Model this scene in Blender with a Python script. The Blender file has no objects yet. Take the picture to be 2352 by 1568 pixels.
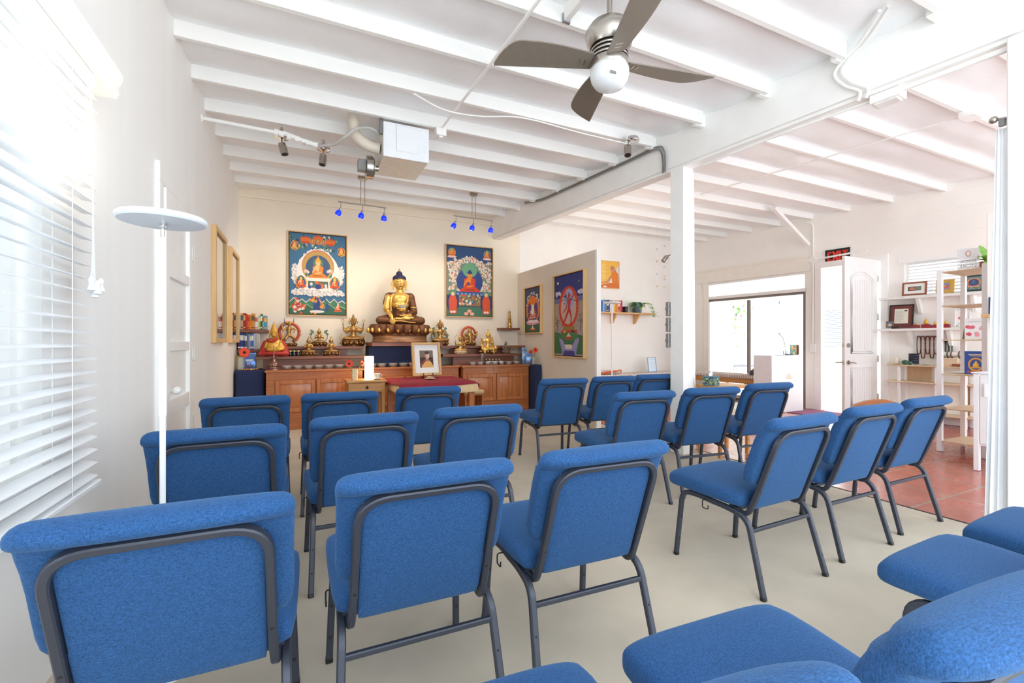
import bpy, math, random
from math import sin, cos, pi, radians
from mathutils import Vector, Matrix

S = bpy.context.scene
COL = S.collection
# ---------------------------------------------------------------- camera, sky, exposure
EYE = 1.18
FPX, YAW = 1045.0, radians(24.9)
cam_d = bpy.data.cameras.new('camera')
cam_d.sensor_width = 36.0
cam_d.lens = 36.0 * FPX / 2352.0
cam_d.clip_start = 0.02
cam = bpy.data.objects.new('camera', cam_d)
COL.objects.link(cam)
cam.location = (0, 0, EYE)
cam.rotation_euler = (radians(90), 0, -YAW)
S.camera = cam

world = bpy.data.worlds.new('sky')
S.world = world
world.use_nodes = True
bg = world.node_tree.nodes['Background']
bg.inputs[0].default_value = (0.84, 0.93, 1.0, 1)
bg.inputs[1].default_value = 1.0

sun_d = bpy.data.lights.new('sun', 'SUN'); sun_d.energy = 3.0; sun_d.angle = radians(1.0); sun_d.color = (1, .97, .92)
sun = bpy.data.objects.new('sun', sun_d); COL.objects.link(sun)
sun.rotation_euler = Vector((.32, -.06, -.95)).to_track_quat('-Z', 'Y').to_euler()

S.view_settings.view_transform = 'Standard'
S.view_settings.look = 'None'
S.view_settings.gamma = 1.0
S.view_settings.exposure = 2.2
try:
    S.view_settings.use_curve_mapping = False
except Exception:
    pass
S.cycles.use_denoising = True
S.cycles.max_bounces = 10
S.cycles.diffuse_bounces = 8
S.cycles.transparent_max_bounces = 12
S.cycles.caustics_reflective = False
S.cycles.caustics_refractive = False
S.cycles.sample_clamp_indirect = 6.0

# ---------------------------------------------------------------- rays through the photo, for measuring
FW = Vector((sin(YAW), cos(YAW), 0)); RT = Vector((cos(YAW), -sin(YAW), 0))
EYEP = Vector((0, 0, EYE))
def ray(u, v): return FW + RT * ((u - 1176) / FPX) + Vector((0, 0, (784 - v) / FPX))
def onY(u, v, y): d = ray(u, v); return EYEP + d * (y / d.y)
def onX(u, v, x): d = ray(u, v); return EYEP + d * (x / d.x)
def atH(u, v, z): d = ray(u, v); return EYEP + d * ((z - EYE) / d.z)
WX0, WY0, WK = 8.30, 3.5, -0.12            # right-hand wall: X = WX0 + WK (Y - WY0)
def wallx(y): return WX0 + WK * (y - WY0)
def onW(u, v, off=0.0):
    d = ray(u, v); t = (WX0 - off - WK * WY0) / (d.x - WK * d.y); return EYEP + d * t
ROTW = radians(-83.2)

# ---------------------------------------------------------------- materials
def lin(c):
    return tuple((x / 12.92 if x <= 0.04045 else ((x + 0.055) / 1.055) ** 2.4) for x in (k / 255.0 for k in c[:3])) + (1.0,)
MATS = {}
def mat(name, rgb, rough=0.55, metal=0.0, var=0.0, vscale=8.0, bump=0.0, bscale=60.0, emit=None, estr=0.0, coat=0.0, stretch=None, spec=None):
    if name in MATS: return MATS[name]
    m = bpy.data.materials.new(name); m.use_nodes = True
    nt = m.node_tree; b = nt.nodes['Principled BSDF']
    c = lin(rgb)
    b.inputs['Base Color'].default_value = c
    b.inputs['Roughness'].default_value = rough
    b.inputs['Metallic'].default_value = metal
    if spec is not None: b.inputs['Specular IOR Level'].default_value = spec
    if coat: b.inputs['Coat Weight'].default_value = coat
    tc = None
    def coords():
        nonlocal tc
        if tc is None:
            t = nt.nodes.new('ShaderNodeTexCoord'); tc = t.outputs['Object']
            if stretch:
                mp = nt.nodes.new('ShaderNodeMapping'); mp.inputs['Scale'].default_value = stretch
                nt.links.new(tc, mp.inputs['Vector']); tc = mp.outputs[0]
        return tc
    n = nt.nodes.new('ShaderNodeTexNoise'); n.inputs['Scale'].default_value = vscale; n.inputs['Detail'].default_value = 6
    nt.links.new(coords(), n.inputs['Vector'])
    r = nt.nodes.new('ShaderNodeValToRGB')
    v = max(var, 0.02)
    r.color_ramp.elements[0].position = 0.3; r.color_ramp.elements[1].position = 0.7
    r.color_ramp.elements[0].color = tuple(min(1, k * (1 - v)) for k in c[:3]) + (1,)
    r.color_ramp.elements[1].color = tuple(min(1, k * (1 + v)) for k in c[:3]) + (1,)
    nt.links.new(n.outputs['Fac'], r.inputs['Fac']); nt.links.new(r.outputs['Color'], b.inputs['Base Color'])
    if bump:
        n2 = nt.nodes.new('ShaderNodeTexNoise'); n2.inputs['Scale'].default_value = bscale; n2.inputs['Detail'].default_value = 4
        nt.links.new(coords(), n2.inputs['Vector'])
        bp = nt.nodes.new('ShaderNodeBump'); bp.inputs['Strength'].default_value = bump; bp.inputs['Distance'].default_value = 0.01
        nt.links.new(n2.outputs['Fac'], bp.inputs['Height']); nt.links.new(bp.outputs['Normal'], b.inputs['Normal'])
    if emit:
        b.inputs['Emission Color'].default_value = lin(emit); b.inputs['Emission Strength'].default_value = estr
    MATS[name] = m
    return m

def wood(name, dark, light, rough=0.4, axis='X', scale=1.0, coat=0.0):
    if name in MATS: return MATS[name]
    m = bpy.data.materials.new(name); m.use_nodes = True
    nt = m.node_tree; b = nt.nodes['Principled BSDF']; b.inputs['Roughness'].default_value = rough
    if coat: b.inputs['Coat Weight'].default_value = coat
    t = nt.nodes.new('ShaderNodeTexCoord'); mp = nt.nodes.new('ShaderNodeMapping')
    s = [28 * scale] * 3; s['XYZ'.index(axis)] = 1.6 * scale
    mp.inputs['Scale'].default_value = s
    n = nt.nodes.new('ShaderNodeTexNoise'); n.inputs['Scale'].default_value = 1.0; n.inputs['Detail'].default_value = 5; n.inputs['Distortion'].default_value = 0.6
    r = nt.nodes.new('ShaderNodeValToRGB')
    r.color_ramp.elements[0].position = 0.25; r.color_ramp.elements[1].position = 0.75
    r.color_ramp.elements[0].color = lin(dark); r.color_ramp.elements[1].color = lin(light)
    nt.links.new(t.outputs['Object'], mp.inputs['Vector']); nt.links.new(mp.outputs[0], n.inputs['Vector'])
    nt.links.new(n.outputs['Fac'], r.inputs['Fac']); nt.links.new(r.outputs['Color'], b.inputs['Base Color'])
    MATS[name] = m
    return m

def glassy(name, tint=(255, 255, 255), rough=0.02, gloss=1.0, body=0.0):
    """Thin clear sheet: lets the light straight through, mirrors by Fresnel, with an optional milky share."""
    if name in MATS: return MATS[name]
    m = bpy.data.materials.new(name); m.use_nodes = True
    nt = m.node_tree; nt.nodes.clear()
    out = nt.nodes.new('ShaderNodeOutputMaterial')
    tr = nt.nodes.new('ShaderNodeBsdfTransparent'); tr.inputs[0].default_value = lin(tint)
    gl = nt.nodes.new('ShaderNodeBsdfGlossy'); gl.inputs['Roughness'].default_value = rough
    fr = nt.nodes.new('ShaderNodeFresnel'); fr.inputs['IOR'].default_value = 1.45
    mu = nt.nodes.new('ShaderNodeMath'); mu.operation = 'MULTIPLY'; mu.inputs[1].default_value = gloss
    nt.links.new(fr.outputs[0], mu.inputs[0])
    mx = nt.nodes.new('ShaderNodeMixShader')
    nt.links.new(mu.outputs[0], mx.inputs[0]); nt.links.new(tr.outputs[0], mx.inputs[1]); nt.links.new(gl.outputs[0], mx.inputs[2])
    last = mx
    if body:
        df = nt.nodes.new('ShaderNodeBsdfDiffuse'); df.inputs[0].default_value = lin(tint)
        m2 = nt.nodes.new('ShaderNodeMixShader'); m2.inputs[0].default_value = body
        nt.links.new(mx.outputs[0], m2.inputs[1]); nt.links.new(df.outputs[0], m2.inputs[2]); last = m2
    nt.links.new(last.outputs[0], out.inputs[0])
    MATS[name] = m
    return m

def fabric(name, rgb, fleck=0.35, scale=260.0):
    if name in MATS: return MATS[name]
    m = bpy.data.materials.new(name); m.use_nodes = True
    nt = m.node_tree; b = nt.nodes['Principled BSDF']; b.inputs['Roughness'].default_value = 0.9
    b.inputs['Sheen Weight'].default_value = 0.25; b.inputs['Sheen Roughness'].default_value = 0.5
    b.inputs['Sheen Tint'].default_value = lin((150, 190, 235)); b.inputs['Specular IOR Level'].default_value = 0.2
    t = nt.nodes.new('ShaderNodeTexCoord')
    c = lin(rgb)
    hs = []
    for k, st in enumerate(((1.0, 1.0, 0.30), (0.30, 1.0, 1.0))):
        mp = nt.nodes.new('ShaderNodeMapping'); mp.inputs['Scale'].default_value = [scale * q for q in st]
        n = nt.nodes.new('ShaderNodeTexNoise'); n.inputs['Scale'].default_value = 1.0; n.inputs['Detail'].default_value = 2
        nt.links.new(t.outputs['Object'], mp.inputs['Vector']); nt.links.new(mp.outputs[0], n.inputs['Vector'])
        hs.append(n.outputs['Fac'])
    ad = nt.nodes.new('ShaderNodeMath'); ad.operation = 'ADD'
    nt.links.new(hs[0], ad.inputs[0]); nt.links.new(hs[1], ad.inputs[1])
    r = nt.nodes.new('ShaderNodeMapRange'); r.inputs['From Min'].default_value = 0.65; r.inputs['From Max'].default_value = 1.35
    nt.links.new(ad.outputs[0], r.inputs['Value'])
    cr = nt.nodes.new('ShaderNodeValToRGB')
    cr.color_ramp.elements[0].color = tuple(k * (1 - fleck) for k in c[:3]) + (1,)
    cr.color_ramp.elements[1].color = tuple(min(1, k * (1 + fleck) + 0.004) for k in c[:3]) + (1,)
    nt.links.new(r.outputs[0], cr.inputs['Fac']); nt.links.new(cr.outputs[0], b.inputs['Base Color'])
    bp = nt.nodes.new('ShaderNodeBump'); bp.inputs['Strength'].default_value = 0.25; bp.inputs['Distance'].default_value = 0.002
    nt.links.new(r.outputs[0], bp.inputs['Height']); nt.links.new(bp.outputs[0], b.inputs['Normal'])
    MATS[name] = m
    return m

def flat(rgb):
    return mat('paint_%02x%02x%02x' % tuple(int(k) for k in rgb), rgb, rough=0.65)

# ---------------------------------------------------------------- mesh building
class MB:
    def __init__(self): self.v = []; self.f = []; self.m = []; self.X = None
    def add(self, vs, fs, mi=0):
        o = len(self.v)
        for p in vs:
            p = Vector(p)
            if self.X is not None: p = self.X @ p
            self.v.append(p)
        for f in fs:
            self.f.append([i + o for i in f]); self.m.append(mi)
    def box(self, x0, x1, y0, y1, z0, z1, mi=0, bev=0.0):
        if x0 > x1: x0, x1 = x1, x0
        if y0 > y1: y0, y1 = y1, y0
        if z0 > z1: z0, z1 = z1, z0
        if bev <= 0:
            vs = [(x, y, z) for x in (x0, x1) for y in (y0, y1) for z in (z0, z1)]
            self.add(vs, [(0, 1, 3, 2), (4, 6, 7, 5), (0, 4, 5, 1), (2, 3, 7, 6), (0, 2, 6, 4), (1, 5, 7, 3)], mi); return
        b = min(bev, (x1 - x0) * .45, (y1 - y0) * .45, (z1 - z0) * .45)
        lo = (x0, y0, z0); hi = (x1, y1, z1); vs = []; idx = {}
        for i in (0, 1):
            for j in (0, 1):
                for k in (0, 1):
                    c = [hi[a] if (i, j, k)[a] else lo[a] for a in range(3)]
                    for ax in range(3):
                        p = [c[a] if a == ax else c[a] + (-b if (i, j, k)[a] else b) for a in range(3)]
                        idx[(i, j, k, ax)] = len(vs); vs.append(p)
        fs = []
        for ax in range(3):
            o1, o2 = [a for a in range(3) if a != ax]
            for s in (0, 1):
                q = []
                for (p, r) in ((0, 0), (1, 0), (1, 1), (0, 1)):
                    key = [0, 0, 0]; key[ax] = s; key[o1] = p; key[o2] = r
                    q.append(idx[tuple(key) + (ax,)])
                fs.append(q)
        for ax in range(3):
            o1, o2 = [a for a in range(3) if a != ax]
            for p in (0, 1):
                for r in (0, 1):
                    k0 = [0, 0, 0]; k1 = [0, 0, 0]; k0[o1] = k1[o1] = p; k0[o2] = k1[o2] = r; k1[ax] = 1
                    fs.append([idx[tuple(k0) + (o1,)], idx[tuple(k1) + (o1,)], idx[tuple(k1) + (o2,)], idx[tuple(k0) + (o2,)]])
        for i in (0, 1):
            for j in (0, 1):
                for k in (0, 1): fs.append([idx[(i, j, k, a)] for a in range(3)])
        self.add(vs, fs, mi)
    def loft(self, rings, mi=0, caps=True, closed=False):
        n = len(rings[0]); vs = [p for r in rings for p in r]; fs = []
        R = len(rings)
        for a in range(R if closed else R - 1):
            b = (a + 1) % R
            for i in range(n):
                j = (i + 1) % n
                fs.append((a * n + i, a * n + j, b * n + j, b * n + i))
        if caps and not closed:
            fs.append(list(range(n))[::-1]); fs.append([(R - 1) * n + i for i in range(n)])
        self.add(vs, fs, mi)
    def tube(self, path, r, n=8, mi=0, closed=False, rect=None, caps=True):
        P = [Vector(p) for p in path]; rings = []
        L = len(P)
        T = []
        for i in range(L):
            if closed: t = P[(i + 1) % L] - P[i - 1]
            else: t = P[min(i + 1, L - 1)] - P[max(i - 1, 0)]
            T.append(t.normalized())
        ref = Vector((0, 0, 1)) if abs(T[0].z) < 0.9 else Vector((1, 0, 0))
        a = (ref - T[0] * ref.dot(T[0])).normalized()
        for i in range(L):
            a = (a - T[i] * a.dot(T[i]))
            a = a.normalized() if a.length > 1e-6 else Vector((1, 0, 0))
            b = T[i].cross(a)
            rr = r[i] if isinstance(r, (list, tuple)) else r
            k = 1.0
            if 0 < i < L - 1 or closed:
                d1 = (P[i] - P[i - 1]).normalized(); d2 = (P[(i + 1) % L] - P[i]).normalized()
                k = 1.0
            ring = []
            if rect:
                w, h = rect[0] / 2, rect[1] / 2; c = min(w, h) * 0.35
                pts = [(w, h - c), (w - c, h), (-w + c, h), (-w, h - c), (-w, -h + c), (-w + c, -h), (w - c, -h), (w, -h + c)]
                ring = [P[i] + a * q * rr + b * s * rr for q, s in pts]
            else:
                ring = [P[i] + (a * cos(2 * pi * q / n) + b * sin(2 * pi * q / n)) * rr for q in range(n)]
            rings.append(ring)
        self.loft(rings, mi, caps, closed)
    def cyl(self, p0, p1, r0, r1=None, n=16, mi=0):
        self.tube([p0, p1], [r0, r0 if r1 is None else r1], n, mi)
    def lathe(self, prof, n=24, c=(0, 0, 0), mi=0):
        rings = [[(c[0] + r * cos(2 * pi * i / n), c[1] + r * sin(2 * pi * i / n), c[2] + z) for i in range(n)] for r, z in prof]
        self.loft(rings, mi, True)
    def sph(self, c, r, nu=16, nv=10, mi=0):
        if not isinstance(r, (tuple, list)): r = (r, r, r)
        vs = [(c[0], c[1], c[2] - r[2])]
        for j in range(1, nv):
            t = -pi / 2 + pi * j / nv
            for i in range(nu):
                p = 2 * pi * i / nu
                vs.append((c[0] + r[0] * cos(t) * cos(p), c[1] + r[1] * cos(t) * sin(p), c[2] + r[2] * sin(t)))
        vs.append((c[0], c[1], c[2] + r[2])); top = len(vs) - 1
        fs = [(0, 1 + (i + 1) % nu, 1 + i) for i in range(nu)]
        for j in range(nv - 2):
            for i in range(nu):
                a = 1 + j * nu
                fs.append((a + i, a + (i + 1) % nu, a + nu + (i + 1) % nu, a + nu + i))
        a = 1 + (nv - 2) * nu
        fs += [(a + i, a + (i + 1) % nu, top) for i in range(nu)]
        self.add(vs, fs, mi)
    def cap(self, p0, p1, r0, r1, n=12, mi=0):
        self.sph(p0, r0, n, 8, mi); self.sph(p1, r1, n, 8, mi); self.cyl(p0, p1, r0, r1, n, mi)
    def prism(self, pts, y0, y1, mi=0):
        """polygon in local x-z, extruded along y"""
        n = len(pts)
        vs = [(x, y0, z) for x, z in pts] + [(x, y1, z) for x, z in pts]
        fs = [list(range(n)), [n + i for i in range(n)][::-1]] + [(i, n + i, n + (i + 1) % n, (i + 1) % n) for i in range(n)]
        self.add(vs, fs, mi)
    def prismz(self, pts, z0, z1, mi=0):
        n = len(pts)
        vs = [(x, y, z0) for x, y in pts] + [(x, y, z1) for x, y in pts]
        fs = [list(range(n))[::-1], [n + i for i in range(n)]] + [(i, (i + 1) % n, n + (i + 1) % n, n + i) for i in range(n)]
        self.add(vs, fs, mi)
    def grid(self, fn, nu, nv, mi=0, thick=0.0):
        vs = [fn(i / nu, j / nv) for j in range(nv + 1) for i in range(nu + 1)]
        fs = [(j * (nu + 1) + i, j * (nu + 1) + i + 1, (j + 1) * (nu + 1) + i + 1, (j + 1) * (nu + 1) + i) for j in range(nv) for i in range(nu)]
        self.add(vs, fs, mi)

def obj(name, mb, mats, parent=None, smooth=35, loc=None, rotz=0.0, solid=0.0):
    me = bpy.data.meshes.new(name)
    me.from_pydata([tuple(p) for p in mb.v], [], mb.f)
    if not isinstance(mats, (list, tuple)): mats = [mats]
    for m in mats: me.materials.append(m)
    if len(mats) > 1: me.polygons.foreach_set('material_index', mb.m)
    me.validate(); me.update()
    import bmesh
    bm = bmesh.new(); bm.from_mesh(me); bmesh.ops.recalc_face_normals(bm, faces=bm.faces); bm.to_mesh(me); bm.free()
    if smooth:
        me.polygons.foreach_set('use_smooth', [True] * len(me.polygons))
        me.set_sharp_from_angle(angle=radians(smooth))
    o = bpy.data.objects.new(name, me); COL.objects.link(o)
    if parent is not None: o.parent = parent
    if loc is not None: o.location = loc
    o.rotation_euler = (0, 0, rotz)
    if solid:
        md = o.modifiers.new('solid', 'SOLIDIFY'); md.thickness = solid; md.offset = 0
    return o

def tag(o, label=None, cat=None, group=None, kind=None):
    if label: o['label'] = label
    if cat: o['category'] = cat
    if group: o['group'] = group
    if kind: o['kind'] = kind
    return o
def thing(name, label, cat, loc=(0, 0, 0), rotz=0.0, group=None):
    o = bpy.data.objects.new(name, None); COL.objects.link(o)
    o.empty_display_size = 0.05
    o.location = loc; o.rotation_euler = (0, 0, rotz)
    return tag(o, label, cat, group)
def struct(name, mb, mats, label=None, smooth=35, **k):
    o = obj(name, mb, mats, None, smooth, **k)
    return tag(o, label, None, None, 'structure')
def dup(root, loc, rotz, label=None, group=None):
    r = root.copy(); COL.objects.link(r); r.location = loc; r.rotation_euler = (0, 0, rotz)
    if label: r['label'] = label
    if group: r['group'] = group
    for ch in list(root.children):
        c = ch.copy(); COL.objects.link(c); c.parent = r
        for g in list(ch.children):
            d = g.copy(); COL.objects.link(d); d.parent = c
    return r
ORD = 'first second third fourth fifth sixth seventh eighth ninth tenth eleventh twelfth thirteenth fourteenth fifteenth sixteenth'.split()

def blob(name, els, m, parent, voxel, smooth=4):
    mb = MB()
    for e in els:
        if e[0] == 'c': mb.cap(e[1], e[2], e[3], e[4], 12)
        elif e[0] == 'e': mb.sph(e[1], e[2], 16, 10)
        elif e[0] == 'b': mb.box(*e[1:])
    o = obj(name, mb, m, parent, 0)
    o.data.polygons.foreach_set('use_smooth', [True] * len(o.data.polygons))
    r = o.modifiers.new('remesh', 'REMESH'); r.mode = 'VOXEL'; r.voxel_size = voxel; r.use_smooth_shade = True
    if smooth:
        s = o.modifiers.new('smooth', 'SMOOTH'); s.iterations = smooth; s.factor = 0.5
    return o
def ell(cx, cy, a, b, n=24, e=2.0, rot=0.0):
    pts = []
    for i in range(n):
        t = 2 * pi * i / n
        x = a * abs(cos(t)) ** (2 / e) * (1 if cos(t) >= 0 else -1); y = b * abs(sin(t)) ** (2 / e) * (1 if sin(t) >= 0 else -1)
        pts.append((cx + x * cos(rot) - y * sin(rot), cy + x * sin(rot) + y * cos(rot)))
    return pts
def bez(pts, k=6):
    """smooth path through points (Catmull-Rom)"""
    P = [Vector(p) for p in pts]; out = []
    for i in range(len(P) - 1):
        p0 = P[max(i - 1, 0)]; p1 = P[i]; p2 = P[i + 1]; p3 = P[min(i + 2, len(P) - 1)]
        for j in range(k):
            t = j / k
            out.append(0.5 * ((2 * p1) + (p2 - p0) * t + (2 * p0 - 5 * p1 + 4 * p2 - p3) * t * t + (3 * p1 - p0 - 3 * p2 + p3) * t ** 3))
    out.append(P[-1]); return out
def fillet(pts, rad, k=5):
    P = [Vector(p) for p in pts]; out = [P[0]]
    for i in range(1, len(P) - 1):
        r = rad[i] if isinstance(rad, (list, tuple)) else rad
        a = (P[i - 1] - P[i]); b = (P[i + 1] - P[i])
        d = min(r, a.length * .48, b.length * .48)
        s = P[i] + a.normalized() * d; e = P[i] + b.normalized() * d
        for j in range(k + 1):
            t = j / k; out.append(s * (1 - t) ** 2 + P[i] * 2 * t * (1 - t) + e * t * t)
    out.append(P[-1]); return out
# ---------------------------------------------------------------- palette
white_wall = mat('white_wall_paint', (246, 243, 237), rough=0.7, var=0.012, vscale=3, bump=0.05, bscale=40)
board_wall = mat('white_board_wall', (247, 246, 243), rough=0.65, var=0.02, vscale=5, bump=0.12, bscale=9, stretch=(1, 1, 0.05))
cream_wall = mat('cream_wall_paint', (242, 231, 212), rough=0.7, var=0.012, vscale=3, bump=0.04, bscale=40)
beige_wall = mat('beige_partition_paint', (228, 218, 204), rough=0.7, var=0.012, vscale=3)
trim_white = mat('white_trim_paint', (246, 245, 242), rough=0.45, var=0.01, bump=0.04, bscale=30)
beam_white = mat('painted_timber', (246, 245, 242), rough=0.5, var=0.02, vscale=6, bump=0.1, bscale=14, stretch=(0.2, 1, 1))
white_metal = mat('white_metal', (240, 241, 243), rough=0.35)
dark_metal = mat('charcoal_metal', (62, 66, 78), rough=0.42, metal=0.35, spec=0.6)
black = mat('matte_black', (24, 24, 26), rough=0.5)
steel = mat('brushed_nickel', (186, 180, 172), rough=0.28, metal=1.0, var=0.05, vscale=30, stretch=(1, 1, 0.05))
chrome = mat('chrome', (225, 225, 225), rough=0.08, metal=1.0)
grey_metal = mat('grey_conduit', (150, 150, 150), rough=0.4, metal=0.8)
bronze = mat('dark_window_frame', (136, 128, 122), rough=0.45, metal=0.3)
glass = glassy('window_glass')
clear = glassy('clear_glass', (250, 252, 252), 0.02, 1.1, 0.2)
foil = mat('foil_insulation', (248, 249, 251), rough=0.36, metal=0.0, var=0.025, vscale=4, bump=0.35, bscale=70, spec=0.8)
carpet = mat('beige_carpet', (206, 195, 176), rough=0.95, var=0.07, vscale=3.5, bump=0.35, bscale=900, spec=0.1)

# terracotta tiles with worn grout
def tile_mat():
    m = bpy.data.materials.new('terracotta_tiles'); m.use_nodes = True
    nt = m.node_tree; b = nt.nodes['Principled BSDF']
    t = nt.nodes.new('ShaderNodeTexCoord')
    mp = nt.nodes.new('ShaderNodeMapping'); mp.inputs['Location'].default_value = (-3.93, -1.747, 0)
    br = nt.nodes.new('ShaderNodeTexBrick'); br.offset = 0.0; br.squash = 1.0
    br.inputs['Scale'].default_value = 1.0; br.inputs['Brick Width'].default_value = 0.565; br.inputs['Row Height'].default_value = 0.565
    br.inputs['Mortar Size'].default_value = 0.008; br.inputs['Mortar Smooth'].default_value = 0.3
    br.inputs['Color1'].default_value = lin((184, 106, 92)); br.inputs['Color2'].default_value = lin((172, 94, 81)); br.inputs['Mortar'].default_value = lin((165, 160, 146))
    n = nt.nodes.new('ShaderNodeTexNoise'); n.inputs['Scale'].default_value = 5; n.inputs['Detail'].default_value = 8; n.inputs['Distortion'].default_value = 1.5
    mx = nt.nodes.new('ShaderNodeMix'); mx.data_type = 'RGBA'; mx.blend_type = 'MULTIPLY'; mx.inputs['Factor'].default_value = 0.5
    r = nt.nodes.new('ShaderNodeValToRGB'); r.color_ramp.elements[0].position = 0.35; r.color_ramp.elements[1].position = 0.65
    r.color_ramp.elements[0].color = (0.62, 0.6, 0.6, 1); r.color_ramp.elements[1].color = (1, 1, 1, 1)
    nt.links.new(t.outputs['Object'], mp.inputs[0]); nt.links.new(mp.outputs[0], br.inputs['Vector'])
    nt.links.new(t.outputs['Object'], n.inputs['Vector']); nt.links.new(n.outputs['Fac'], r.inputs['Fac'])
    nt.links.new(br.outputs['Color'], mx.inputs['A']); nt.links.new(r.outputs['Color'], mx.inputs['B'])
    nt.links.new(mx.outputs['Result'], b.inputs['Base Color'])
    rr = nt.nodes.new('ShaderNodeMapRange'); rr.inputs['To Min'].default_value = 0.12; rr.inputs['To Max'].default_value = 0.38
    nt.links.new(n.outputs['Fac'], rr.inputs['Value']); nt.links.new(rr.outputs[0], b.inputs['Roughness'])
    b.inputs['Coat Weight'].default_value = 0.3; b.inputs['Coat Roughness'].default_value = 0.15
    return m
tiles = tile_mat()

YB = -1.6                                    # the room is modelled back to here
CZ = 3.42                                    # ceiling sheet
RZ = 3.30                                    # underside of the rafters

# ---------------------------------------------------------------- floor, ceiling, walls
mb = MB(); mb.box(-0.95, 3.915, YB, 7.6, -0.12, 0.0); struct('floor', mb, carpet, 'beige carpet under the rows of blue chairs')
mb = MB(); mb.box(3.925, 9.3, YB, 7.6, -0.12, -0.004); struct('floor', mb, tiles, 'glossy terracotta tile floor beyond the carpet')
mb = MB(); mb.box(3.912, 3.928, YB, 7.5, -0.1, 0.003); struct('trim_1', mb, black, 'dark strip where carpet meets terracotta tiles')

RY = [-1.25, -0.68, -0.12, 0.42, 0.96, 1.5, 2.05, 2.62, 3.25, 3.86, 4.42, 4.98, 5.54, 6.08, 6.58, 7.04]
def sag(x, y):
    ys = [YB] + RY + [7.6]; t = 0.0
    for a, b in zip(ys[:-1], ys[1:]):
        if a <= y <= b:
            t = (y - a) / (b - a); break
    s = sin(pi * t)
    rnd = 0.012 * sin(x * 3.1 + y * 1.7) + 0.008 * sin(x * 7.3 - y * 2.9)
    return CZ - 0.055 * s * (0.75 + 0.25 * sin(x * 1.3 + y * 2.1)) + rnd * s
mb = MB()
def cf(u, v):
    y = YB + v * (7.52 - YB); x = -0.82 + u * 9.9
    return (x, y, sag(x, y))
mb.grid(cf, 70, 170)
mb.box(-0.9, 9.3, YB, 7.6, CZ + 0.04, CZ + 0.1)
struct('ceiling', mb, foil, 'white woven foil insulation sagging between the rafters', smooth=60)

def beamx(y): return 3.109 + (7.39 - y) * 0.1234
for i, y in enumerate(RY):
    if y < 0: continue
    for side in (0, 1):
        mb = MB()
        x0, x1 = (-0.80, beamx(y) + 0.03) if side == 0 else (beamx(y) + 0.11, wallx(y) + 0.02)
        yy = y + (0.04 if side else 0)
        if side: mb.box(x0, x1, yy - 0.022, yy + 0.022, RZ + 0.02, CZ + 0.03, bev=0.004)
        else:
            mb.box(x0, x1 - 0.1, yy - 0.022, yy + 0.022, RZ, CZ + 0.03, bev=0.004)
            mb.box(x1 - 0.16, x1, yy + 0.018, yy + 0.062, RZ - 0.005, CZ + 0.02, bev=0.004)
        struct('ceiling_beam', mb, beam_white, 'white painted rafter on the %s side of the main beam, %s from the altar wall' % ('left' if side == 0 else 'right', ORD[len(RY) - 1 - i]))
mb = MB()
for (a, b, z0, z1, oy) in ((0.0, 0.13, 3.02, CZ + 0.03, 0), (-0.012, 0.0, 3.02, 3.055, 0), (0.02, 0.15, 2.995, 3.022, 0)):
    vs = []
    for y in (7.5, YB):
        for z in (z0, z1): vs += [(beamx(y) + a, y, z), (beamx(y) + b, y, z)]
    mb.add(vs, [(0, 1, 3, 2), (4, 6, 7, 5), (0, 4, 5, 1), (2, 3, 7, 6), (0, 2, 6, 4), (1, 5, 7, 3)])
struct('main_beam', mb, beam_white, 'thick white beam running from altar wall over the pillars')

BR = radians(7.03)
def pillar(x, y, w, label):
    mb = MB(); mb.box(0, w, 0, w + 0.01, 0, 3.0, bev=0.006)
    struct('pillar', mb, beam_white, label, loc=(x, y, 0), rotz=BR)
pillar(3.60, 3.53, 0.16, 'white square pillar in the middle of the room')
pillar(3.868, 1.06, 0.16, 'white square pillar at the near end of the beam')

# left wall with a window opening
WY1, WY2, WZ1, WZ2 = 0.30, 2.08, 0.72, 2.18
mb = MB()
mb.box(-0.95, -0.80, YB, WY1, 0, 3.5); mb.box(-0.95, -0.80, WY2, 7.6, 0, 3.5)
mb.box(-0.95, -0.80, WY1, WY2, 0, WZ1); mb.box(-0.95, -0.80, WY1, WY2, WZ2, 3.5)
struct('wall_left', mb, board_wall, 'white boarded wall with the blind and the closet door')
mb = MB(); mb.box(-0.95, 3.64, 7.5, 7.65, 0, 3.5); struct('wall_back', mb, cream_wall, 'cream wall behind the altar')
mb = MB(); mb.box(3.64, 9.2, 7.5, 7.65, 0, 3.5); struct('wall_back', mb, white_wall, 'white wall behind the oak shelf, right of the partition')
mb = MB(); mb.box(-0.8, beamx(7.5), 7.478, 7.5, 3.24, 3.285, bev=.004); struct('trim_2', mb, cream_wall, 'ledger strip on top of the cream altar wall')
mb = MB()
mb.box(3.595, 3.665, 5.08, 7.5, 0, 2.41, 0); mb.box(3.60, 3.668, 5.055, 5.085, 0, 2.412, 1); mb.box(3.597, 3.668, 5.06, 7.5, 2.405, 2.42, 1)
struct('wall_partition', mb, [beige_wall, white_wall], 'beige half-height partition with two hanging paintings')

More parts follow.
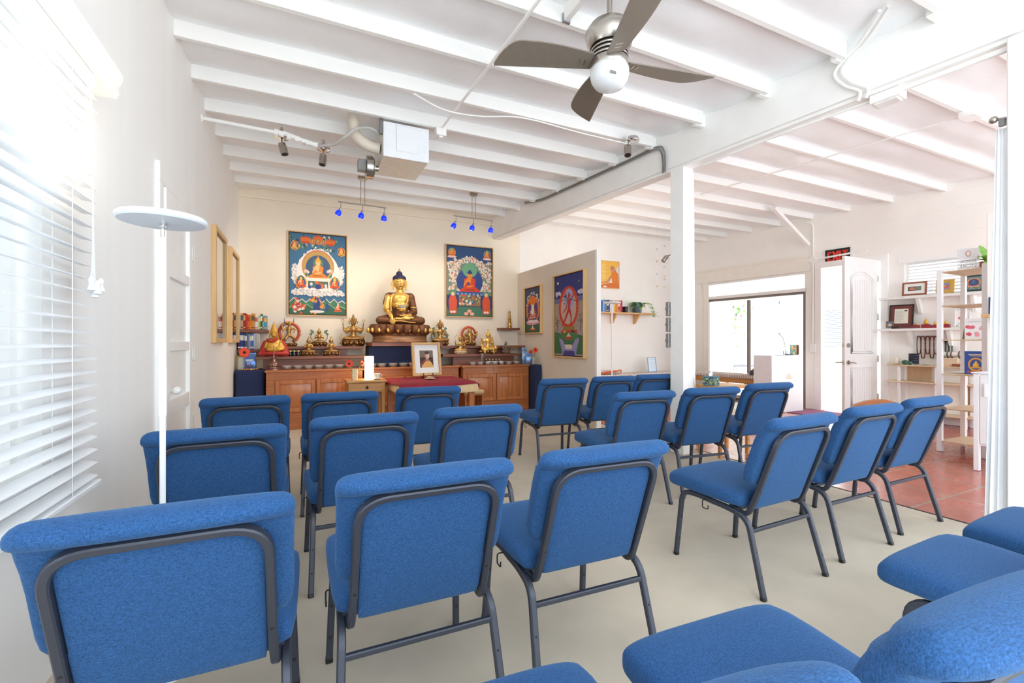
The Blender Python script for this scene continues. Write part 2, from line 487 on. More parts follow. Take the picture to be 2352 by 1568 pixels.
# right-hand wall, in its own frame: local x = -Y / 0.9929, faces local -y
def L(y): return -y / 0.9929
RW = (wallx(0), 0, 0)
mb = MB()
def wseg(ya, yb, z0, z1): mb.box(L(ya), L(yb), 0, 0.14, z0, z1)
wseg(YB, 2.80, 0, 3.5); wseg(2.80, 3.74, 0, 1.84); wseg(2.80, 3.74, 2.37, 3.5); wseg(3.74, 4.03, 0, 3.5)
wseg(4.03, 4.88, 2.44, 3.5); wseg(4.88, 5.12, 0, 3.5); wseg(5.12, 7.12, 2.42, 3.5); wseg(7.12, 7.62, 0, 3.5)
for z in (2.72, 3.05, 3.3): mb.box(L(YB), L(7.5), -0.008, 0.002, z, z + 0.012)
struct('wall_right', mb, white_wall, 'white sided wall with sliding door, exit door and shelves', loc=RW, rotz=ROTW)
mb = MB(); mb.box(L(5.05), L(7.3), -0.03, 0.0, 2.42, 2.68, bev=.004); mb.box(L(5.03), L(7.3), -0.045, 0, 2.66, 2.70, bev=.004)
struct('trim_3', mb, mat('cream_trim', (243, 238, 228), .5), 'cream header board over the sliding glass door', loc=RW, rotz=ROTW)
mb = MB(); mb.box(L(7.02), L(7.14), -0.03, 0.0, 0, 2.42, bev=.004); struct('trim_4', mb, mat('cream_trim', (243, 238, 228), .5), 'cream jamb board left of the sliding door', loc=RW, rotz=ROTW)
mb = MB(); mb.box(L(4.86), L(4.96), -0.03, 0, 0, 2.44, bev=.004); mb.box(L(3.93), L(4.026), -0.03, 0, 0, 2.44, bev=.004); mb.box(L(3.93), L(4.96), -0.03, 0, 2.44, 2.54, bev=.004)
struct('trim_5', mb, trim_white, 'white casing around the exit doorway', loc=RW, rotz=ROTW)
mb = MB(); mb.box(L(YB), L(3.94), -0.016, 0, 0, 0.11, bev=.003); struct('baseboard_right', mb, trim_white, 'white baseboard below the wall shelves', loc=RW, rotz=ROTW)
mb = MB(); mb.box(-0.8, -0.786, 4.46, 7.5, 0, 0.11, bev=.003); struct('baseboard_left', mb, trim_white, 'white baseboard along the left wall', )

# tall white panel at the right, beside the cabinet
mb = MB(); mb.box(6.02, 6.26, 1.0, 2.06, 0, 2.42, bev=.006); struct('wall_panel', mb, white_wall, 'tall white wall panel beside the small white cabinet')

# ---------------------------------------------------------------- windows and sliding door
mb = MB(); f = 0.045
mb.box(-0.93, -0.86, WY1, WY1 + f, WZ1, WZ2); mb.box(-0.93, -0.86, WY2 - f, WY2, WZ1, WZ2)
mb.box(-0.93, -0.86, WY1 + f, WY2 - f, WZ1, WZ1 + f); mb.box(-0.93, -0.86, WY1 + f, WY2 - f, WZ2 - f, WZ2)
mb.box(-0.92, -0.87, 1.15, 1.22, WZ1 + f, WZ2 - f); mb.box(-0.92, -0.87, 1.74, 1.78, WZ1 + f, WZ2 - f)
w1 = struct('window_1', mb, trim_white, 'white framed window behind the large blind')
mb = MB(); mb.box(-0.902, -0.898, WY1 + .02, WY2 - .02, WZ1 + .02, WZ2 - .02); obj('pane', mb, glass, w1)

mb = MB(); mb.box(L(3.74), L(3.70), 0.03, 0.1, 1.84, 2.37); mb.box(L(2.84), L(2.80), 0.03, 0.1, 1.84, 2.37)
mb.box(L(3.70), L(2.84), 0.03, 0.1, 2.33, 2.37); mb.box(L(3.74), L(2.80), -0.01, 0.1, 1.82, 1.86)
mb.box(L(3.80), L(2.74), -0.02, 0.0, 2.36, 2.42); 
w2 = struct('window_2', mb, trim_white, 'short high window above the white wall shelves', loc=RW, rotz=ROTW)
mb = MB(); mb.box(L(3.72), L(2.82), 0.06, 0.064, 1.85, 2.35); obj('pane', mb, glass, w2)

mb = MB()
def fr(ya, yb, z0, z1, d0=0.03, d1=0.10, mi=0): mb.box(L(ya), L(yb), d0, d1, z0, z1, mi)
fr(7.10, 5.12, 2.025, 2.07); fr(5.175, 5.12, 0.05, 2.025); fr(7.10, 7.07, 0.05, 2.025); fr(7.10, 5.12, 0.0, 0.05)
fr(6.205, 6.17, 0.05, 2.0, 0.03, 0.06); fr(6.19, 6.16, 0.05, 2.0, 0.065, 0.10)
fr(7.12, 5.10, 2.07, 2.13, 0.0, 0.12, 1); fr(7.12, 5.10, 2.38, 2.44, 0.02, 0.12, 1); fr(5.14, 5.10, 2.13, 2.38, 0.01, 0.12, 1); fr(7.12, 7.06, 2.13, 2.38, 0.02, 0.12, 1)
d1 = struct('door_1', mb, [bronze, trim_white], 'wide sliding glass door with dark frame and a clear transom', loc=RW, rotz=ROTW)
mb = MB(); fr(7.05, 6.19, 0.05, 2.0, 0.078, 0.084); fr(6.19, 5.18, 0.05, 2.0, 0.044, 0.05); fr(7.1, 5.12, 2.12, 2.4, 0.06, 0.066); obj('pane', mb, glass, d1)
mb = MB(); mb.box(L(5.30), L(5.24), -0.02, 0.04, 0.93, 1.12, bev=.006); mb.box(L(5.27), L(5.22), -0.035, -0.02, 0.95, 1.1, bev=.005); tag(obj('pull_handle', mb, mat('brown_wood_pull', (120, 92, 74), .4), d1))

# closet door in the left wall (five recessed fields)
mb = MB()
DY0, DY1 = 3.50, 4.27
rails = [0.0, 0.10, 0.78, 0.90, 1.145, 1.20, 1.62, 1.69, 2.06, 2.15]
mb.box(-0.80, -0.765, DY0, DY0 + 0.09, 0, 2.15, bev=.004); mb.box(-0.80, -0.765, DY1 - 0.10, DY1, 0, 2.15, bev=.004)
for a, b in ((0.02, 0.2), (0.70, 0.80), (1.115, 1.18), (1.60, 1.67), (2.02, 2.15)): mb.box(-0.80, -0.767, DY0 + .09, DY1 - .10, a, b, bev=.003)
mb.box(-0.80, -0.79, DY0 + .05, DY1 - .05, 0.02, 2.15)
d2 = struct('door_2', mb, trim_white, 'white panelled closet door in the left wall')
mb = MB(); mb.sph((-0.735, DY0 + 0.12, 0.86), 0.028); mb.cyl((-0.765, DY0 + 0.12, 0.86), (-0.74, DY0 + 0.12, 0.86), 0.012); obj('knob', mb, mat('white_porcelain', (236, 236, 232), .2), d2)
for z in (0.55, 1.09, 1.86):
    mb = MB(); mb.cyl((-0.762, DY1 + .015, z - .055), (-0.762, DY1 + .015, z + .055), 0.009); mb.box(-0.766, -0.76, DY1 - .02, DY1 + .05, z - .05, z + .05)
    for k in (-.05, .05): mb.sph((-0.762, DY1 + .015, z + k), .011, 8, 6)
    obj('hinge', mb, mat('worn_white_hinge', (222, 219, 210), .45), d2)
mb = MB()
mb.box(-0.80, -0.775, DY1 + .01, DY1 + .12, 0, 2.16, bev=.004); mb.box(-0.80, -0.775, DY0 - .1, DY0 - .01, 0, 2.16, bev=.004); mb.box(-0.80, -0.775, DY0 - .1, DY1 + .12, 2.16, 2.28, bev=.004)
struct('trim_6', mb, trim_white, 'white casing around the closet door')

# exit door leaf, standing open, square to the wall
def door_leaf():
    W, H = 0.85, 2.44
    hx, hy = wallx(4.03) - 0.01, 4.035
    # local x from the free edge (0) to the hinge (W), faces -y
    r = tag(bpy.data.objects.new('door_3', None)); COL.objects.link(r)
    r.location = (7.325, 4.045, 0.012); r.rotation_euler = (0, 0, 0); r['kind'] = 'structure'
    r['label'] = 'white plank panel exit door standing open into the room'
    m = mat('white_door_paint', (236, 235, 233), .4)
    mb = MB(); mb.box(0, W, 0.0, 0.044, 0, H, bev=.003)
    def field(z0, z1, arch):
        x0, x1 = 0.15, W - 0.13; n = 14
        top = [(x0 + (x1 - x0) * i / n, z1 + arch * sin(pi * i / n)) for i in range(n + 1)]
        out = [(x0, z0), (x1, z0)] + top[::-1]
        path = [(x, -0.004, z) for x, z in out]
        mb.tube(path, 0.012, 6, closed=True)
        path = [((x - (x0 + x1) / 2) * .88 + (x0 + x1) / 2, -0.002, (z - (z0 + z1) / 2) * (.95 if z1 - z0 > .6 else .9) + (z0 + z1) / 2) for x, z in out]
        mb.tube(path, 0.007, 6, closed=True)
        for k in range(1, 8):
            x = x0 + .05 + (x1 - x0 - .1) * k / 8; mb.box(x - .0025, x + .0025, -0.005, 0.001, z0 + .06, z1 - .03)
    field(0.16, 0.78, 0.0); field(0.99, 2.13, 0.10)
    obj('leaf', mb, m, r)
    for z in (0.3, 0.9, 1.55, 2.15):
        mb = MB(); mb.cyl((W + .010, 0.0, z - .055), (W + .010, 0.0, z + .055), .010); mb.box(W - .01, W + .062, .003, .007, z - .05, z + .05); obj('hinge', mb, steel, r)
    mb = MB(); mb.cyl((.07, 0, .855), (.07, -.018, .855), .032); mb.tube(bez([(.07, -.015, .855), (.07, -.05, .855), (.10, -.055, .857), (.15, -.052, .848), (.19, -.05, .842)]), .009, 8); mb.cyl((.07, .044, .855), (.07, .1, .855), .012); mb.box(-.06, .07, .09, .105, .845, .865, bev=.005); obj('lever_handle', mb, steel, r)
    mb = MB(); mb.cyl((.07, 0, 1.11), (.07, -.02, 1.11), .031); mb.box(.063, .077, -.04, -.018, 1.09, 1.13, bev=.003); obj('deadbolt', mb, steel, r)
    mb = MB(); mb.box(-.002, .001, .012, .032, 1.08, 1.14); mb.box(-.002, .001, .012, .032, .825, .885); obj('latch_plate', mb, mat('pale_brass', (214, 200, 170), .3, .8), r)
door_leaf()
# ---------------------------------------------------------------- chairs
blue = fabric('blue_chair_fabric', (40, 80, 128), .42, 420.0)
def srect(cx, cy, cz, ax, ay, e, plane, n=28):
    pts = ell(0, 0, ax, ay, n, e)
    if plane == 'xy': return [(cx + a, cy + b, cz) for a, b in pts]
    if plane == 'xz': return [(cx + a, cy, cz + b) for a, b in pts]
def make_chair(name, label, group):
    t = thing(name, label, 'chair', group=group)
    # seat: lofted front to back, blunt rounded front edge
    mb = MB(); rings = []
    for y, zc, hz, hw in ((-.142, .410, .020, .215), (-.138, .410, .034, .232), (-.125, .411, .042, .242), (-.05, .413, .046, .250), (.08, .417, .050, .254), (.17, .420, .053, .255), (.235, .420, .054, .255), (.262, .418, .052, .254), (.284, .417, .049, .252), (.297, .415, .043, .247), (.305, .413, .033, .240), (.309, .412, .018, .228)):
        rings.append(srect(0, y, zc, hw, hz, 4.0, 'xz', 44))
    mb.loft(rings); obj('seat', mb, blue, t, 60)
    # back cushion with the rolled top
    def fy(z): return -.165 - (z - .36) * .345
    mb = MB(); rings = []
    for z, yc, ty, hw, e in ((.502, -.178, .010, .205, 4), (.506, -.176, .024, .228, 4), (.525, -.174, .036, .242, 4.5), (.555, -.180, .040, .247, 4.5), (.60, -.194, .039, .247, 5), (.66, -.214, .037, .247, 5), (.715, -.234, .037, .248, 5), (.748, -.250, .040, .249, 4.5), (.766, -.258, .040, .25, 4), (.774, -.262, .043, .251, 3.8), (.780, -.276, .053, .252, 3.2), (.790, -.287, .060, .253, 3.0), (.802, -.291, .060, .252, 3.0), (.812, -.294, .054, .249, 2.9), (.821, -.296, .043, .242, 2.8), (.828, -.297, .028, .231, 2.7), (.832, -.298, .012, .215, 2.7)):
        rings.append(srect(0, yc, z, hw, ty, e, 'xy', 40))
    mb.loft(rings); obj('backrest', mb, blue, t, 60)
    # upholstered rear panel inside the frame
    mb = MB(); rings = []
    for z, hw, ty in ((.372, .172, .005), (.376, .182, .010), (.40, .185, .012), (.60, .186, .012), (.755, .186, .012)):
        rings.append(srect(0, fy(z) + .010, z, hw, ty, 7, 'xy', 32))
    mb.loft(rings); obj('rear_panel', mb, blue, t, 50)
    # legs
    for s in (-1, 1):
        mb = MB()
        p = fillet([(s * .243, -.262, .006), (s * .228, -.172, .340), (s * .224, -.06, .358), (s * .224, .03, .360)], [0, .075, .05, 0])
        mb.tube(p, 1, rect=(.024, .024)); mb.tube([p[0] - Vector((0, 0, .006)), p[0] + Vector((0, .003, .010))], 1, rect=(.0255, .0255), mi=1)
        for z in (.10, .20): mb.sph((s * (.243 - .045 * z), -.262 + .27 * z - .012, z), (.005, .004, .005), 8, 6, 1)
        obj('leg', mb, [dark_metal, black], t)
        mb = MB()
        p = fillet([(s * .243, .252, .006), (s * .230, .218, .364), (s * .224, .10, .366), (s * .224, .02, .360)], [0, .085, .05, 0])
        mb.tube(p, 1, rect=(.024, .024)); mb.tube([p[0] - Vector((0, 0, .006)), p[0] + Vector((0, -.002, .010))], 1, rect=(.0255, .0255), mi=1)
        for z in (.10, .22): mb.sph((s * (.243 - .036 * z), .252 - .095 * z - .012, z), (.006, .004, .006), 8, 6, 1)
        obj('leg', mb, [dark_metal, black], t)
    for y in (-.10, .15):
        mb = MB(); mb.tube([(-.222, y, .362), (.222, y, .362)], 1, rect=(.018, .018)); obj('cross_bar', mb, dark_metal, t)
    mb = MB(); mb.tube([(-.230, -.187, .285), (.230, -.187, .285)], 1, rect=(.018, .018)); obj('stretcher', mb, dark_metal, t)
    # bent back frame
    mb = MB()
    pts = [(-.205, -.06, .364), (-.203, -.150, .340), (-.199, fy(.43), .43), (-.197, fy(.765) - .007, .765), (.197, fy(.765) - .007, .765), (.199, fy(.43), .43), (.203, -.150, .340), (.205, -.06, .364)]
    mb.tube(fillet(pts, [0, .04, .05, .088, .088, .05, .04, 0], 8), 1, rect=(.024, .021))
    for s in (-1, 1):
        for z in (.475, .57, .665): mb.sph((s * .198, fy(z) - .0115, z), (.0065, .003, .0065), 10, 6, 1)
    obj('back_frame', mb, [dark_metal, black], t)
    mb = MB(); mb.tube(fillet([(-.232, .06, .362), (-.262, .06, .362), (-.262, .06, .325), (-.262, .025, .325), (-.262, .025, .345)], .008, 3), .0028, 6); obj('coupling_hook', mb, black, t)
    return t
chairs = [  # x, y of the back top (fitted), turn in degrees, label, group
 (-.263, 1.186, -0.5, 'blue chair by the window blind, its back filling the bottom left corner', 'L'),
 (.333, 1.252, -0.5, 'large near blue chair with its whole back in view, right of the corner chair', 'L'),
 (.940, 1.250, -1.5, 'near blue chair on the aisle with a coupling hook showing, carpet to its right', 'L'),
 (-.305, 2.176, 0.5, 'blue chair directly behind the white pole of the near floor lamp', 'L'),
 (.286, 2.265, 1.5, 'blue chair in middle left row, between the lamp-pole chair and the aisle chair', 'L'),
 (.881, 2.310, -2, 'blue chair at the aisle end of the middle left row', 'L'),
 (-.312, 3.316, 1.5, 'blue chair in the front row beside the closet door', 'L'),
 (.252, 3.335, 0, 'blue chair in the front row facing the small nightstand', 'L'),
 (.897, 3.440, -2.5, 'blue chair in the front row facing the maroon draped table', 'L'),
 (2.262, 3.690, -5, 'blue chair in front of the right altar cabinet, at the aisle', 'R'),
 (2.866, 3.720, -5, 'blue chair in front of the beige partition, second from the aisle', 'R'),
 (3.44, 3.76, -5, 'blue chair half hidden by the white pillar, in front of partition end', 'R'),
 (2.190, 2.492, -5, 'blue chair at the aisle end of the middle right row, left of the pillar', 'R'),
 (2.848, 2.495, -7, 'blue chair standing right in front of the white pillar', 'R'),
 (3.590, 2.560, -5, 'blue chair in front of the slatted bench and white counter', 'R'),
 (2.155, 1.366, 2, 'blue chair with whole seat visible, alone on open carpet at the aisle', 'R'),
 (2.868, 1.428, 1, 'blue chair in the middle of the trio next to the terracotta tiles', 'R'),
 (3.565, 1.483, .5, 'blue chair with back legs nearest the terracotta tiles', 'R'),
 (.300, .305, -3, 'blue chair of which only the back top peeks in at the bottom edge', 'N'),
 (.915, .270, -3, 'nearest blue chair at the bottom right, seat and back close up', 'N'),
 (2.010, .27, 2, 'blue chair with seat and bent front leg showing at the right edge', 'N'),
 (2.645, .29, 2, 'blue chair of which only the seat corner shows by the right pillar', 'N'),
]
GN = {'L': 'stacking chairs left of the aisle', 'R': 'stacking chairs right of the aisle', 'N': 'stacking chairs in the nearest row'}
CH = []
proto = None
for x, y, a, lab, g in chairs:
    a = radians(a); d = .30
    loc = (x - d * sin(a), y + d * cos(a), 0)
    if proto is None:
        proto = make_chair('stacking_chair', lab, GN[g]); proto.location = loc; proto.rotation_euler = (0, 0, a)
    else: dup(proto, loc, a, lab, GN[g])
# ---------------------------------------------------------------- altar furniture
cherry = wood('cherry_wood', (150, 84, 42), (192, 118, 66), .35, 'X', 1.0, .2)
cherry_v = wood('cherry_wood_upright', (156, 88, 44), (200, 126, 72), .35, 'Z', 1.0, .2)
walnut = wood('red_walnut', (104, 58, 42), (140, 86, 66), .4, 'X', 1.0)
oakw = wood('golden_oak', (172, 122, 70), (202, 152, 94), .4, 'X', 1.0)
oak_v = wood('golden_oak_upright', (172, 122, 70), (202, 152, 94), .4, 'Z', 1.0)
pinew = wood('pale_ash', (206, 180, 146), (226, 204, 172), .5, 'X', 1.0)
framew = wood('pale_maple_frame', (216, 174, 116), (236, 198, 142), .45, 'Z', 1.0)
navy = mat('navy_cloth', (36, 48, 86), rough=.95, var=.12, vscale=30, bump=.2, bscale=400)
CF = 6.75                                                     # front of the altar cabinets
def PX(u, y): return onY(u, 784, y).x
def cabinet(label, x0, x1, yf, yb, h, doors, group=None):
    t = thing('altar_cabinet', label, 'cabinet', ((x0 + x1) / 2, yf, 0), 0, group)
    w = (x1 - x0) / 2; c = (x0 + x1) / 2; d = yb - yf
    mb = MB(); mb.box(-w + .01, w - .01, .012, d, 0, h - .03)
    obj('body', mb, cherry_v, t)
    mb = MB()
    xs = [-w + .005] + [v - c for ab in doors for v in ab] + [w - .005]
    for a, b in zip(xs[::2], xs[1::2]): mb.box(a, b, 0, .014, .23, .67, bev=.002)
    mb.box(-w + .005, w - .005, 0, .014, .67, h - .03, bev=.002); mb.box(-w + .005, w - .005, 0, .014, 0, .23, bev=.002)
    mb.box(-w + .005, w - .005, -.006, .002, .195, .205, bev=.001)
    obj('face_frame', mb, cherry, t)
    mb = MB(); mb.box(-w - .012, w + .012, -.02, d, h - .03, h, bev=.006); obj('top', mb, cherry, t)
    for a, b in doors:
        a -= c; b -= c
        mb = MB(); s = .055; e = .003
        mb.box(a + e, a + s, -.012, .012, .235, .665, bev=.004); mb.box(b - s, b - e, -.012, .012, .235, .665, bev=.004)
        mb.box(a + s, b - s, -.0115, .012, .235, .235 + s, bev=.004); mb.box(a + s, b - s, -.0115, .012, .665 - s, .665, bev=.004)
        q = [(a + s - .002, .235 + s - .002), (b - s + .002, .235 + s - .002), (b - s + .002, .665 - s + .002), (a + s - .002, .665 - s + .002)]
        i = .035; p = [(a + s + i, .235 + s + i), (b - s - i, .235 + s + i), (b - s - i, .665 - s - i), (a + s + i, .665 - s - i)]
        mb.loft([[(x, .006, z) for x, z in q], [(x, -.009, z) for x, z in p]], 0)
        obj('door', mb, cherry_v, t)
    return t
xl0, xl1 = PX(610, CF), 0.80
xr0, xr1 = PX(1063, CF), PX(1215, CF)
cabinet('left altar cabinet with a row of water bowls on top', xl0, xl1, CF, 7.44, .80, [(PX(631, CF), PX(725.5, CF)), (PX(726.5, CF), PX(803, CF))], 'cherry altar cabinets')
cabinet('middle altar cabinet set back below the big seated statue', xl1 + .03, xr0 - .03, CF + .10, 7.44, .80, [(xl1 + .10, xl1 + .62), (xl1 + .63, xr0 - .10)], 'cherry altar cabinets')
cabinet('right altar cabinet with glass bowls and small cups on top', xr0, xr1, CF, 7.44, .80, [(PX(1073, CF), PX(1139, CF)), (PX(1140, CF), PX(1202, CF))], 'cherry altar cabinets')

def steps(label, xa0, xa1, xb0, xb1, riser_a, riser_b):
    t = thing('stepped_shelf', label, 'shelf', (xa0, 0, 0), 0, 'stepped walnut altar shelves')
    mb = MB(); mb.box(0, xa1 - xa0, 6.98, 7.30, .935, .975, bev=.004); obj('shelf_board', mb, walnut, t)
    mb = MB(); mb.box(xb0 - xa0, xb1 - xa0, 7.18, 7.46, 1.07, 1.11, bev=.004); obj('shelf_board', mb, walnut, t)
    mb = MB(); mb.box(riser_a[0] - xa0, riser_a[1] - xa0, 7.06, 7.085, .80, .936); obj('riser', mb, walnut, t)
    mb = MB(); mb.box(riser_b[0] - xa0, riser_b[1] - xa0, 7.27, 7.29, .974, 1.071); obj('riser', mb, walnut, t)
steps('left pair of stepped walnut shelves carrying the yellow-hatted and brass statues', PX(586, 6.98), .86, PX(655, 7.18), .865, (PX(604, 7.06), PX(800, 7.06)), (PX(662, 7.27), PX(797, 7.27)))
steps('right pair of stepped walnut shelves carrying flame-ringed and rider statues', PX(1017, 6.98), PX(1197, 6.98), PX(1012, 7.18), PX(1207, 7.18), (PX(1041, 7.06), PX(1180, 7.06)), (PX(1034, 7.27), PX(1172, 7.27)))
t = thing('statue_platform', 'walnut platform on a navy draped box under the big seated statue', 'platform', (1.43, 6.92, 0))
mb = MB(); mb.prismz([(-.53, .13), (-.48, 0), (.58, 0), (.58, .17), (.50, .24), (.50, .54), (-.50, .54)], 1.112, 1.168); obj('platform_top', mb, walnut, t)
mb = MB(); mb.box(-.51, .50, .10, .53, .80, 1.111, bev=.01); obj('draped_box', mb, navy, t)

def draped(label, x0, x1, y0, y1, h):
    t = thing('draped_table', label, 'table', ((x0 + x1) / 2, (y0 + y1) / 2, 0), 0)
    w, d = (x1 - x0) / 2, (y1 - y0) / 2
    mb = MB(); rings = []
    N = 72
    def ring(z, k, amp):
        out = []
        for x, y in ell(0, 0, w * k, d * k, N, 8):
            a = math.atan2(y, x); q = 1 + amp * sin(a * 17)
            out.append((x * q, y * q, z))
        return out
    mb.loft([ring(.004, 1.0, .018), ring(h * .5, .99, .012), ring(h - .03, .975, .002), ring(h - .006, .97, 0), ring(h, .955, 0)])
    obj('cloth', mb, navy, t, 60)
draped('navy draped side table in the left altar corner', -.785, xl0 - .015, 6.86, 7.36, .80)
draped('navy draped side table between right altar cabinet and partition', xr1 + .015, 3.588, 6.55, 7.02, .80)

def wallshelf(label, x0, x1, z, y=7.5, dep=.27, th=.04, m=None, group=None):
    mb = MB(); mb.box(-(x1 - x0) / 2, (x1 - x0) / 2, -dep, 0, -th, 0, bev=.003)
    return tag(obj('floating_shelf', mb, m or walnut, None, loc=((x0 + x1) / 2, y, z)), label, 'shelf', group)
wallshelf('upper walnut corner shelf holding orange and red books', -.79, PX(616, 7.25), 1.345, group='corner book shelves')
wallshelf('lower walnut corner shelf holding blue books behind the yellow-hatted statue', -.79, PX(604, 7.25), 1.07, group='corner book shelves')
wallshelf('small walnut wall shelf carrying a brass stupa', PX(1150, 7.32), PX(1193, 7.32), 1.42, dep=.2)

# ---------------------------------------------------------------- books
page_m = mat('book_pages', (232, 226, 210), .8)
def book(label, x, y, z, th, h, d, rgb, band=None, group=None, rotz=0.0, cat='book'):
    t = thing('book', label, cat, (x, y, z), rotz, group)
    mb = MB()
    mb.box(-th / 2, th / 2, 0, .006, 0, h, 0, .002); mb.box(-th / 2, -th / 2 + .002, .004, d, 0, h, 0); mb.box(th / 2 - .002, th / 2, .004, d, 0, h, 0)
    if band:
        mb.box(-th / 2 + .001, th / 2 - .001, -.0008, .001, h * .55, h * .86, 1); mb.box(-th / 2 + .001, th / 2 - .001, -.0008, .001, h * .08, h * .16, 1)
    obj('cover', mb, [flat(rgb), flat(band or rgb)], t)
    mb = MB(); mb.box(-th / 2 + .003, th / 2 - .003, .007, d - .004, .004, h - .006); obj('pages', mb, page_m, t)
def row_of_books(specs, x, y, z, d, group, where, x_max=None):
    for i, (nm, rgb, th, h, bd) in enumerate(specs):
        band = bd
        book('%s book, %s from the left on the %s' % (nm, ORD[i] if i < 16 else 'last', where), x + th / 2, y, z, th - .0012, h, d, rgb, band, group)
        x += th
W_ = (240, 236, 226)
row_of_books([('white', (226, 222, 214), .018, .20, (120, 110, 100)), ('grey', (190, 186, 180), .018, .2, None), ('tan', (214, 158, 110), .03, .225, (90, 90, 80)), ('dark red', (150, 44, 40), .028, .225, (220, 170, 110)),
  ('red', (190, 58, 34), .018, .215, None), ('orange', (222, 112, 40), .034, .205, (190, 60, 30)), ('amber', (226, 140, 52), .018, .205, None), ('golden orange', (222, 140, 50), .036, .222, (96, 92, 60)), ('pale pink', (230, 206, 196), .016, .20, (170, 60, 60)),
  ('white pink spotted', (236, 226, 222), .026, .195, (214, 110, 120)), ('pale green', (206, 220, 170), .014, .195, None), ('lime green', (150, 190, 66), .018, .195, (220, 230, 160)), ('dark green', (48, 92, 74), .022, .22, W_), ('sky blue', (120, 178, 196), .022, .2, (200, 90, 60)), ('blue sunrise', (88, 150, 190), .034, .196, (240, 190, 70))],
  -.785, 7.24, 1.3462, .16, 'books on the upper corner shelf', 'upper corner shelf')
row_of_books([('dark maroon', (92, 40, 56), .03, .225, W_), ('royal blue', (34, 62, 140), .034, .225, W_), ('navy', (30, 46, 96), .022, .225, (190, 200, 220)), ('slate', (88, 92, 104), .024, .215, W_), ('steel blue', (96, 116, 156), .018, .21, None),
  ('pale blue', (150, 170, 208), .018, .21, None), ('blue grey', (110, 130, 170), .018, .21, W_), ('bright blue', (70, 110, 190), .026, .222, W_), ('ice blue', (186, 196, 214), .018, .22, None), ('light grey', (186, 184, 184), .022, .225, None), ('pale grey', (204, 202, 198), .02, .22, None), ('white grey', (216, 214, 208), .02, .21, None)],
  -.785, 7.24, 1.0712, .16, 'books on the lower corner shelf', 'lower corner shelf')

# ---------------------------------------------------------------- paintings
AX = 1.45                       # pictures are taller than wide: figures are drawn wider in the 0..1 frame
def fig(sh, cx, cy, s, robe, skin, halo=None, aura=None, hat=None, hair=None):
    n0 = len(sh); fig0(sh, cx, cy, s, robe, skin, halo, aura, hat, hair)
    for i in range(n0, len(sh)): sh[i] = ([(cx + (x - cx) * AX, y) for x, y in sh[i][0]], sh[i][1])
def fig0(sh, cx, cy, s, robe, skin, halo=None, aura=None, hat=None, hair=None):
    """a seated robed figure in flat colours: list of filled outlines"""
    if aura: sh.append((ell(cx, cy + .55 * s, .66 * s, .78 * s), aura[0])); sh.append((ell(cx, cy + .52 * s, .54 * s, .66 * s), aura[1]))
    if halo: sh.append((ell(cx, cy + 1.02 * s, .34 * s, .34 * s), halo))
    sh.append(([(cx - .62 * s, cy), (cx + .62 * s, cy), (cx + .58 * s, cy + .14 * s), (cx + .3 * s, cy + .34 * s), (cx + .36 * s, cy + .74 * s), (cx + .16 * s, cy + .86 * s), (cx - .16 * s, cy + .86 * s), (cx - .36 * s, cy + .74 * s), (cx - .3 * s, cy + .34 * s), (cx - .58 * s, cy + .14 * s)], robe))
    sh.append(([(cx - .14 * s, cy + .84 * s), (cx + .1 * s, cy + .84 * s), (cx + .02 * s, cy + .40 * s), (cx - .26 * s, cy + .62 * s)], skin))
    sh.append((ell(cx + .02 * s, cy + .34 * s, .22 * s, .05 * s, rot=.2), skin)); sh.append((ell(cx - .3 * s, cy + .5 * s, .05 * s, .2 * s, rot=-.35), skin))
    sh.append((ell(cx, cy + .14 * s, .40 * s, .05 * s), tuple(max(0, int(k * .8)) for k in robe)))
    sh.append((ell(cx, cy + 1.0 * s, .15 * s, .19 * s), skin))
    if hair: sh.append((ell(cx, cy + 1.14 * s, .16 * s, .09 * s), hair)); sh.append((ell(cx, cy + 1.23 * s, .07 * s, .08 * s), hair))
    if hat: sh.append(([(cx - .2 * s, cy + .86 * s), (cx - .17 * s, cy + 1.08 * s), (cx + .17 * s, cy + 1.08 * s), (cx + .2 * s, cy + .86 * s), (cx + .2 * s, cy + 1.1 * s), (cx, cy + 1.5 * s), (cx - .2 * s, cy + 1.1 * s)], hat))
def cloud(sh, rnd, cx, cy, r, cols, n=7):
    for i in range(n):
        a = rnd.random() * 2 * pi; d = r * rnd.random() * .8
        sh.append((ell(cx + d * cos(a) * 1.4, cy + d * sin(a) * .6, r * rnd.uniform(.3, .55), r * rnd.uniform(.25, .4), 12), cols[i % len(cols)]))
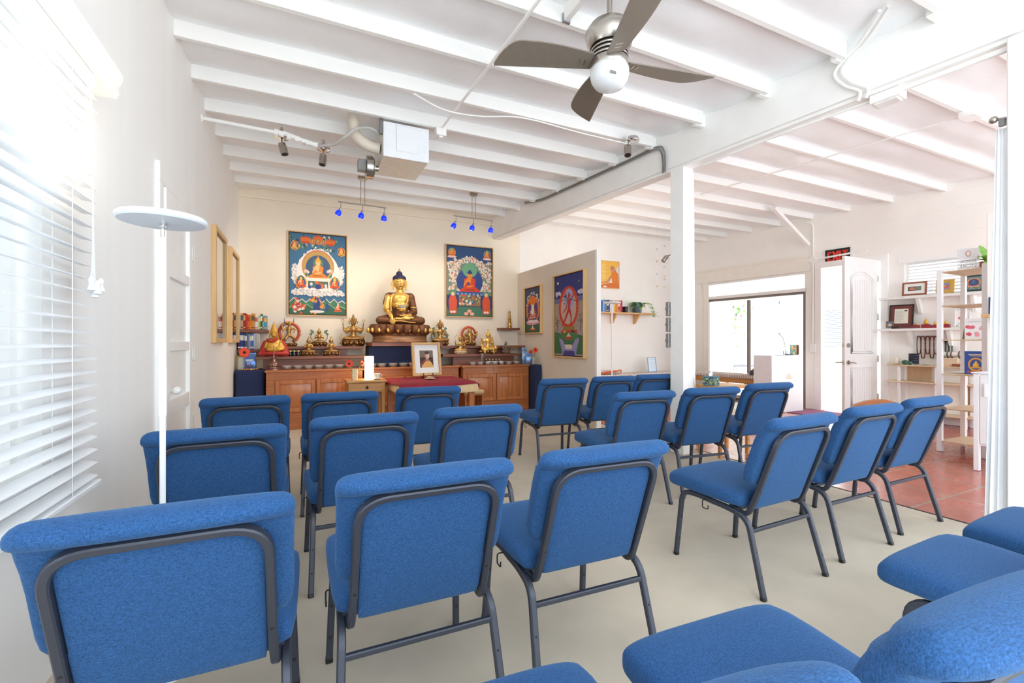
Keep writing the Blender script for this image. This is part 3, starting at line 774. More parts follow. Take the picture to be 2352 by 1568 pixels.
def picture(name, label, cat, loc, rotz, w, h, fm, shapes, bgc, depth=.03, fw=.016, inner=None, matw=0.0, matc=None, group=None, tilt=0.0, glazed=False, imname='canvas', bl=.012):
    """framed flat picture; local x across, z up, faces -y; origin at the centre of its back"""
    t = thing(name, label, cat, loc, rotz, group); t.rotation_euler = (tilt, 0, rotz)
    mb = MB()
    mb.box(-w / 2, -w / 2 + fw, -depth, 0, -h / 2, h / 2, bev=.002); mb.box(w / 2 - fw, w / 2, -depth, 0, -h / 2, h / 2, bev=.002)
    mb.box(-w / 2 + fw, w / 2 - fw, -depth, 0, h / 2 - fw, h / 2, bev=.002); mb.box(-w / 2 + fw, w / 2 - fw, -depth, 0, -h / 2, -h / 2 + fw, bev=.002)
    obj('frame', mb, fm, t)
    cols = []; mb = MB()
    def ci(c):
        c = tuple(int(k) for k in c)
        if c not in cols: cols.append(c)
        return cols.index(c)
    y = -depth * .5
    iw, ih = w - 2 * fw, h - 2 * fw
    if inner: mb.box(-iw / 2, iw / 2, y, -.001, -ih / 2, ih / 2, ci(inner)); iw -= 2 * bl; ih -= 2 * bl; y -= .0006
    if matw: mb.box(-iw / 2, iw / 2, y, -.001, -ih / 2, ih / 2, ci(matc)); iw -= 2 * matw; ih -= 2 * matw; y -= .0006
    mb.box(-iw / 2, iw / 2, y, -.001, -ih / 2, ih / 2, ci(bgc))
    for pts, c in shapes:
        y -= .00001
        P = [(min(1, max(0, a)), min(1, max(0, b))) for a, b in pts]
        mb.add([((a - .5) * iw, y, (b - .5) * ih) for a, b in P], [list(range(len(P)))], ci(c))
    obj(imname, mb, [flat(c) for c in cols], t, 0)
    if glazed:
        mb = MB(); mb.box(-w / 2 + fw, w / 2 - fw, -depth * .9, -depth * .86, -h / 2 + fw, h / 2 - fw); obj('glazing', mb, glass, t)
    return t
def rect(a, b, c, d): return [(a, b), (c, b), (c, d), (a, d)]
def hills(sh, rnd, base, amp, col, edge=None, n=7):
    pts = [(0, 0)]
    for i in range(n * 2 + 1): pts.append((i / (n * 2), base + (amp if i % 2 else 0) * rnd.uniform(.6, 1.1)))
    pts.append((1, 0))
    if edge: sh.append(([(a, b + .012 if 0 < i < len(pts) - 1 else b) for i, (a, b) in enumerate(pts)], edge))
    sh.append((pts, col))

# left painting: yellow-hatted teacher in clouds
rnd = random.Random(3); sh = []
BL = (62, 112, 148); GR = (72, 124, 92); WH = (232, 224, 218); OR = (222, 110, 44); RD = (206, 74, 36); YE = (232, 164, 50)
for i in range(26): cloud(sh, rnd, rnd.random(), rnd.uniform(.8, .99), .05, [GR, (120, 150, 130), (52, 84, 104), WH])
for x, y in ((.28, .93), (.5, .95), (.72, .92)): sh.append((rect(x - .09, y - .03, x + .09, y + .02), OR)); sh.append((rect(x - .06, y - .05, x + .06, y - .025), RD)); sh.append(([(x - .1, y + .02), (x + .1, y + .02), (x, y + .045)], (200, 90, 70)))
for x in (.4, .5, .6): fig(sh, x, .88, .045, OR, YE, (90, 140, 110), (YE, BL))
for i in range(120):
    a = i / 120 * 2 * pi; cloud(sh, rnd, .5 + .37 * cos(a) * (.8 if sin(a) > .3 else 1.12), .52 + .27 * sin(a), .05, [WH, (196, 190, 190), (242, 238, 234), (226, 220, 216)], 7)
sh.append((ell(.5, .52, .38, .28), (238, 232, 226))); 
sh.append((ell(.5, .60, .29, .205), (206, 120, 90))); sh.append((ell(.5, .595, .28, .195), (194, 156, 84))); sh.append((ell(.5, .58, .22, .16), (64, 88, 122)))
for x in (.3, .7): cloud(sh, rnd, x, .535, .05, [(240, 196, 188), (248, 226, 220), (226, 150, 140)], 7); cloud(sh, rnd, x, .49, .04, [GR], 3)
sh.append((rect(.3, .40, .7, .46), (238, 230, 214))); sh.append((rect(.32, .33, .68, .415), (86, 110, 96)))
for i in range(14): sh.append((ell(rnd.uniform(.34, .66), rnd.uniform(.33, .40), .025, .02, 10), [OR, BL, (58, 74, 130), WH, RD][i % 5]))
fig(sh, .5, .455, .185, (226, 136, 50), (240, 190, 130), (70, 130, 108), None, YE)
sh.append((ell(.5, .345, .05, .03), (40, 66, 130)))
for x in (.2, .8): fig(sh, x, .335, .105, (222, 90, 36), (238, 186, 130), (56, 112, 92), (YE, (70, 90, 150)), YE if x > .5 else None)
for i in range(44): cloud(sh, rnd, .05 + .90 * i / 43, .275 + .018 * sin(i * 1.3), .045, [WH, (244, 240, 236), (200, 194, 194), (226, 220, 218)], 7)
for x, y in ((.09, .80), (.92, .76)): fig(sh, x, y, .075, YE, (238, 180, 110), OR, (YE, (58, 74, 130)), OR)
hills(sh, rnd, .14, .05, GR, WH); hills(sh, rnd, .07, .05, (56, 104, 84), (150, 180, 150), 5)
for i in range(60): sh.append((ell(.16 + rnd.gauss(0, .05), .09 + rnd.gauss(0, .035), .025, .018, 9), [(206, 90, 56), (224, 130, 90), (180, 70, 50), WH][i % 4]))
for i in range(60): sh.append((ell(.48 + rnd.gauss(0, .05), .115 + rnd.gauss(0, .045), .024, .02, 9), [YE, OR, (226, 140, 60), (60, 90, 140)][i % 4]))
for i in range(24): sh.append((ell(.48 + rnd.gauss(0, .03), .09 + rnd.gauss(0, .03), .024, .02, 9), (44, 72, 126)))
sh.append((ell(.48, .035, .13, .018), WH)); fig(sh, .86, .04, .085, (222, 96, 40), (236, 200, 170)); sh.append((ell(.66, .09, .03, .05), (50, 78, 140)))
a = onY(660, 528, 7.46); b = onY(798, 727, 7.46)
picture('framed_painting', 'large painting of a yellow-hatted seated teacher in white clouds, on the cream wall', 'painting', ((a.x + b.x) / 2, 7.5, (a.z + b.z) / 2), 0, b.x - a.x, a.z - b.z, framew, sh, BL, .04, .014, (24, 28, 34), group='framed paintings with seated figures')
# right painting: orange-robed figure with blue aura
rnd = random.Random(5); sh = []
sh.append((rect(0, .62, 1, 1), (40, 76, 124))); sh.append((rect(0, .3, 1, .78), (120, 138, 122))); sh.append((rect(0, 0, 1, .3), (46, 74, 128))); sh.append((rect(0, 0, 1, .13), (70, 120, 96)))
for i in range(90): cloud(sh, rnd, .5 + rnd.choice((-1, 1)) * rnd.uniform(.22, .45), rnd.uniform(.36, .80), .05, [(218, 208, 190), (196, 186, 166), (120, 142, 124), (222, 150, 120), (226, 218, 204)], 6)
for i in range(80):
    a_ = pi * i / 79; cloud(sh, rnd, .5 + .33 * cos(a_) * rnd.uniform(.85, 1.15), .58 + .26 * sin(a_) * rnd.uniform(.8, 1.05), .042, [(232, 222, 206), (214, 110, 80), (226, 200, 160), (232, 214, 196), (130, 146, 150)], 6)
fig(sh, .11, .86, .085, (226, 120, 40), (236, 160, 70), (90, 150, 120), ((200, 150, 80), (226, 120, 60))); fig(sh, .89, .86, .085, (226, 120, 40), (236, 160, 70), (90, 150, 120), ((200, 150, 80), (60, 84, 140)))
sh.append((ell(.11, .845, .1, .016), (236, 190, 180))); sh.append((ell(.89, .845, .1, .016), (236, 190, 180)))
sh.append((ell(.5, .50, .29, .20), (44, 66, 132))); sh.append((ell(.5, .665, .165, .105), (104, 162, 124)))
fig(sh, .5, .345, .25, (208, 62, 34), (226, 132, 40), None, None, None, (40, 60, 124))
sh.append((ell(.47, .47, .035, .022), (48, 70, 140)))
for i in range(7): sh.append((ell(.24 + .52 * i / 6, .325, .05, .03), (44, 72, 136))); sh.append((ell(.24 + .52 * i / 6, .318, .03, .018), (120, 150, 190)))
sh.append((rect(.26, .14, .74, .30), (140, 110, 70)))
for i in range(60): sh.append((ell(rnd.uniform(.27, .73), rnd.uniform(.14, .30), .025, .012, 9), [(206, 84, 48), (60, 84, 140), (170, 140, 80), (80, 120, 96), (226, 200, 160)][i % 5]))
cloud(sh, rnd, .5, .2, .07, [(50, 74, 140), (232, 220, 200), (90, 140, 120)], 12)
for x in (.13, .87):
    sh.append((ell(x, .19, .13, .14), (44, 60, 116))); sh.append((ell(x, .32, .07, .045), (84, 140, 112)))
    sh.append(([(x - .08, .05), (x + .08, .05), (x + .09, .22), (x + .05, .29), (x - .05, .29), (x - .09, .22)], (214, 84, 50))); sh.append((ell(x, .312, .035, .028), (236, 196, 160))); sh.append((ell(x, .05, .09, .025), (214, 90, 60))); sh.append((ell(x - .03, .055, .03, .018), (244, 214, 200))); sh.append((ell(x + .03, .055, .03, .018), (244, 214, 200)))
for x, y in ((.42, .03), (.55, .028), (.49, .07)): sh.append((ell(x, y, .05, .025), (236, 170, 150)))
a = onY(1023, 559, 7.46); b = onY(1133, 730, 7.46)
picture('framed_painting', 'large painting of an orange-robed seated figure with a blue aura, right of the big statue', 'painting', ((a.x + b.x) / 2, 7.5, (a.z + b.z) / 2), 0, b.x - a.x, a.z - b.z, framew, sh, (120, 138, 122), .05, .014, (24, 28, 34), group='framed paintings with seated figures')
# partition: white figure in a flower arch, and red dancer in a flame ring
rnd = random.Random(8); sh = []
sh.append((rect(0, 0, 1, .2), (60, 96, 76)))
for i in range(18): cloud(sh, rnd, .5 + .36 * cos(pi * i / 17), .58 + .32 * sin(pi * i / 17), .07, [(232, 224, 220), (60, 70, 100), (226, 210, 206)], 5)
sh.append((ell(.5, .5, .42, .32), (210, 130, 80))); sh.append((ell(.5, .48, .33, .27), (84, 60, 110))); sh.append((ell(.5, .71, .2, .12), (226, 120, 40)))
fig(sh, .5, .32, .26, (200, 110, 80), (236, 230, 224)); sh.append((rect(.42, .42, .58, .62), (236, 230, 224)))
sh.append((ell(.5, .21, .42, .05), (226, 160, 180))); sh.append((ell(.5, .24, .36, .035), (236, 220, 224)))
for i in range(30): sh.append((ell(.5 + rnd.gauss(0, .14), .36 + rnd.gauss(0, .06), .04, .014, 9), [(206, 70, 50), (232, 226, 220), (224, 130, 60)][i % 3]))
sh.append((ell(.5, .06, .2, .025), (214, 90, 40))); sh.append(([(.42, .06), (.58, .06), (.5, .16)], (236, 220, 216)))
p1 = onX(1205, 662, 3.57); p2 = onX(1244, 765, 3.57)
picture('framed_painting', 'narrow painting of a white figure inside a flower arch, on the partition', 'painting', (3.594, (p1.y + p2.y) / 2, (p1.z + p2.z) / 2), -pi / 2, p1.y - p2.y, p1.z - p2.z, framew, sh, (62, 76, 106), .05, .018, (24, 28, 34), group='framed paintings on the partition')
rnd = random.Random(11); sh = []
sh.append((rect(0, 0, 1, .42), (168, 150, 150))); sh.append((rect(0, .36, 1, .72), (170, 150, 140))); sh.append((rect(0, .66, 1, .78), (110, 110, 160))); sh.append((rect(0, .72, 1, 1), (44, 54, 124)))
sh.append((ell(.12, .92, .03, .018), (240, 236, 226))); sh.append((ell(.84, .9, .02, .012), (200, 150, 60)))
for x, y in ((.12, .78), (.88, .77)): cloud(sh, rnd, x, y, .07, [(226, 222, 230), (190, 190, 220)], 8)
ring = [];
for i in range(72):
    a_ = 2 * pi * i / 72; k = 1.0 + (.05 if i % 2 else -.02); ring.append((.49 + .33 * k * cos(a_), .60 + .255 * k * sin(a_)))
sh.append((ring, (206, 66, 34))); sh.append((ell(.49, .595, .265, .21), (196, 172, 160))); sh.append((ell(.5, .7, .17, .13), (170, 160, 200)))
R_ = (190, 50, 44)
sh += [(ell(.52, .74, .04, .03), R_), ([(.46, .70), (.58, .70), (.55, .60), (.57, .55), (.45, .55), (.49, .61)], R_), ([(.45, .56), (.54, .56), (.40, .44), (.28, .36), (.26, .375), (.36, .46)], R_), ([(.51, .56), (.58, .55), (.61, .46), (.59, .36), (.55, .36), (.57, .46)], R_),
  ([(.56, .69), (.66, .76), (.62, .84), (.65, .84), (.70, .75), (.58, .67)], R_), ([(.46, .69), (.41, .60), (.30, .54), (.31, .525), (.44, .585), (.49, .67)], R_), ([(.3, .745), (.85, .64), (.85, .647), (.3, .752)], (60, 50, 50))]
for i in range(26): sh.append((ell(.37 + rnd.gauss(0, .05), .72 + rnd.gauss(0, .03), .012, .008, 8), (50, 40, 40)))
sh.append((rect(.3, .31, .7, .36), (150, 120, 60))); sh.append((rect(.24, .27, .78, .315), (180, 70, 50)))
for i in range(3): sh.append((ell(.36 + .14 * i, .295, .05, .018), [(220, 170, 60), (200, 60, 50), (50, 50, 60)][i]))
sh.append(([(0, .3), (.2, .28), (.5, .2), (.8, .26), (1, .24), (1, .02), (0, .02)], (62, 110, 74))); sh.append((ell(.5, .24, .34, .05), (76, 124, 80)))
sh.append(([(.16, .22), (.3, .19), (.4, .1), (.6, .1), (.72, .2), (.86, .22), (.78, .1), (.74, 0), (.3, 0), (.24, .1)], (150, 146, 196))); sh.append(([(.3, 0), (.35, .06), (.68, .06), (.72, 0)], (70, 66, 140)))
sh.append((rect(.42, .20, .58, .235), (190, 60, 50))); sh.append(([(.42, .235), (.58, .235), (.5, .28)], (222, 196, 170)))
for i in range(22): sh.append(([(.36 + .3 * rnd.random(), .08 + .06 * rnd.random()) for _ in range(3)], (222, 210, 190)))
for x in (.1, .9):
    sh.append((rect(x - .01, .3, x + .01, .42), (80, 74, 60)))
    for i in range(26): sh.append((ell(x + rnd.gauss(0, .05), .44 + rnd.gauss(0, .03), .012, .006, 7), (92, 92, 72)))
p1 = onX(1273, 635, 3.57); p2 = onX(1345, 823, 3.57)
picture('framed_painting', 'tall painting of a red dancer in a flame ring, on the partition', 'painting', (3.594, (p1.y + p2.y) / 2, (p1.z + p2.z) / 2), -pi / 2, p1.y - p2.y, p1.z - p2.z, framew, sh, (62, 76, 140), .06, .016, (24, 28, 34), group='framed paintings on the partition')

# glazed frames on the left wall
silk = mat('pale_backing_sheet', (226, 220, 206), .6, var=.04, vscale=20)
def glazed(label, y0, y1):
    w, h = y1 - y0, 1.17
    t = thing('glazed_frame', label, 'picture', (-.80, (y0 + y1) / 2, 1.75), pi / 2, 'tall pale wood glazed frames on the left wall')
    mb = MB(); d = .045
    mb.box(-w / 2, -w / 2 + .05, -d, 0, -h / 2, h / 2, bev=.003); mb.box(w / 2 - .05, w / 2, -d, 0, -h / 2, h / 2, bev=.003)
    mb.box(-w / 2 + .05, w / 2 - .05, -d, 0, h / 2 - .05, h / 2, bev=.003); mb.box(-w / 2 + .05, w / 2 - .05, -d, 0, -h / 2, -h / 2 + .05, bev=.003)
    obj('frame', mb, framew, t)
    mb = MB(); mb.box(-w / 2 + .05, w / 2 - .05, -.012, 0, -h / 2 + .05, h / 2 - .05); obj('backing', mb, silk, t)
    mb = MB(); mb.box(-w / 2 + .05, w / 2 - .05, -.024, -.02, -h / 2 + .05, h / 2 - .05); obj('glazing', mb, glassy('mirror_glass', gloss=2.2), t)
glazed('tall glazed pale wood frame on the left wall, nearer the closet door', 5.29, 6.05)
glazed('tall glazed pale wood frame on the left wall, nearer the altar corner', 6.44, 7.20)
# ---------------------------------------------------------------- statues
gold = mat('bright_gilding', (236, 192, 104), .34, .6, var=.10, vscale=14)
brass = mat('aged_brass', (184, 144, 84), .38, .7, var=.25, vscale=30)
dbrass = mat('dark_brass', (112, 76, 42), .42, .7, var=.25, vscale=18)
copperbrown = mat('brown_patina', (116, 74, 46), .45, .45, var=.22, vscale=12)
hairblue = mat('dark_blue_hair', (30, 38, 72), .6, bump=.4, bscale=120)
lipred = flat((170, 50, 40)); whitepaint = mat('white_porcelain', (236, 236, 232), .2)
flamered = mat('red_flame_paint', (190, 76, 46), .5, var=.2, vscale=40)
robe_red = mat('crimson_robe', (182, 52, 46), .5, var=.1, vscale=10)
goldpaint = mat('golden_paint', (224, 172, 72), .38, .4, var=.08, vscale=12)
verdigris = mat('verdigris', (110, 140, 116), .6, .2, var=.2, vscale=40)
rubyred = mat('ruby_glass_beads', (150, 70, 60), .3, .3)

def lotus(t, r, z0, h, m, pm, n=14, k=1.0, depth=.8):
    """double lotus pedestal with a petal ring; t parent, r half width, oval in plan"""
    mb = MB(); N = 40
    def ring(q, z): return [(r * q * cos(2 * pi * i / N), r * q * depth * sin(2 * pi * i / N), z0 + z * h) for i in range(N)]
    mb.loft([ring(.90, 0), ring(.92, .06), ring(.88, .28), ring(.80, .34), ring(.86, .45), ring(.95, .62), ring(.97, .82), ring(.93, .94), ring(.97, .96), ring(.97, 1.0)])
    obj('pedestal', mb, m, t)
    mb = MB()
    for i in range(n):
        a = 2 * pi * (i + .5) / n
        ca, sa = cos(a), sin(a)
        w = 2 * pi * r / n * .50
        c = Vector((r * .90 * ca, r * .90 * depth * sa, z0 + .55 * h)); tx = Vector((-sa, ca * depth, 0)).normalized(); nx = Vector((ca * depth, sa, 0)).normalized()
        vs = []; fs = []; U, V = 8, 6
        for j in range(V + 1):
            f = j / V; ww = w * (sin(pi * min(1, .18 + f * .72)) ** .6) * (1 if f < .9 else .6)
            for q in range(U + 1):
                s = (q / U - .5) * 2
                bul = (1 - s * s) * .13 * r * sin(pi * (.15 + .8 * (1 - f)))
                vs.append(c + tx * (s * ww) + nx * (bul + .08 * r * (1 - f) - .02 * r) + Vector((0, 0, (f - .5) * -.86 * h)))
        for j in range(V):
            for q in range(U): fs.append((j * (U + 1) + q, j * (U + 1) + q + 1, (j + 1) * (U + 1) + q + 1, (j + 1) * (U + 1) + q))
        mb.add(vs, fs)
    obj('petals', mb, m, t, 60, solid=.004 * r / .4)
    if pm is not None:
        mb = MB()
        for i in range(n):
            a = 2 * pi * (i + .5) / n
            mb.sph((r * 1.06 * cos(a), r * 1.06 * depth * sin(a), z0 + .50 * h), (min(.085, 1.3 / n) * r, min(.06, 1.0 / n) * r, .20 * h), 10, 8)
        obj('petal_bosses', mb, pm, t)
def petal_flower(mb, c, r, n, layers, mi=0, tilt0=.25, tilt1=1.25):
    """open flower of pointed petals around c"""
    for l in range(layers):
        t = tilt0 + (tilt1 - tilt0) * l / max(1, layers - 1); rr = r * (1 - .22 * l)
        for i in range(n):
            a = 2 * pi * (i + .5 * l) / n; d = Vector((cos(a) * cos(t), sin(a) * cos(t), sin(t))); s = Vector((-sin(a), cos(a), 0)); u = d.cross(s)
            w = rr * .30; c0 = Vector(c)
            vs = [c0, c0 + d * rr * .4 + s * w - u * .05 * rr, c0 + d * rr * .75 + s * w * .8, c0 + d * rr, c0 + d * rr * .75 - s * w * .8, c0 + d * rr * .4 - s * w - u * .05 * rr, c0 + d * rr * .5 + u * .08 * rr]
            mb.add(vs, [(0, 1, 6), (1, 2, 6), (2, 3, 6), (3, 4, 6), (4, 5, 6), (5, 0, 6)], mi)

# ---- the large seated statue
def big_statue():
    t = thing('seated_statue', 'large gilded seated statue with dark blue hair and brown robe on a lotus base', 'statue', (1.40, 7.14, 1.168))
    mb = MB(); N = 48
    mb.loft([[(.43 * q * cos(2 * pi * i / N), .25 * q * sin(2 * pi * i / N), z) for i in range(N)] for q, z in ((.98, 0), (1, .012), (.96, .03), (.95, .085), (.97, .098))]); obj('plinth', mb, mat('worn_copper_plinth', (158, 116, 84), .4, .6, var=.2, vscale=10), t)
    lotus(t, .455, .095, .178, copperbrown, gold, 20, depth=.58)
    z = .272
    def e(x, y, zz, a, b, c): return ('e', (x, y, z + zz), (a, b, c))
    def c(p, q, r0, r1): return ('c', (p[0], p[1], z + p[2]), (q[0], q[1], z + q[2]), r0, r1)
    blob('robe', [
        e(0, .03, .085, .27, .17, .085), c((.10, .02, .09), (.315, -.06, .062), .09, .064), c((.315, -.06, .062), (.02, -.165, .058), .062, .05),
        c((-.10, .02, .09), (-.315, -.06, .062), .09, .064), c((-.315, -.06, .062), (-.02, -.165, .055), .062, .05),
        c((0, .035, .10), (0, .045, .40), .128, .128), e(0, .045, .40, .185, .105, .095), c((-.16, .045, .43), (.165, .045, .43), .072, .075),
        c((.172, .045, .42), (.213, .01, .20), .066, .060), c((.213, .01, .20), (.10, -.10, .155), .055, .036),
        c((-.172, .05, .42), (-.205, .03, .33), .062, .055),
    ], copperbrown, t, .011, 6)
    blob('gilded_skin', [
        e(-.005, -.03, .385, .138, .092, .11), e(-.005, -.04, .30, .128, .082, .07), e(-.005, .0, .445, .15, .075, .05), c((0, .02, .45), (-.008, .0, .575), .066, .054),
        e(-.012, -.012, .65, .100, .096, .104), e(-.012, -.05, .60, .062, .05, .052),
        c((-.178, .01, .42), (-.205, -.05, .235), .050, .062), c((-.185, -.04, .40), (-.215, -.075, .25), .05, .055), c((-.205, -.05, .22), (-.165, -.165, .12), .040, .032), c((-.165, -.165, .12), (-.155, -.195, .07), .026, .024),
        c((.13, -.11, .135), (.02, -.185, .128), .034, .026), c((.10, -.19, .09), (-.10, -.205, .085), .026, .020), c((.0, -.20, .10), (.16, -.18, .10), .024, .018),
    ], gold, t, .0085, 4)
    mb = MB()
    for k in range(4):
        x = -.178 + k * .017; mb.cap((x, -.205, z + .075), (x - .001, -.222, z + .012 - (.006 if k in (1, 2) else 0)), .0095, .007, 8)
    mb.cap((-.125, -.195, z + .085), (-.118, -.215, z + .045), .010, .008, 8)
    obj('fingers', mb, gold, t); mb = MB()
    for k in range(4): mb.cap((.03 - .004 * k, -.19 - .012 * k, z + .13), (-.045, -.188 - .014 * k, z + .132), .010, .008, 8)
    mb.cap((.05, -.20, z + .138), (.0, -.215, z + .155), .010, .008, 8)
    obj('fingers', mb, gold, t)
    # folded gold hem and shawl
    mb = MB(); mb.tube(bez([(-.12, -.07, z + .46), (-.15, -.10, z + .40), (-.165, -.125, z + .30), (-.16, -.125, z + .20)]), .012, 8)
    mb.tube(bez([(.11, -.055, z + .45), (.085, -.125, z + .36), (.02, -.135, z + .27), (-.07, -.125, z + .24)]), .010, 8); mb.tube([(.152, -.02, z + .275), (.22, -.058, z + .265), (.268, -.01, z + .27)], .007, 8)
    mb.tube(bez([(-.20, -.17, z + .04), (-.05, -.225, z + .05), (.1, -.215, z + .03), (.2, -.16, z + .03)]), .008, 8)
    obj('gilded_hems', mb, gold, t)
    # hair, ears, face
    hx, hy, hz = -.012, .004, z + .708
    mb = MB(); mb.sph((hx, hy, hz + .006), (.104, .100, .064), 24, 14); mb.sph((hx, hy + .005, hz + .075), (.05, .05, .05), 18, 12)
    obj('hair', mb, hairblue, t)
    mb = MB(); mb.lathe([(.018, 0), (.02, .01), (.012, .018), (.016, .028), (.010, .04), (.001, .055)], 14, (hx, hy + .004, hz + .118)); obj('finial', mb, gold, t)
    mb = MB()
    for s in (-1, 1):
        x = hx + s * .103
        mb.tube(bez([(x - s * .008, -.002, z + .675), (x + s * .014, -.004, z + .668), (x + s * .012, -.006, z + .62), (x, -.01, z + .56), (x + s * .002, -.012, z + .535), (x - s * .006, -.010, z + .575), (x - s * .006, -.006, z + .62)], 5), .0105, 8)
    obj('long_ears', mb, gold, t)
    mb = MB()
    fyy = -.105
    mb.tube(bez([(hx - .004, fyy + .008, z + .675), (hx, fyy - .006, z + .645), (hx, fyy - .014, z + .622)]), [.006, .006, .0065, .007, .0075, .008, .0085, .009, .0095, .010, .011, .012, .012], 8)
    for s in (-1, 1): mb.sph((hx + s * .010, fyy - .004, z + .622), (.009, .010, .007), 10, 8)
    mb.sph((hx, fyy + .018, z + .562), (.022, .02, .016), 12, 8)
    obj('nose_and_chin', mb, gold, t)
    for s in (-1, 1):
        mb = MB(); mb.tube(bez([(hx + s * .014, fyy - .001, z + .657), (hx + s * .034, fyy + .003, z + .654), (hx + s * .054, fyy + .018, z + .658)]), .0034, 6); obj('eyelid', mb, mat('dark_line_paint', (70, 48, 30), .5), t)
        mb = MB(); mb.tube(bez([(hx + s * .014, fyy + .004, z + .676), (hx + s * .036, fyy + .006, z + .690), (hx + s * .060, fyy + .024, z + .679)]), .0028, 6); obj('eyebrow', mb, mat('dark_line_paint', (70, 48, 30), .5), t)
    mb = MB(); mb.sph((hx - .010, fyy + .001, z + .593), (.015, .009, .0055), 12, 8); mb.sph((hx + .010, fyy + .001, z + .593), (.015, .009, .0055), 12, 8); mb.sph((hx, fyy + .002, z + .586), (.016, .009, .006), 12, 8); obj('lips', mb, lipred, t)
    return t
big_statue()
# bowl with a white paper lotus in the statue's lap hand
t = thing('alms_bowl', 'golden bowl with a white lotus held in the lap of the large statue', 'bowl', (1.395, 6.94, 1.628))
mb = MB(); mb.lathe([(.02, 0), (.045, .012), (.056, .035), (.05, .055), (.046, .055), (.04, .03), (.015, .012)], 20); obj('bowl', mb, gold, t)
mb = MB(); petal_flower(mb, (0, 0, .045), .092, 11, 4, 0, .70, 1.40); obj('lotus_flower', mb, mat('white_petals', (246, 240, 236), .6), t)

# ---- smaller statues
def figure(t, s, m, z, arms='fold', hat=None, mi_v=.034, face=True, skirt=None, head=None):
    """seated cross-legged figure, height about s above z, facing -y"""
    def P(x, y, h): return (x * s, y * s, z + h * s)
    E = [('e', P(0, .02, .10), (.25 * s, .18 * s, .10 * s)), ('c', P(.12, 0, .11), P(.36, -.10, .075), .10 * s, .07 * s), ('c', P(.36, -.10, .075), P(.0, -.22, .07), .07 * s, .055 * s), ('c', P(-.12, 0, .11), P(-.36, -.10, .075), .10 * s, .07 * s), ('c', P(-.36, -.10, .075), P(-.0, -.22, .06), .07 * s, .055 * s),
         ('c', P(0, .02, .10), P(0, .03, .30), .13 * s, .105 * s), ('c', P(0, .03, .30), P(0, .03, .46), .105 * s, .135 * s), ('c', P(-.16, .03, .51), P(.16, .03, .51), .07 * s, .07 * s), ('c', P(0, .02, .52), P(0, 0, .64), .06 * s, .055 * s), ('e', P(0, -.01, .735), (.118 * s, .12 * s, .135 * s))]
    for sd in (-1, 1):
        el = P(sd * .29, -.01, .31)
        E.append(('c', P(sd * .21, .03, .50), el, .055 * s, .048 * s))
        if arms == 'fold': E.append(('c', el, P(sd * .03, -.18, .40), .055 * s, .04 * s))
        elif arms == 'lap': E.append(('c', el, P(sd * .05, -.22, .22), .055 * s, .042 * s))
        elif arms == 'up': E.append(('c', el, P(sd * .33, -.10, .62), .052 * s, .038 * s)); E.append(('e', P(sd * .34, -.11, .68), (.05 * s,) * 3))
        elif arms == 'four':
            E.append(('c', el, P(sd * .03, -.18, .42), .05 * s, .04 * s))
            E += [('c', P(sd * .21, .06, .50), P(sd * .36, .02, .40), .045 * s, .045 * s), ('c', P(sd * .36, .02, .40), P(sd * .39, -.03, .64), .042 * s, .034 * s), ('e', P(sd * .395, -.03, .68), (.045 * s,) * 3)]
        elif arms == 'mixed':
            E.append(('c', el, P(sd * .42, -.14, .62) if sd < 0 else P(.06, -.2, .36), .052 * s, .038 * s))
    blob('body', E, m, t, mi_v * s, 3)
    if hat:
        mb = MB(); hz = z + .80 * s
        if hat == 'pointed':
            mb.lathe([(.125, -.02), (.13, .02), (.10, .07), (.06, .15), (.02, .26), (.004, .32)], 20); mb.v = [Vector((p.x * s, p.y * s - .005 * s, hz + p.z * s)) for p in mb.v]
            for sd in (-1, 1): mb.cap((sd * .115 * s, .02 * s, hz), (sd * .15 * s, .0, hz - .26 * s), .028 * s, .02 * s, 8)
            obj('pointed_hat', mb, head or m, t)
        elif hat == 'crown':
            for i in range(5):
                a = pi + pi * i / 4; c = Vector((.115 * s * cos(a), .11 * s * sin(a), hz))
                mb.cap(c, c + Vector((.02 * s * cos(a), .02 * s * sin(a), .11 * s)), .03 * s, .008 * s, 8)
            mb.lathe([(.1 * s, hz - .0), (.07 * s, hz + .05 * s), (.075 * s, hz + .10 * s), (.04 * s, hz + .16 * s), (.045 * s, hz + .2 * s), (.004 * s, hz + .27 * s)], 16)
            for sd in (-1, 1): mb.tube(bez([(sd * .11 * s, 0, hz), (sd * .17 * s, 0, hz - .04 * s), (sd * .14 * s, -.01 * s, hz - .14 * s)]), .02 * s, 8)
            obj('crown', mb, head or m, t)
        elif hat == 'knot':
            mb.lathe([(.10 * s, hz), (.085 * s, hz + .04 * s), (.05 * s, hz + .07 * s), (.045 * s, hz + .11 * s), (.003 * s, hz + .15 * s)], 16); obj('hair_knot', mb, head or m, t)
    if face:
        mb = MB(); mb.cap(P(0, -.115, .76), P(0, -.128, .725), .012 * s, .02 * s, 8)
        for sd in (-1, 1): mb.sph(P(sd * .042, -.108, .762), (.028 * s, .012 * s, .010 * s), 8, 6)
        mb.sph(P(0, -.115, .685), (.03 * s, .012 * s, .01 * s), 8, 6); obj('face', mb, dbrass if m is not dbrass else brass, t)
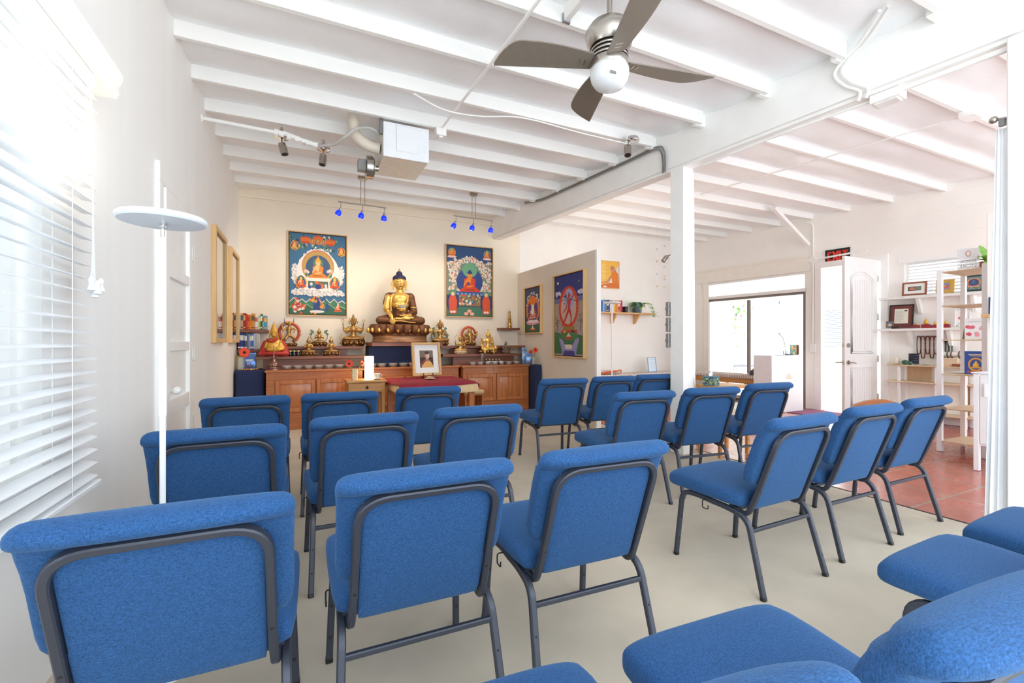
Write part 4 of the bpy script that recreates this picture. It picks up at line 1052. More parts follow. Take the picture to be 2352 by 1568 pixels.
def statue(label, u, v, y, w_px, total_h, arms, hat, m=brass, bm=dbrass, group=None, base=True):
    """base centre seen at (u, v) on the plane y"""
    p = onY(u, v, y); t = thing('seated_statue', label, 'statue', (p.x, p.y, p.z), 0, group)
    zc = FW.dot(p - EYEP); r = w_px / FPX * zc / 2
    bh = .58 * r if base else 0.0
    if base: lotus(t, r, 0, bh, bm, m, 12, depth=.72)
    hat_k = {'pointed': 1.12, 'crown': 1.06, 'knot': .96, None: .87}[hat]
    figure(t, (total_h - bh) / hat_k, m, bh - .01, arms, hat)
    return t
def zpx(u, y, px): return px / FPX * FW.dot(onY(u, 784, y) - EYEP)
S1, S2 = .9762, 1.1112                                           # tops of lower and upper stepped shelves
def vz(u, y, z): d = onY(u, 784, y); return 784 - (z - EYE) * FPX / FW.dot(d - EYEP)
def on(u, y, z): p = onY(u, vz(u, y, z), y); return (p.x, p.y, z)
def st(label, u, y, z, w_px, h_px, arms, hat, m=brass, bm=dbrass, group=None):
    p = on(u, y, z); return statue(label, u, vz(u, y, z), y, w_px, zpx(u, y, h_px), arms, hat, m, bm, group)
SG = 'brass statues on the stepped altar shelves'
st('small brass seated statue with pointed hat, left one of the lower shelf pair', 709, 7.08, S1, 34, 47, 'fold', 'pointed', group=SG)
st('small brass seated statue with pointed hat, right one of the lower shelf pair', 760.5, 7.08, S1, 34, 47, 'fold', 'pointed', group=SG)
t = st('brass seated statue with flowers at both shoulders, centred behind the two small ones', 733, 7.32, S2, 34, 45, 'fold', 'pointed', group=SG)
for sd in (-1, 1):
    mb = MB()
    mb.tube(bez([(sd * .085, -.02, .08), (sd * .115, -.01, .13), (sd * .10, 0, .18)]), .006, 6)
    for k in range(6): mb.sph((sd * (.10 + .018 * cos(k)), .01 * sin(k * 2), .175 + .011 * k), (.016, .012, .014), 8, 6)
    obj('shoulder_flower', mb, verdigris, t)
t = st('tall brass four-armed crowned statue on the upper left shelf, beside the big statue', 811.5, 7.32, S2, 50, 74, 'four', 'crown', group=SG)
for sd in (-1, 1):
    mb = MB(); mb.tube([(sd * .152 + .015 * cos(a), -.02, .385 + .02 * sin(a)) for a in [2 * pi * i / 12 for i in range(12)]], .006, 6, closed=True); obj('hand_ring', mb, brass, t); mb = MB(); mb.tube(bez([(sd * .14, .0, .10), (sd * .185, .0, .13), (sd * .16, .0, .16), (sd * .175, 0, .19)]), .008, 6); obj('side_scroll', mb, brass, t)
t = st('brass crowned statue with green leaves at the right foot of the big statue', 1011, 7.34, S2, 37, 62, 'mixed', 'crown', group=SG)
mb = MB(); rnd = random.Random(2)
for sd in (-1, 1):
    mb.tube(bez([(sd * .10, .02, .08), (sd * .14, .03, .16), (sd * .10, .03, .24), (sd * .085, .03, .30)]), .008, 6)
    for k in range(12): mb.sph((sd * (.105 + rnd.uniform(-.02, .035)), .03, .12 + .016 * k), (.016, .008, .012), 8, 6)
obj('leaf_scroll', mb, verdigris, t)
t = st('pale golden statue raising a thin sword, on a white lotus base', 1058, 7.08, S1, 28, 46, 'mixed', 'crown', mat('pale_gold', (206, 168, 102), .35, .7, var=.15, vscale=40), mat('pale_lotus', (206, 182, 150), .5), SG)
mb = MB(); mb.tube([(-.085, -.03, .20), (-.11, -.03, .245), (-.105, -.03, .28), (-.07, -.03, .31)], .004, 6); mb.tube(bez([(.06, .02, .08), (.10, .03, .14), (.06, .04, .2)]), .008, 6); obj('sword', mb, brass, t)
t = st('ornate golden rider statue seated on a beast, right upper altar shelf', 1121, 7.06, S1, 36, 57, 'mixed', 'crown', gold, dbrass, SG)
blob('beast', [('c', (-.09, -.06, .07), (.07, -.05, .075), .035, .04), ('e', (.10, -.08, .10), (.035, .035, .04)), ('c', (-.08, -.07, .06), (-.09, -.09, .01), .016, .012), ('c', (.06, -.07, .06), (.07, -.09, .01), .016, .012), ('c', (-.10, -.04, .08), (-.13, 0, .15), .014, .008)], gold, t, .008, 2)
mb = MB(); mb.tube(bez([(-.07, .02, .12), (-.12, .03, .17), (-.14, .02, .20)]), .007, 6); mb.tube(bez([(.08, .04, .12), (.11, .04, .2), (.06, .04, .27), (.02, .04, .31)]), .012, 8)
for k in range(10): mb.sph((.075 + .03 * sin(k), .04, .10 + .02 * k), .012, 8, 6)
obj('scarf_scrolls', mb, gold, t)
t = st('small dark stone seated statue with green halo at the right shelf end', 1162, 7.08, S1, 15, 30, 'lap', 'knot', mat('dark_stone', (120, 104, 84), .6, .2, var=.2, vscale=30), mat('dark_stone', (120, 104, 84), .6), SG)
mb = MB(); mb.prism(ell(0, .115, .035, .05, 20), .012, .022); obj('halo', mb, verdigris, t)

def flame_ring(mb, cx, cz, ro, ri, y, n=46, gap=0.0, seed=1):
    rnd = random.Random(seed)
    a0, a1 = -pi / 2 + gap, 3 * pi / 2 - gap
    path = [(cx + (ro + ri) / 2 * cos(a0 + (a1 - a0) * i / 40), y, cz + (ro + ri) / 2 * 1.05 * sin(a0 + (a1 - a0) * i / 40)) for i in range(41)]
    mb.tube(path, (ro - ri) / 2, 8)
    for i in range(n):
        a = a0 + (a1 - a0) * (i + .5) / n; p = Vector((cx + ro * .97 * cos(a), y, cz + ro * 1.02 * sin(a))); d = Vector((cos(a + .35), rnd.uniform(-.3, .3), sin(a + .35)))
        mb.cyl(p - d * .006, p + d * (ro * rnd.uniform(.12, .2)), ro * .06, .001, 6)
def dancer(label, u, y, z, h_px, ring_r, m, ring_m, gap, lean, wide=False):
    p = on(u, y, z); h = zpx(u, y, h_px); t = thing('flame_statue', label, 'statue', p, 0, 'statues inside red flame rings')
    r = ring_r
    lotus(t, r * (.75 if not wide else .8), 0, .045, dbrass, brass, 12, depth=.6)
    mb = MB(); flame_ring(mb, 0, h * .54, h * .40 * (1 if not wide else 1.0), h * .30, .03, 46, gap); obj('flame_ring', mb, ring_m, t)
    k = h / .30
    if not wide:
        E = [('c', (-.005, 0, .135), (.0, 0, .21), .022, .03), ('e', (.005, -.005, .262), (.02, .02, .025)), ('c', (-.01, 0, .13), (-.04, -.01, .085), .02, .016), ('c', (-.04, -.01, .085), (-.055, 0, .045), .014, .011), ('c', (.01, 0, .13), (.05, -.01, .10), .02, .016), ('c', (.05, -.01, .10), (.06, 0, .045), .014, .011),
             ('c', (-.025, 0, .215), (-.065, -.02, .19), .012, .010), ('c', (-.065, -.02, .19), (-.075, -.02, .245), .010, .008), ('c', (.028, 0, .215), (.065, -.01, .20), .012, .010), ('c', (.065, -.01, .20), (.05, -.03, .16), .010, .008), ('c', (-.09, -.01, .25), (-.03, .01, .265), .007, .006)]
    else:
        E = [('c', (0, 0, .07), (0, 0, .17), .045, .05), ('e', (0, -.02, .215), (.034, .032, .036)), ('c', (-.03, 0, .08), (-.075, -.02, .045), .03, .022), ('c', (.03, 0, .08), (.075, -.02, .045), .03, .022), ('c', (-.05, 0, .17), (-.10, -.03, .14), .018, .014), ('c', (-.10, -.03, .14), (-.05, -.05, .11), .014, .012), ('c', (.05, 0, .17), (.10, -.03, .15), .018, .014), ('c', (.10, -.03, .15), (.11, -.03, .21), .014, .01), ('c', (0, -.03, .05), (0, -.045, .12), .03, .02)]
    E = [(e[0],) + tuple(tuple(q * k for q in w) if isinstance(w, tuple) else w * k for w in e[1:]) for e in E]
    blob('body', E, m, t, .006 * k, 2)
    mb = MB()
    for i in range(5): a = .5 + (pi - 1) * i / 4; mb.cyl((.03 * k * cos(a), -.005, (.275 if not wide else .235) * k), (.045 * k * cos(a), -.005, (.275 if not wide else .235) * k + .03 * k * sin(a)), .008 * k, .002, 6)
    obj('crown', mb, gold, t)
    if not wide:
        mb = MB()
        for x in (-.055, .055): mb.cyl((x, .03, h * .9), (x * 1.15, .03, h * 1.12), .004); mb.cyl((x * 1.05, .03, h * .96), (x * 1.1, .03, h * 1.04), .009, .005)
        mb.tube([(-.10, -.02, h * .72), (-.05, -.02, h * .86), (-.02, -.02, h * .80)], .006, 6); obj('pennants', mb, mat('painted_pennants', (120, 110, 150), .5), t)
dancer('slender dancing brass figure inside an open red flame ring, behind the yellow-hatted statue', 664, 7.32, S2, 58, .14, brass, flamered, .35, 0)
dancer('stocky brass figure before a full red flame halo, right upper shelf', 1078, 7.34, S2, 46, .14, brass, flamered, .1, 0, True)

# ---- yellow-hatted painted statue
def teacher():
    p = on(629, 7.015, S1 + .016); t = thing('seated_statue', 'painted statue in golden robe, red cloak and tall yellow pointed hat', 'statue', p)
    s = .405
    def P(x, y, h): return (x * s, y * s, h * s)
    def e(c, r): return ('e', P(*c), tuple(k * s for k in r))
    def c(a, b, r0, r1): return ('c', P(*a), P(*b), r0 * s, r1 * s)
    blob('red_cloak', [e((0, .02, .07), (.44, .26, .10)), c((.2, 0, .07), (.42, -.05, .05), .12, .07), c((-.2, 0, .07), (-.42, -.05, .05), .12, .07), e((0, .06, .3), (.30, .14, .30)), c((-.26, .04, .45), (-.30, .05, .2), .07, .13), c((.26, .04, .45), (.33, .05, .2), .07, .13)], robe_red, t, .014, 4)
    blob('golden_robe', [e((.02, -.10, .30), (.24, .12, .24)), e((.03, -.14, .19), (.28, .10, .06)), c((.14, -.04, .48), (.26, -.1, .24), .08, .09), c((-.1, -.06, .50), (-.13, -.16, .28), .05, .05), e((.16, -.16, .2), (.14, .09, .06))], goldpaint, t, .012, 4)
    blob('golden_skin', [c((0, -.02, .52), (0, -.03, .62), .06, .055), e((0, -.04, .70), (.092, .095, .115)), c((-.20, -.06, .42), (-.24, -.10, .26), .055, .05), c((-.24, -.10, .26), (-.06, -.21, .30), .045, .032), c((.2, -.18, .24), (.08, -.24, .27), .04, .03)], goldpaint, t, .009, 3)
    mb = MB(); mb.tube(bez([P(-.20, -.06, .54), P(-.06, -.16, .46), P(.06, -.14, .55), P(.1, -.06, .58)]), .016, 8); mb.tube(bez([P(-.17, -.10, .44), P(-.02, -.2, .44), P(.1, -.17, .52)]), .010, 8); obj('red_collar', mb, robe_red, t)
    mb = MB(); mb.lathe([(.104, 0), (.112, .03), (.10, .06), (.075, .16), (.04, .25), (.012, .34), (.002, .37)], 24); mb.v = [Vector((q.x * s, (q.y - .03) * s, (q.z + .77) * s)) for q in mb.v]
    for sd in (-1, 1): mb.cap(P(sd * .10, 0, .78), P(sd * .135, -.01, .57), .022 * s, .016 * s, 8)
    obj('pointed_hat', mb, mat('yellow_hat_paint', (220, 166, 64), .5), t)
    mb = MB(); mb.cap(P(0, -.13, .71), P(0, -.147, .672), .010 * s, .018 * s, 8); obj('nose', mb, goldpaint, t)
    mb = MB()
    for sd in (-1, 1): mb.sph(P(sd * .038, -.130, .71), (.024 * s, .01 * s, .008 * s), 8, 6)
    mb.sph(P(0, -.138, .64), (.03 * s, .01 * s, .008 * s), 8, 6); obj('painted_features', mb, mat('dark_line_paint', (70, 48, 30), .5), t)
    mb = MB(); mb.cyl(P(.13, -.24, .22), P(.27, -.12, .62), .005); mb.sph(P(.275, -.12, .66), (.012, .012, .026), 8, 6); obj('staff', mb, goldpaint, t)
teacher()

# ---- brass stupa on the small wall shelf; beaded reliquary on the left cabinet
p = on(1170.5, 7.40, 1.42); t = thing('stupa_ornament', 'slim brass stupa standing alone on the small wall shelf', 'ornament', p)
mb = MB(); k = zpx(1170, 7.4, 43) / .30
mb.lathe([(r_ * k, z_ * k) for r_, z_ in ((.036, 0), (.036, .012), (.032, .014), (.034, .022), (.030, .03), (.032, .07), (.03, .09), (.022, .10), (.024, .105), (.022, .13), (.027, .14), (.02, .155), (.018, .2), (.014, .24), (.018, .247), (.012, .252), (.014, .265), (.004, .285), (.001, .30))], 20); obj('tower', mb, mat('polished_brass', (196, 158, 88), .25, .95), t)
p = on(629, 6.90, .80); t = thing('reliquary_ornament', 'small beaded silver and ruby reliquary in front of the yellow-hatted statue', 'ornament', p)
k = zpx(629, 6.9, 59) / .34
mb = MB(); mb.lathe([(r_ * k, z_ * k) for r_, z_ in ((.066, 0), (.066, .012), (.055, .02), (.05, .04), (.062, .055), (.06, .08), (.045, .10), (.03, .11), (.022, .125), (.026, .13), (.014, .155), (.009, .19), (.012, .2), (.005, .215), (.007, .25), (.010, .27), (.004, .29), (.006, .31), (.001, .33))], 24); obj('body', mb, mat('dull_silver', (150, 130, 120), .35, .8, var=.2, vscale=40), t)
mb = MB()
for zz, rr, n in ((.02, .062, 14), (.066, .063, 14), (.10, .046, 10), (.155, .021, 6)):
    for i in range(n): a = 2 * pi * i / n; mb.sph((rr * k * cos(a), rr * k * sin(a), zz * k), .008 * k, 8, 6)
obj('bead_rings', mb, rubyred, t)
# ---------------------------------------------------------------- offerings and small things on the altar
def bowl_mesh(r, h):
    mb = MB(); n = 20
    mb.lathe([(r * .45, 0), (r * .5, .004), (r * .78, h * .35), (r * .96, h * .8), (r, h), (r * .95, h), (r * .88, h * .75), (r * .68, h * .35), (r * .3, .008)], n)
    return mb
def glass_bowl(label, x, y, z, r, h, group):
    t = thing('offering_bowl', label, 'bowl', (x, y, z), 0, group)
    obj('glass_bowl', bowl_mesh(r, h), clear, t)
    mb = MB(); mb.lathe([(r * .5, h * .30), (r * .78, h * .62), (.001, h * .63)], 20); obj('water', mb, glassy('still_water', (240, 246, 248), .0, 1.6), t)
    return t
g = 'clear glass water offering bowls'
us = [660, 684, 708, 732, 755.5, 779, 802]
for i, u in enumerate(us):
    p = on(u, 6.90, .80); r = zpx(u, 6.9, 11.4)
    glass_bowl('clear glass water bowl on the left altar cabinet, %s from the left' % ORD[i], p[0], p[1], .80, r, r * .78, g)
us = [855, 877, 903, 927, 948, 972, 996]
for i, u in enumerate(us):
    p = on(u, 6.935, .80); r = zpx(u, 6.935, 10.8)
    glass_bowl('clear glass bowl before the navy cloth on the middle cabinet, %s from the left' % ORD[i], p[0], p[1], .80, r, r * .80, g)
us = [1086, 1103, 1120, 1136, 1152, 1168, 1186]
for i, u in enumerate(us):
    p = on(u, 6.86, .80); r = zpx(u, 6.86, 8.6)
    glass_bowl('small clear glass bowl on the right altar cabinet, %s from the left' % ORD[i], p[0], p[1], .80, r, r * .85, g)
for i, u in enumerate((1122, 1130, 1139, 1150)):
    p = on(u, 6.99, .80); r = zpx(u, 6.99, 4.6)
    mb = MB(); mb.lathe([(r * .7, 0), (r * .95, r * .6), (r, r * 1.7), (r * .88, r * 1.7), (r * .8, r * .5), (.001, r * .3)], 16)
    tag(obj('offering_cup', mb, whitepaint, None, loc=(p[0], p[1], .80)), 'little white cup behind the bowls on the right cabinet, %s from the left' % ORD[i], 'cup', 'little white offering cups')
jam = mat('dark_jam', (70, 30, 24), .2, coat=.6); jamlid = mat('pale_gold_lid', (196, 172, 120), .35, .7)
def jar(label, u, y, z, w_px, h_px, group, m):
    p = on(u, y, z); r = zpx(u, y, w_px) / 2; h = zpx(u, y, h_px)
    t = thing('jam_jar', label, 'jar', p, 0, group)
    mb = MB(); mb.lathe([(r * .9, 0), (r, h * .08), (r, h * .7), (r * .85, h * .8)], 16); obj('jar', mb, m, t)
    mb = MB(); mb.lathe([(r * .92, h * .8), (r * .92, h)], 16); obj('lid', mb, jamlid, t)
for i, u in enumerate((666.5, 675.5, 685)): jar('dark little jar between the golden robed statue and brass pair, %s from the left' % ORD[i], u, 7.03, S1, 8.4, 13, 'dark jars on the left lower shelf', mat('near_black_jam', (30, 22, 34), .15, coat=.6))
for i, u in enumerate((1117, 1124.5, 1131.5, 1139, 1146)): jar('small dark honey jar behind the white cups, %s from the left' % ORD[i], u, 7.03, .80, 6.2, 12.5, 'honey jars on the right cabinet', jam)
p = on(1107, 6.93, .80); t = thing('wine_glass', 'slim stemmed glass filled with amber drink on the right cabinet', 'glass', p); k = zpx(1107, 6.93, 26) / .2
mb = MB(); mb.lathe([(.03 * k, 0), (.03 * k, .003 * k), (.004 * k, .008 * k), (.004 * k, .07 * k), (.012 * k, .10 * k), (.03 * k, .2 * k), (.027 * k, .2 * k), (.01 * k, .105 * k), (.001, .095 * k)], 18); obj('glass', mb, clear, t)
mb = MB(); mb.lathe([(.008 * k, .108 * k), (.0245 * k, .185 * k), (.001, .186 * k)], 18); obj('drink', mb, mat('amber_drink', (190, 140, 70), .1), t)

def candy_bag(label, u, y, z, w_px, h_px, rgb, rot=0.0, accent=(150, 80, 60)):
    p = on(u, y, z); w = zpx(u, y, w_px) / 2; h = zpx(u, y, h_px)
    t = thing('sweet_bag', label, 'bag', p, rot, 'foil sweet bags on the altar side tables')
    mb = MB(); rings = []
    for f, a, d in ((0, .92, .40), (.04, 1, .46), (.3, .99, .5), (.6, .97, .42), (.85, .98, .16), (.9, .99, .05), (1.0, .97, .03)): rings.append([(x, yy, f * h) for x, yy in ell(0, 0, w * a, w * d, 24, 5)])
    mb.loft(rings); obj('bag', mb, mat('blue_foil_%d' % rgb[0], rgb, .25, .45, var=.25, vscale=26, bump=.5, bscale=22), t)
    mb = MB(); rnd = random.Random(3)
    for i in range(9): mb.sph((rnd.uniform(-.5, .5) * w, -w * .47, h * rnd.uniform(.12, .34)), (w * .16, .004, w * .11), 8, 6)
    obj('printed_sweets', mb, flat(accent), t)
    mb = MB(); mb.prism(rect(-.6 * w, .5 * h, .6 * w, .62 * h), -w * .49, -w * .44); obj('printed_band', mb, flat((226, 232, 244)), t)
candy_bag('blue foil sweet bag on the left navy table', 574, 7.12, .80, 26, 38, (110, 146, 214))
candy_bag('light blue foil sweet bag on the right navy table', 1214.5, 6.80, .80, 17, 27, (104, 148, 206), -.3)
candy_bag('slim dark blue foil sweet bag with golden base, against the right shelf', 1204, 6.86, .80, 12, 38, (96, 126, 156), -.2, (214, 160, 60))
# wrapped sweets strewn before the left bag
cols = [(222, 150, 70), (226, 190, 110), (210, 110, 60), (236, 220, 180)]
for i, u in enumerate((561, 566, 571, 576, 581, 585.5, 590)):
    p = on(u, 6.92 + .012 * (i % 2), .80); mb = MB(); mb.sph((0, 0, .012), (.013, .011, .011), 10, 8)
    for s in (-1, 1): mb.cyl((s * .011, 0, .012), (s * .022, 0, .013), .002, .008, 8)
    tag(obj('wrapped_sweet', mb, mat('sweet_wrapper_%d' % (i % 4), cols[i % 4], .3), None, loc=p, rotz=i * .7), 'wrapped sweet before the left blue bag, %s from the left' % ORD[i], 'sweet', 'wrapped sweets on the left navy table')

stemg = mat('green_stem', (92, 138, 62), .5); petalr = mat('orange_red_petals', (228, 78, 44), .55, var=.1, vscale=40); heart = mat('gerbera_heart', (60, 40, 30), .8); leafg = mat('leaf_green', (126, 178, 78), .5, var=.25, vscale=14)
def gerbera(mb3, base, head, r, nrm):
    pe, st_, he = mb3
    mid = (Vector(base) * .45 + Vector(head) * .55) + Vector((0, 0, .02)); st_.tube(bez([base, mid, head]), .004, 6)
    n = Vector(nrm).normalized(); a = n.cross(Vector((0, 0, 1))).normalized(); b = n.cross(a); H = Vector(head)
    for l in range(2):
        for i in range(18):
            q = 2 * pi * (i + .5 * l) / 18; d = a * cos(q) + b * sin(q); s = a * -sin(q) + b * cos(q); rr = r * (1 - .12 * l); c = H + n * .004 * l
            pe.add([c, c + d * rr * .5 + s * rr * .12, c + d * rr * .9 + s * rr * .11 + n * .006, c + d * rr + n * .004, c + d * rr * .9 - s * rr * .11 + n * .006, c + d * rr * .5 - s * rr * .12], [(0, 1, 2, 3, 4, 5)])
    he.sph(H + n * .006, (r * .28, r * .28, r * .28), 10, 8)
def flower_vase(label, u, y, z, vase, flowers, vlabel=None):
    p = on(u, y, z); t = thing('flower_vase', label, 'vase', p)
    vase(t)
    for f in flowers:
        m3 = (MB(), MB(), MB()); gerbera(m3, (f[0] * .2, 0, .04), f[:3], f[3], f[4])
        s = obj('flower', m3[0], petalr, t, 0); obj('stem', m3[1], stemg, s); obj('flower_heart', m3[2], heart, s)
def vase_textured(t):
    mb = MB(); w = zpx(814, 6.2, 12.5) / 2; h = zpx(814, 6.2, 25)
    mb.loft([[(x, yy, zz) for x, yy in ell(0, 0, w * k, w * k, 28, 6)] for zz, k in ((0, .95), (.006, 1), (h, 1), (h, .9), (h * .3, .85))]); obj('vase_body', mb, mat('crackled_ivory_glass', (226, 214, 176), .3, var=.25, vscale=60, bump=.8, bscale=70), t)
flower_vase('ivory crackled vase with two red gerberas on the nightstand', 814.5, 6.22, .68, vase_textured, [(-.07, -.03, .215, .052, (.15, -1, .1)), (.09, .02, .21, .05, (.9, -.6, .2))])
def vase_glass(w, h):
    def f(t):
        mb = MB(); mb.lathe([(w, 0), (w, h), (w * .9, h), (w * .85, .012), (.001, .01)], 20); obj('vase_body', mb, clear, t)
    return f
flower_vase('glass vase with a single red gerbera in the left corner', 553, 6.98, .80, vase_glass(.045, .17), [(.045, -.03, .235, .07, (.3, -1, .15))])
flower_vase('glass vase with two red gerberas on the right navy table', 1225.5, 6.68, .80, vase_glass(.03, .125), [(.025, -.02, .24, .045, (-.1, -1, .2)), (-.06, -.02, .205, .036, (-.6, -.8, .1))])
# golden box in the left corner behind the vase
p = on(550, 7.12, .80); mb = MB(); mb.box(-.05, .05, -.03, .03, 0, .19, bev=.004); mb.box(-.03, .03, -.032, -.029, .03, .15, 1)
tag(obj('gift_box', mb, [mat('ochre_card', (176, 148, 74), .6), flat((206, 186, 120))], None, loc=p), 'ochre card box behind the gerbera vase in the left corner', 'box')

# ---------------------------------------------------------------- nightstand, lamp, cup
t = thing('nightstand', 'small oak nightstand with one drawer in front of the left altar cabinet', 'nightstand', (.775, 6.28, 0))
mb = MB(); mb.box(-.25, .25, -.20, .20, .65, .68, bev=.006); obj('top', mb, oakw, t)
mb = MB(); mb.box(-.21, .21, -.165, .17, .52, .65, bev=.002); obj('body', mb, oakw, t)
t2 = obj('drawer', (lambda b: (b.box(-.20, .20, -.178, -.16, .535, .64, bev=.004), b)[1])(MB()), oakw, t)
mb = MB(); mb.prism([(0, .025), (.022, 0), (0, -.025), (-.022, 0)], -.184, -.177); mb.v = [q + Vector((0, 0, .588)) for q in mb.v]; mb.sph((0, -.188, .588), .008, 10, 8); obj('drop_pull', mb, black, t2)
for sx in (-1, 1):
    for sy in (-1, 1):
        mb = MB(); mb.loft([[(sx * .205 + x, sy * .155 + y, z) for x, y in ell(0, 0, w, w, 12, 8)] for z, w in ((0, .014), (.52, .022), (.65, .022))]); obj('leg', mb, oak_v, t)
t = thing('paper_lamp', 'glowing square paper table lamp on the nightstand', 'lamp', on(848, 6.30, .68))
w = zpx(848, 6.3, 18) / 2; h = zpx(848, 6.3, 52)
mb = MB(); mb.box(-w, w, -w, w, 0, h, bev=.004); 
lm = mat('glowing_paper', (250, 232, 200), .8, emit=(255, 214, 150), estr=3.2, var=.2, vscale=40, stretch=(1, 1, .05)); obj('shade', mb, lm, t)
mb = MB()
for sx in (-1, 1):
    for sy in (-1, 1): mb2 = MB(); mb2.box(sx * w - .003, sx * w + .003, sy * w - .003, sy * w + .003, 0, h + .004); obj('corner_rod', mb2, mat('bamboo_rod', (200, 170, 120), .6), t)
t = thing('tea_cup', 'patterned white tea cup on its saucer beside the paper lamp', 'cup', on(865, 6.22, .68))
k = zpx(865, 6.22, 17) / .1
mb = MB(); mb.lathe([(.022, .008), (.03, .014), (.046, .05), (.05, .078), (.047, .078), (.042, .05), (.02, .018)], 20); mb.tube([(.046 + .026 * sin(pi * i / 8), 0, .07 - .045 * i / 8) for i in range(9)], .004, 6); mb.v = [q * k for q in mb.v]; obj('cup', mb, mat('printed_porcelain', (222, 222, 224), .25, var=.25, vscale=60), t)
mb = MB(); mb.lathe([(.03, 0), (.06, .008), (.062, .011), (.03, .006), (.001, .005)], 24); mb.v = [q * k for q in mb.v]; obj('saucer', mb, whitepaint, t)

# ---------------------------------------------------------------- draped table with the portrait
maroon = mat('maroon_cloth', (146, 34, 54), .85, var=.08, vscale=20, bump=.15, bscale=500); cream_cloth = mat('cream_cloth', (226, 196, 150), .9, var=.05, vscale=30, bump=.15, bscale=500)
TX0, TX1, TY0, TY1, TZ = 1.09, 2.06, 5.55, 6.58, .66
t = thing('offering_table', 'low dark wood table under the maroon and cream cloths', 'table', ((TX0 + TX1) / 2, (TY0 + TY1) / 2, 0))
w, d = (TX1 - TX0) / 2, (TY1 - TY0) / 2
mb = MB(); mb.box(-w, w, -d, d, TZ - .04, TZ - .007, bev=.004); obj('tabletop', mb, cherry, t)
mb = MB(); mb.box(-w + .04, w - .04, -d + .04, -d + .06, TZ - .14, TZ - .04); obj('apron', mb, cherry, t)
for sx in (-1, 1):
    for sy in (-1, 1): mb = MB(); mb.box(sx * (w - .05) - .035, sx * (w - .05) + .035, sy * (d - .05) - .035, sy * (d - .05) + .035, 0, TZ - .041, bev=.004); obj('leg', mb, cherry_v, t)
def drape(name, label, m, z, rot, hw, hd, drop, off):
    def f(u, v):
        x = (u - .5) * 2; y = (v - .5) * 2
        X = x * hw; Y = y * hd
        c, s_ = cos(rot), sin(rot); X, Y = X * c - Y * s_, X * s_ + Y * c
        ox = max(0, abs(X) - w - .002); oy = max(0, abs(Y) - d - .002)
        dd = max(ox, oy)
        Xc = max(-w - off - .06 * min(ox, drop) , min(w + off + .06 * min(ox, drop), X)); Yc = max(-d - off - .06 * min(oy, drop), min(d + off + .06 * min(oy, drop), Y))
        if dd > 0: return (Xc + .006 * sin(Y * 40) * (ox > 0), Yc - .006 * sin(X * 40) * (oy > 0), z - min(dd, drop * 1.4))
        return (X, Y, z)
    mb = MB(); mb.grid(f, 64, 64); o = obj(name, mb, m, None, 60, loc=((TX0 + TX1) / 2, (TY0 + TY1) / 2, 0), solid=.002)
    return tag(o, label, 'tablecloth')
drape('tablecloth', 'cream cloth hanging below the maroon cloth on the low offering table', cream_cloth, TZ - .003, 0, w + .12, d + .13, .125, .016)
drape('tablecloth', 'maroon cloth laid slightly askew over the cream cloth on the offering table', maroon, TZ + .002, radians(3), w + .045, d + .05, .075, .038)
# portrait on an easel
rnd = random.Random(1); sh = []
sh.append((rect(0, .55, 1, 1), (120, 104, 92))); sh.append((rect(0, 0, 1, .6), (62, 44, 42)))
sh.append(([(.12, 0), (.10, .22), (.30, .40), (.44, .46), (.66, .44), (.86, .28), (.98, .1), (1, 0)], (218, 170, 96))); sh.append(([(.10, .2), (.22, .38), (.42, .46), (.5, .40), (.32, .28), (.16, .1)], (150, 50, 56)))
sh.append(([(.42, .38), (.44, .60), (.66, .60), (.66, .38), (.54, .33)], (170, 116, 92))); sh.append((ell(.55, .70, .17, .21), (186, 134, 108))); sh.append((ell(.60, .70, .11, .18), (224, 196, 180))); sh.append((ell(.54, .86, .165, .09), (62, 48, 46)))
for x in (.48, .62): sh.append((ell(x, .72, .03, .012), (70, 46, 40))); sh.append((ell(x, .75, .045, .008), (60, 42, 38)))
sh.append((ell(.555, .65, .02, .03), (170, 112, 92))); sh.append((ell(.555, .585, .05, .012), (150, 76, 72)))
zc = 6.70
pl = on(981, 6.30, .69)
k = zpx(981, 6.3, 1)
pt = picture('portrait_frame', 'gilded framed portrait of a person in a yellow robe, on the maroon table', 'picture', (pl[0], 6.36, .695 + 77 * k / 2), radians(8), 70 * k, 77 * k, mat('antique_gold_frame', (190, 150, 98), .4, .35, var=.15, vscale=30), sh, (120, 104, 92), .035, .036, None, .078, (236, 236, 234), None, radians(-9), False, 'portrait_print')
t = thing('picture_easel', 'small black wire easel holding the framed portrait', 'easel', (pl[0], 6.37, .665), radians(8))
for sx in (-.07, .07):
    mb = MB(); mb.tube(bez([(sx, -.085, .07), (sx, -.098, .045), (sx, -.075, .022), (sx, -.02, .02), (sx * .8, .036, .12), (sx * .3, .075, .26)]), .005, 6); mb.tube(bez([(sx, -.075, .022), (sx * 1.1, -.10, .012), (sx * 1.2, -.11, .004)]), .005, 6); obj('hook_arm', mb, black, t)
mb = MB(); mb.tube([(0, .07, .26), (0, .17, .003)], .005, 6); obj('rear_strut', mb, black, t)
p = on(988, 6.08, .664); mb = MB(); petal_flower(mb, (0, 0, .006), .085, 11, 4, 0, .12, 1.2)
tag(obj('lotus_ornament', mb, mat('ivory_petals', (244, 234, 208), .6), None, loc=p), 'white petalled lotus ornament lying before the framed portrait', 'ornament')
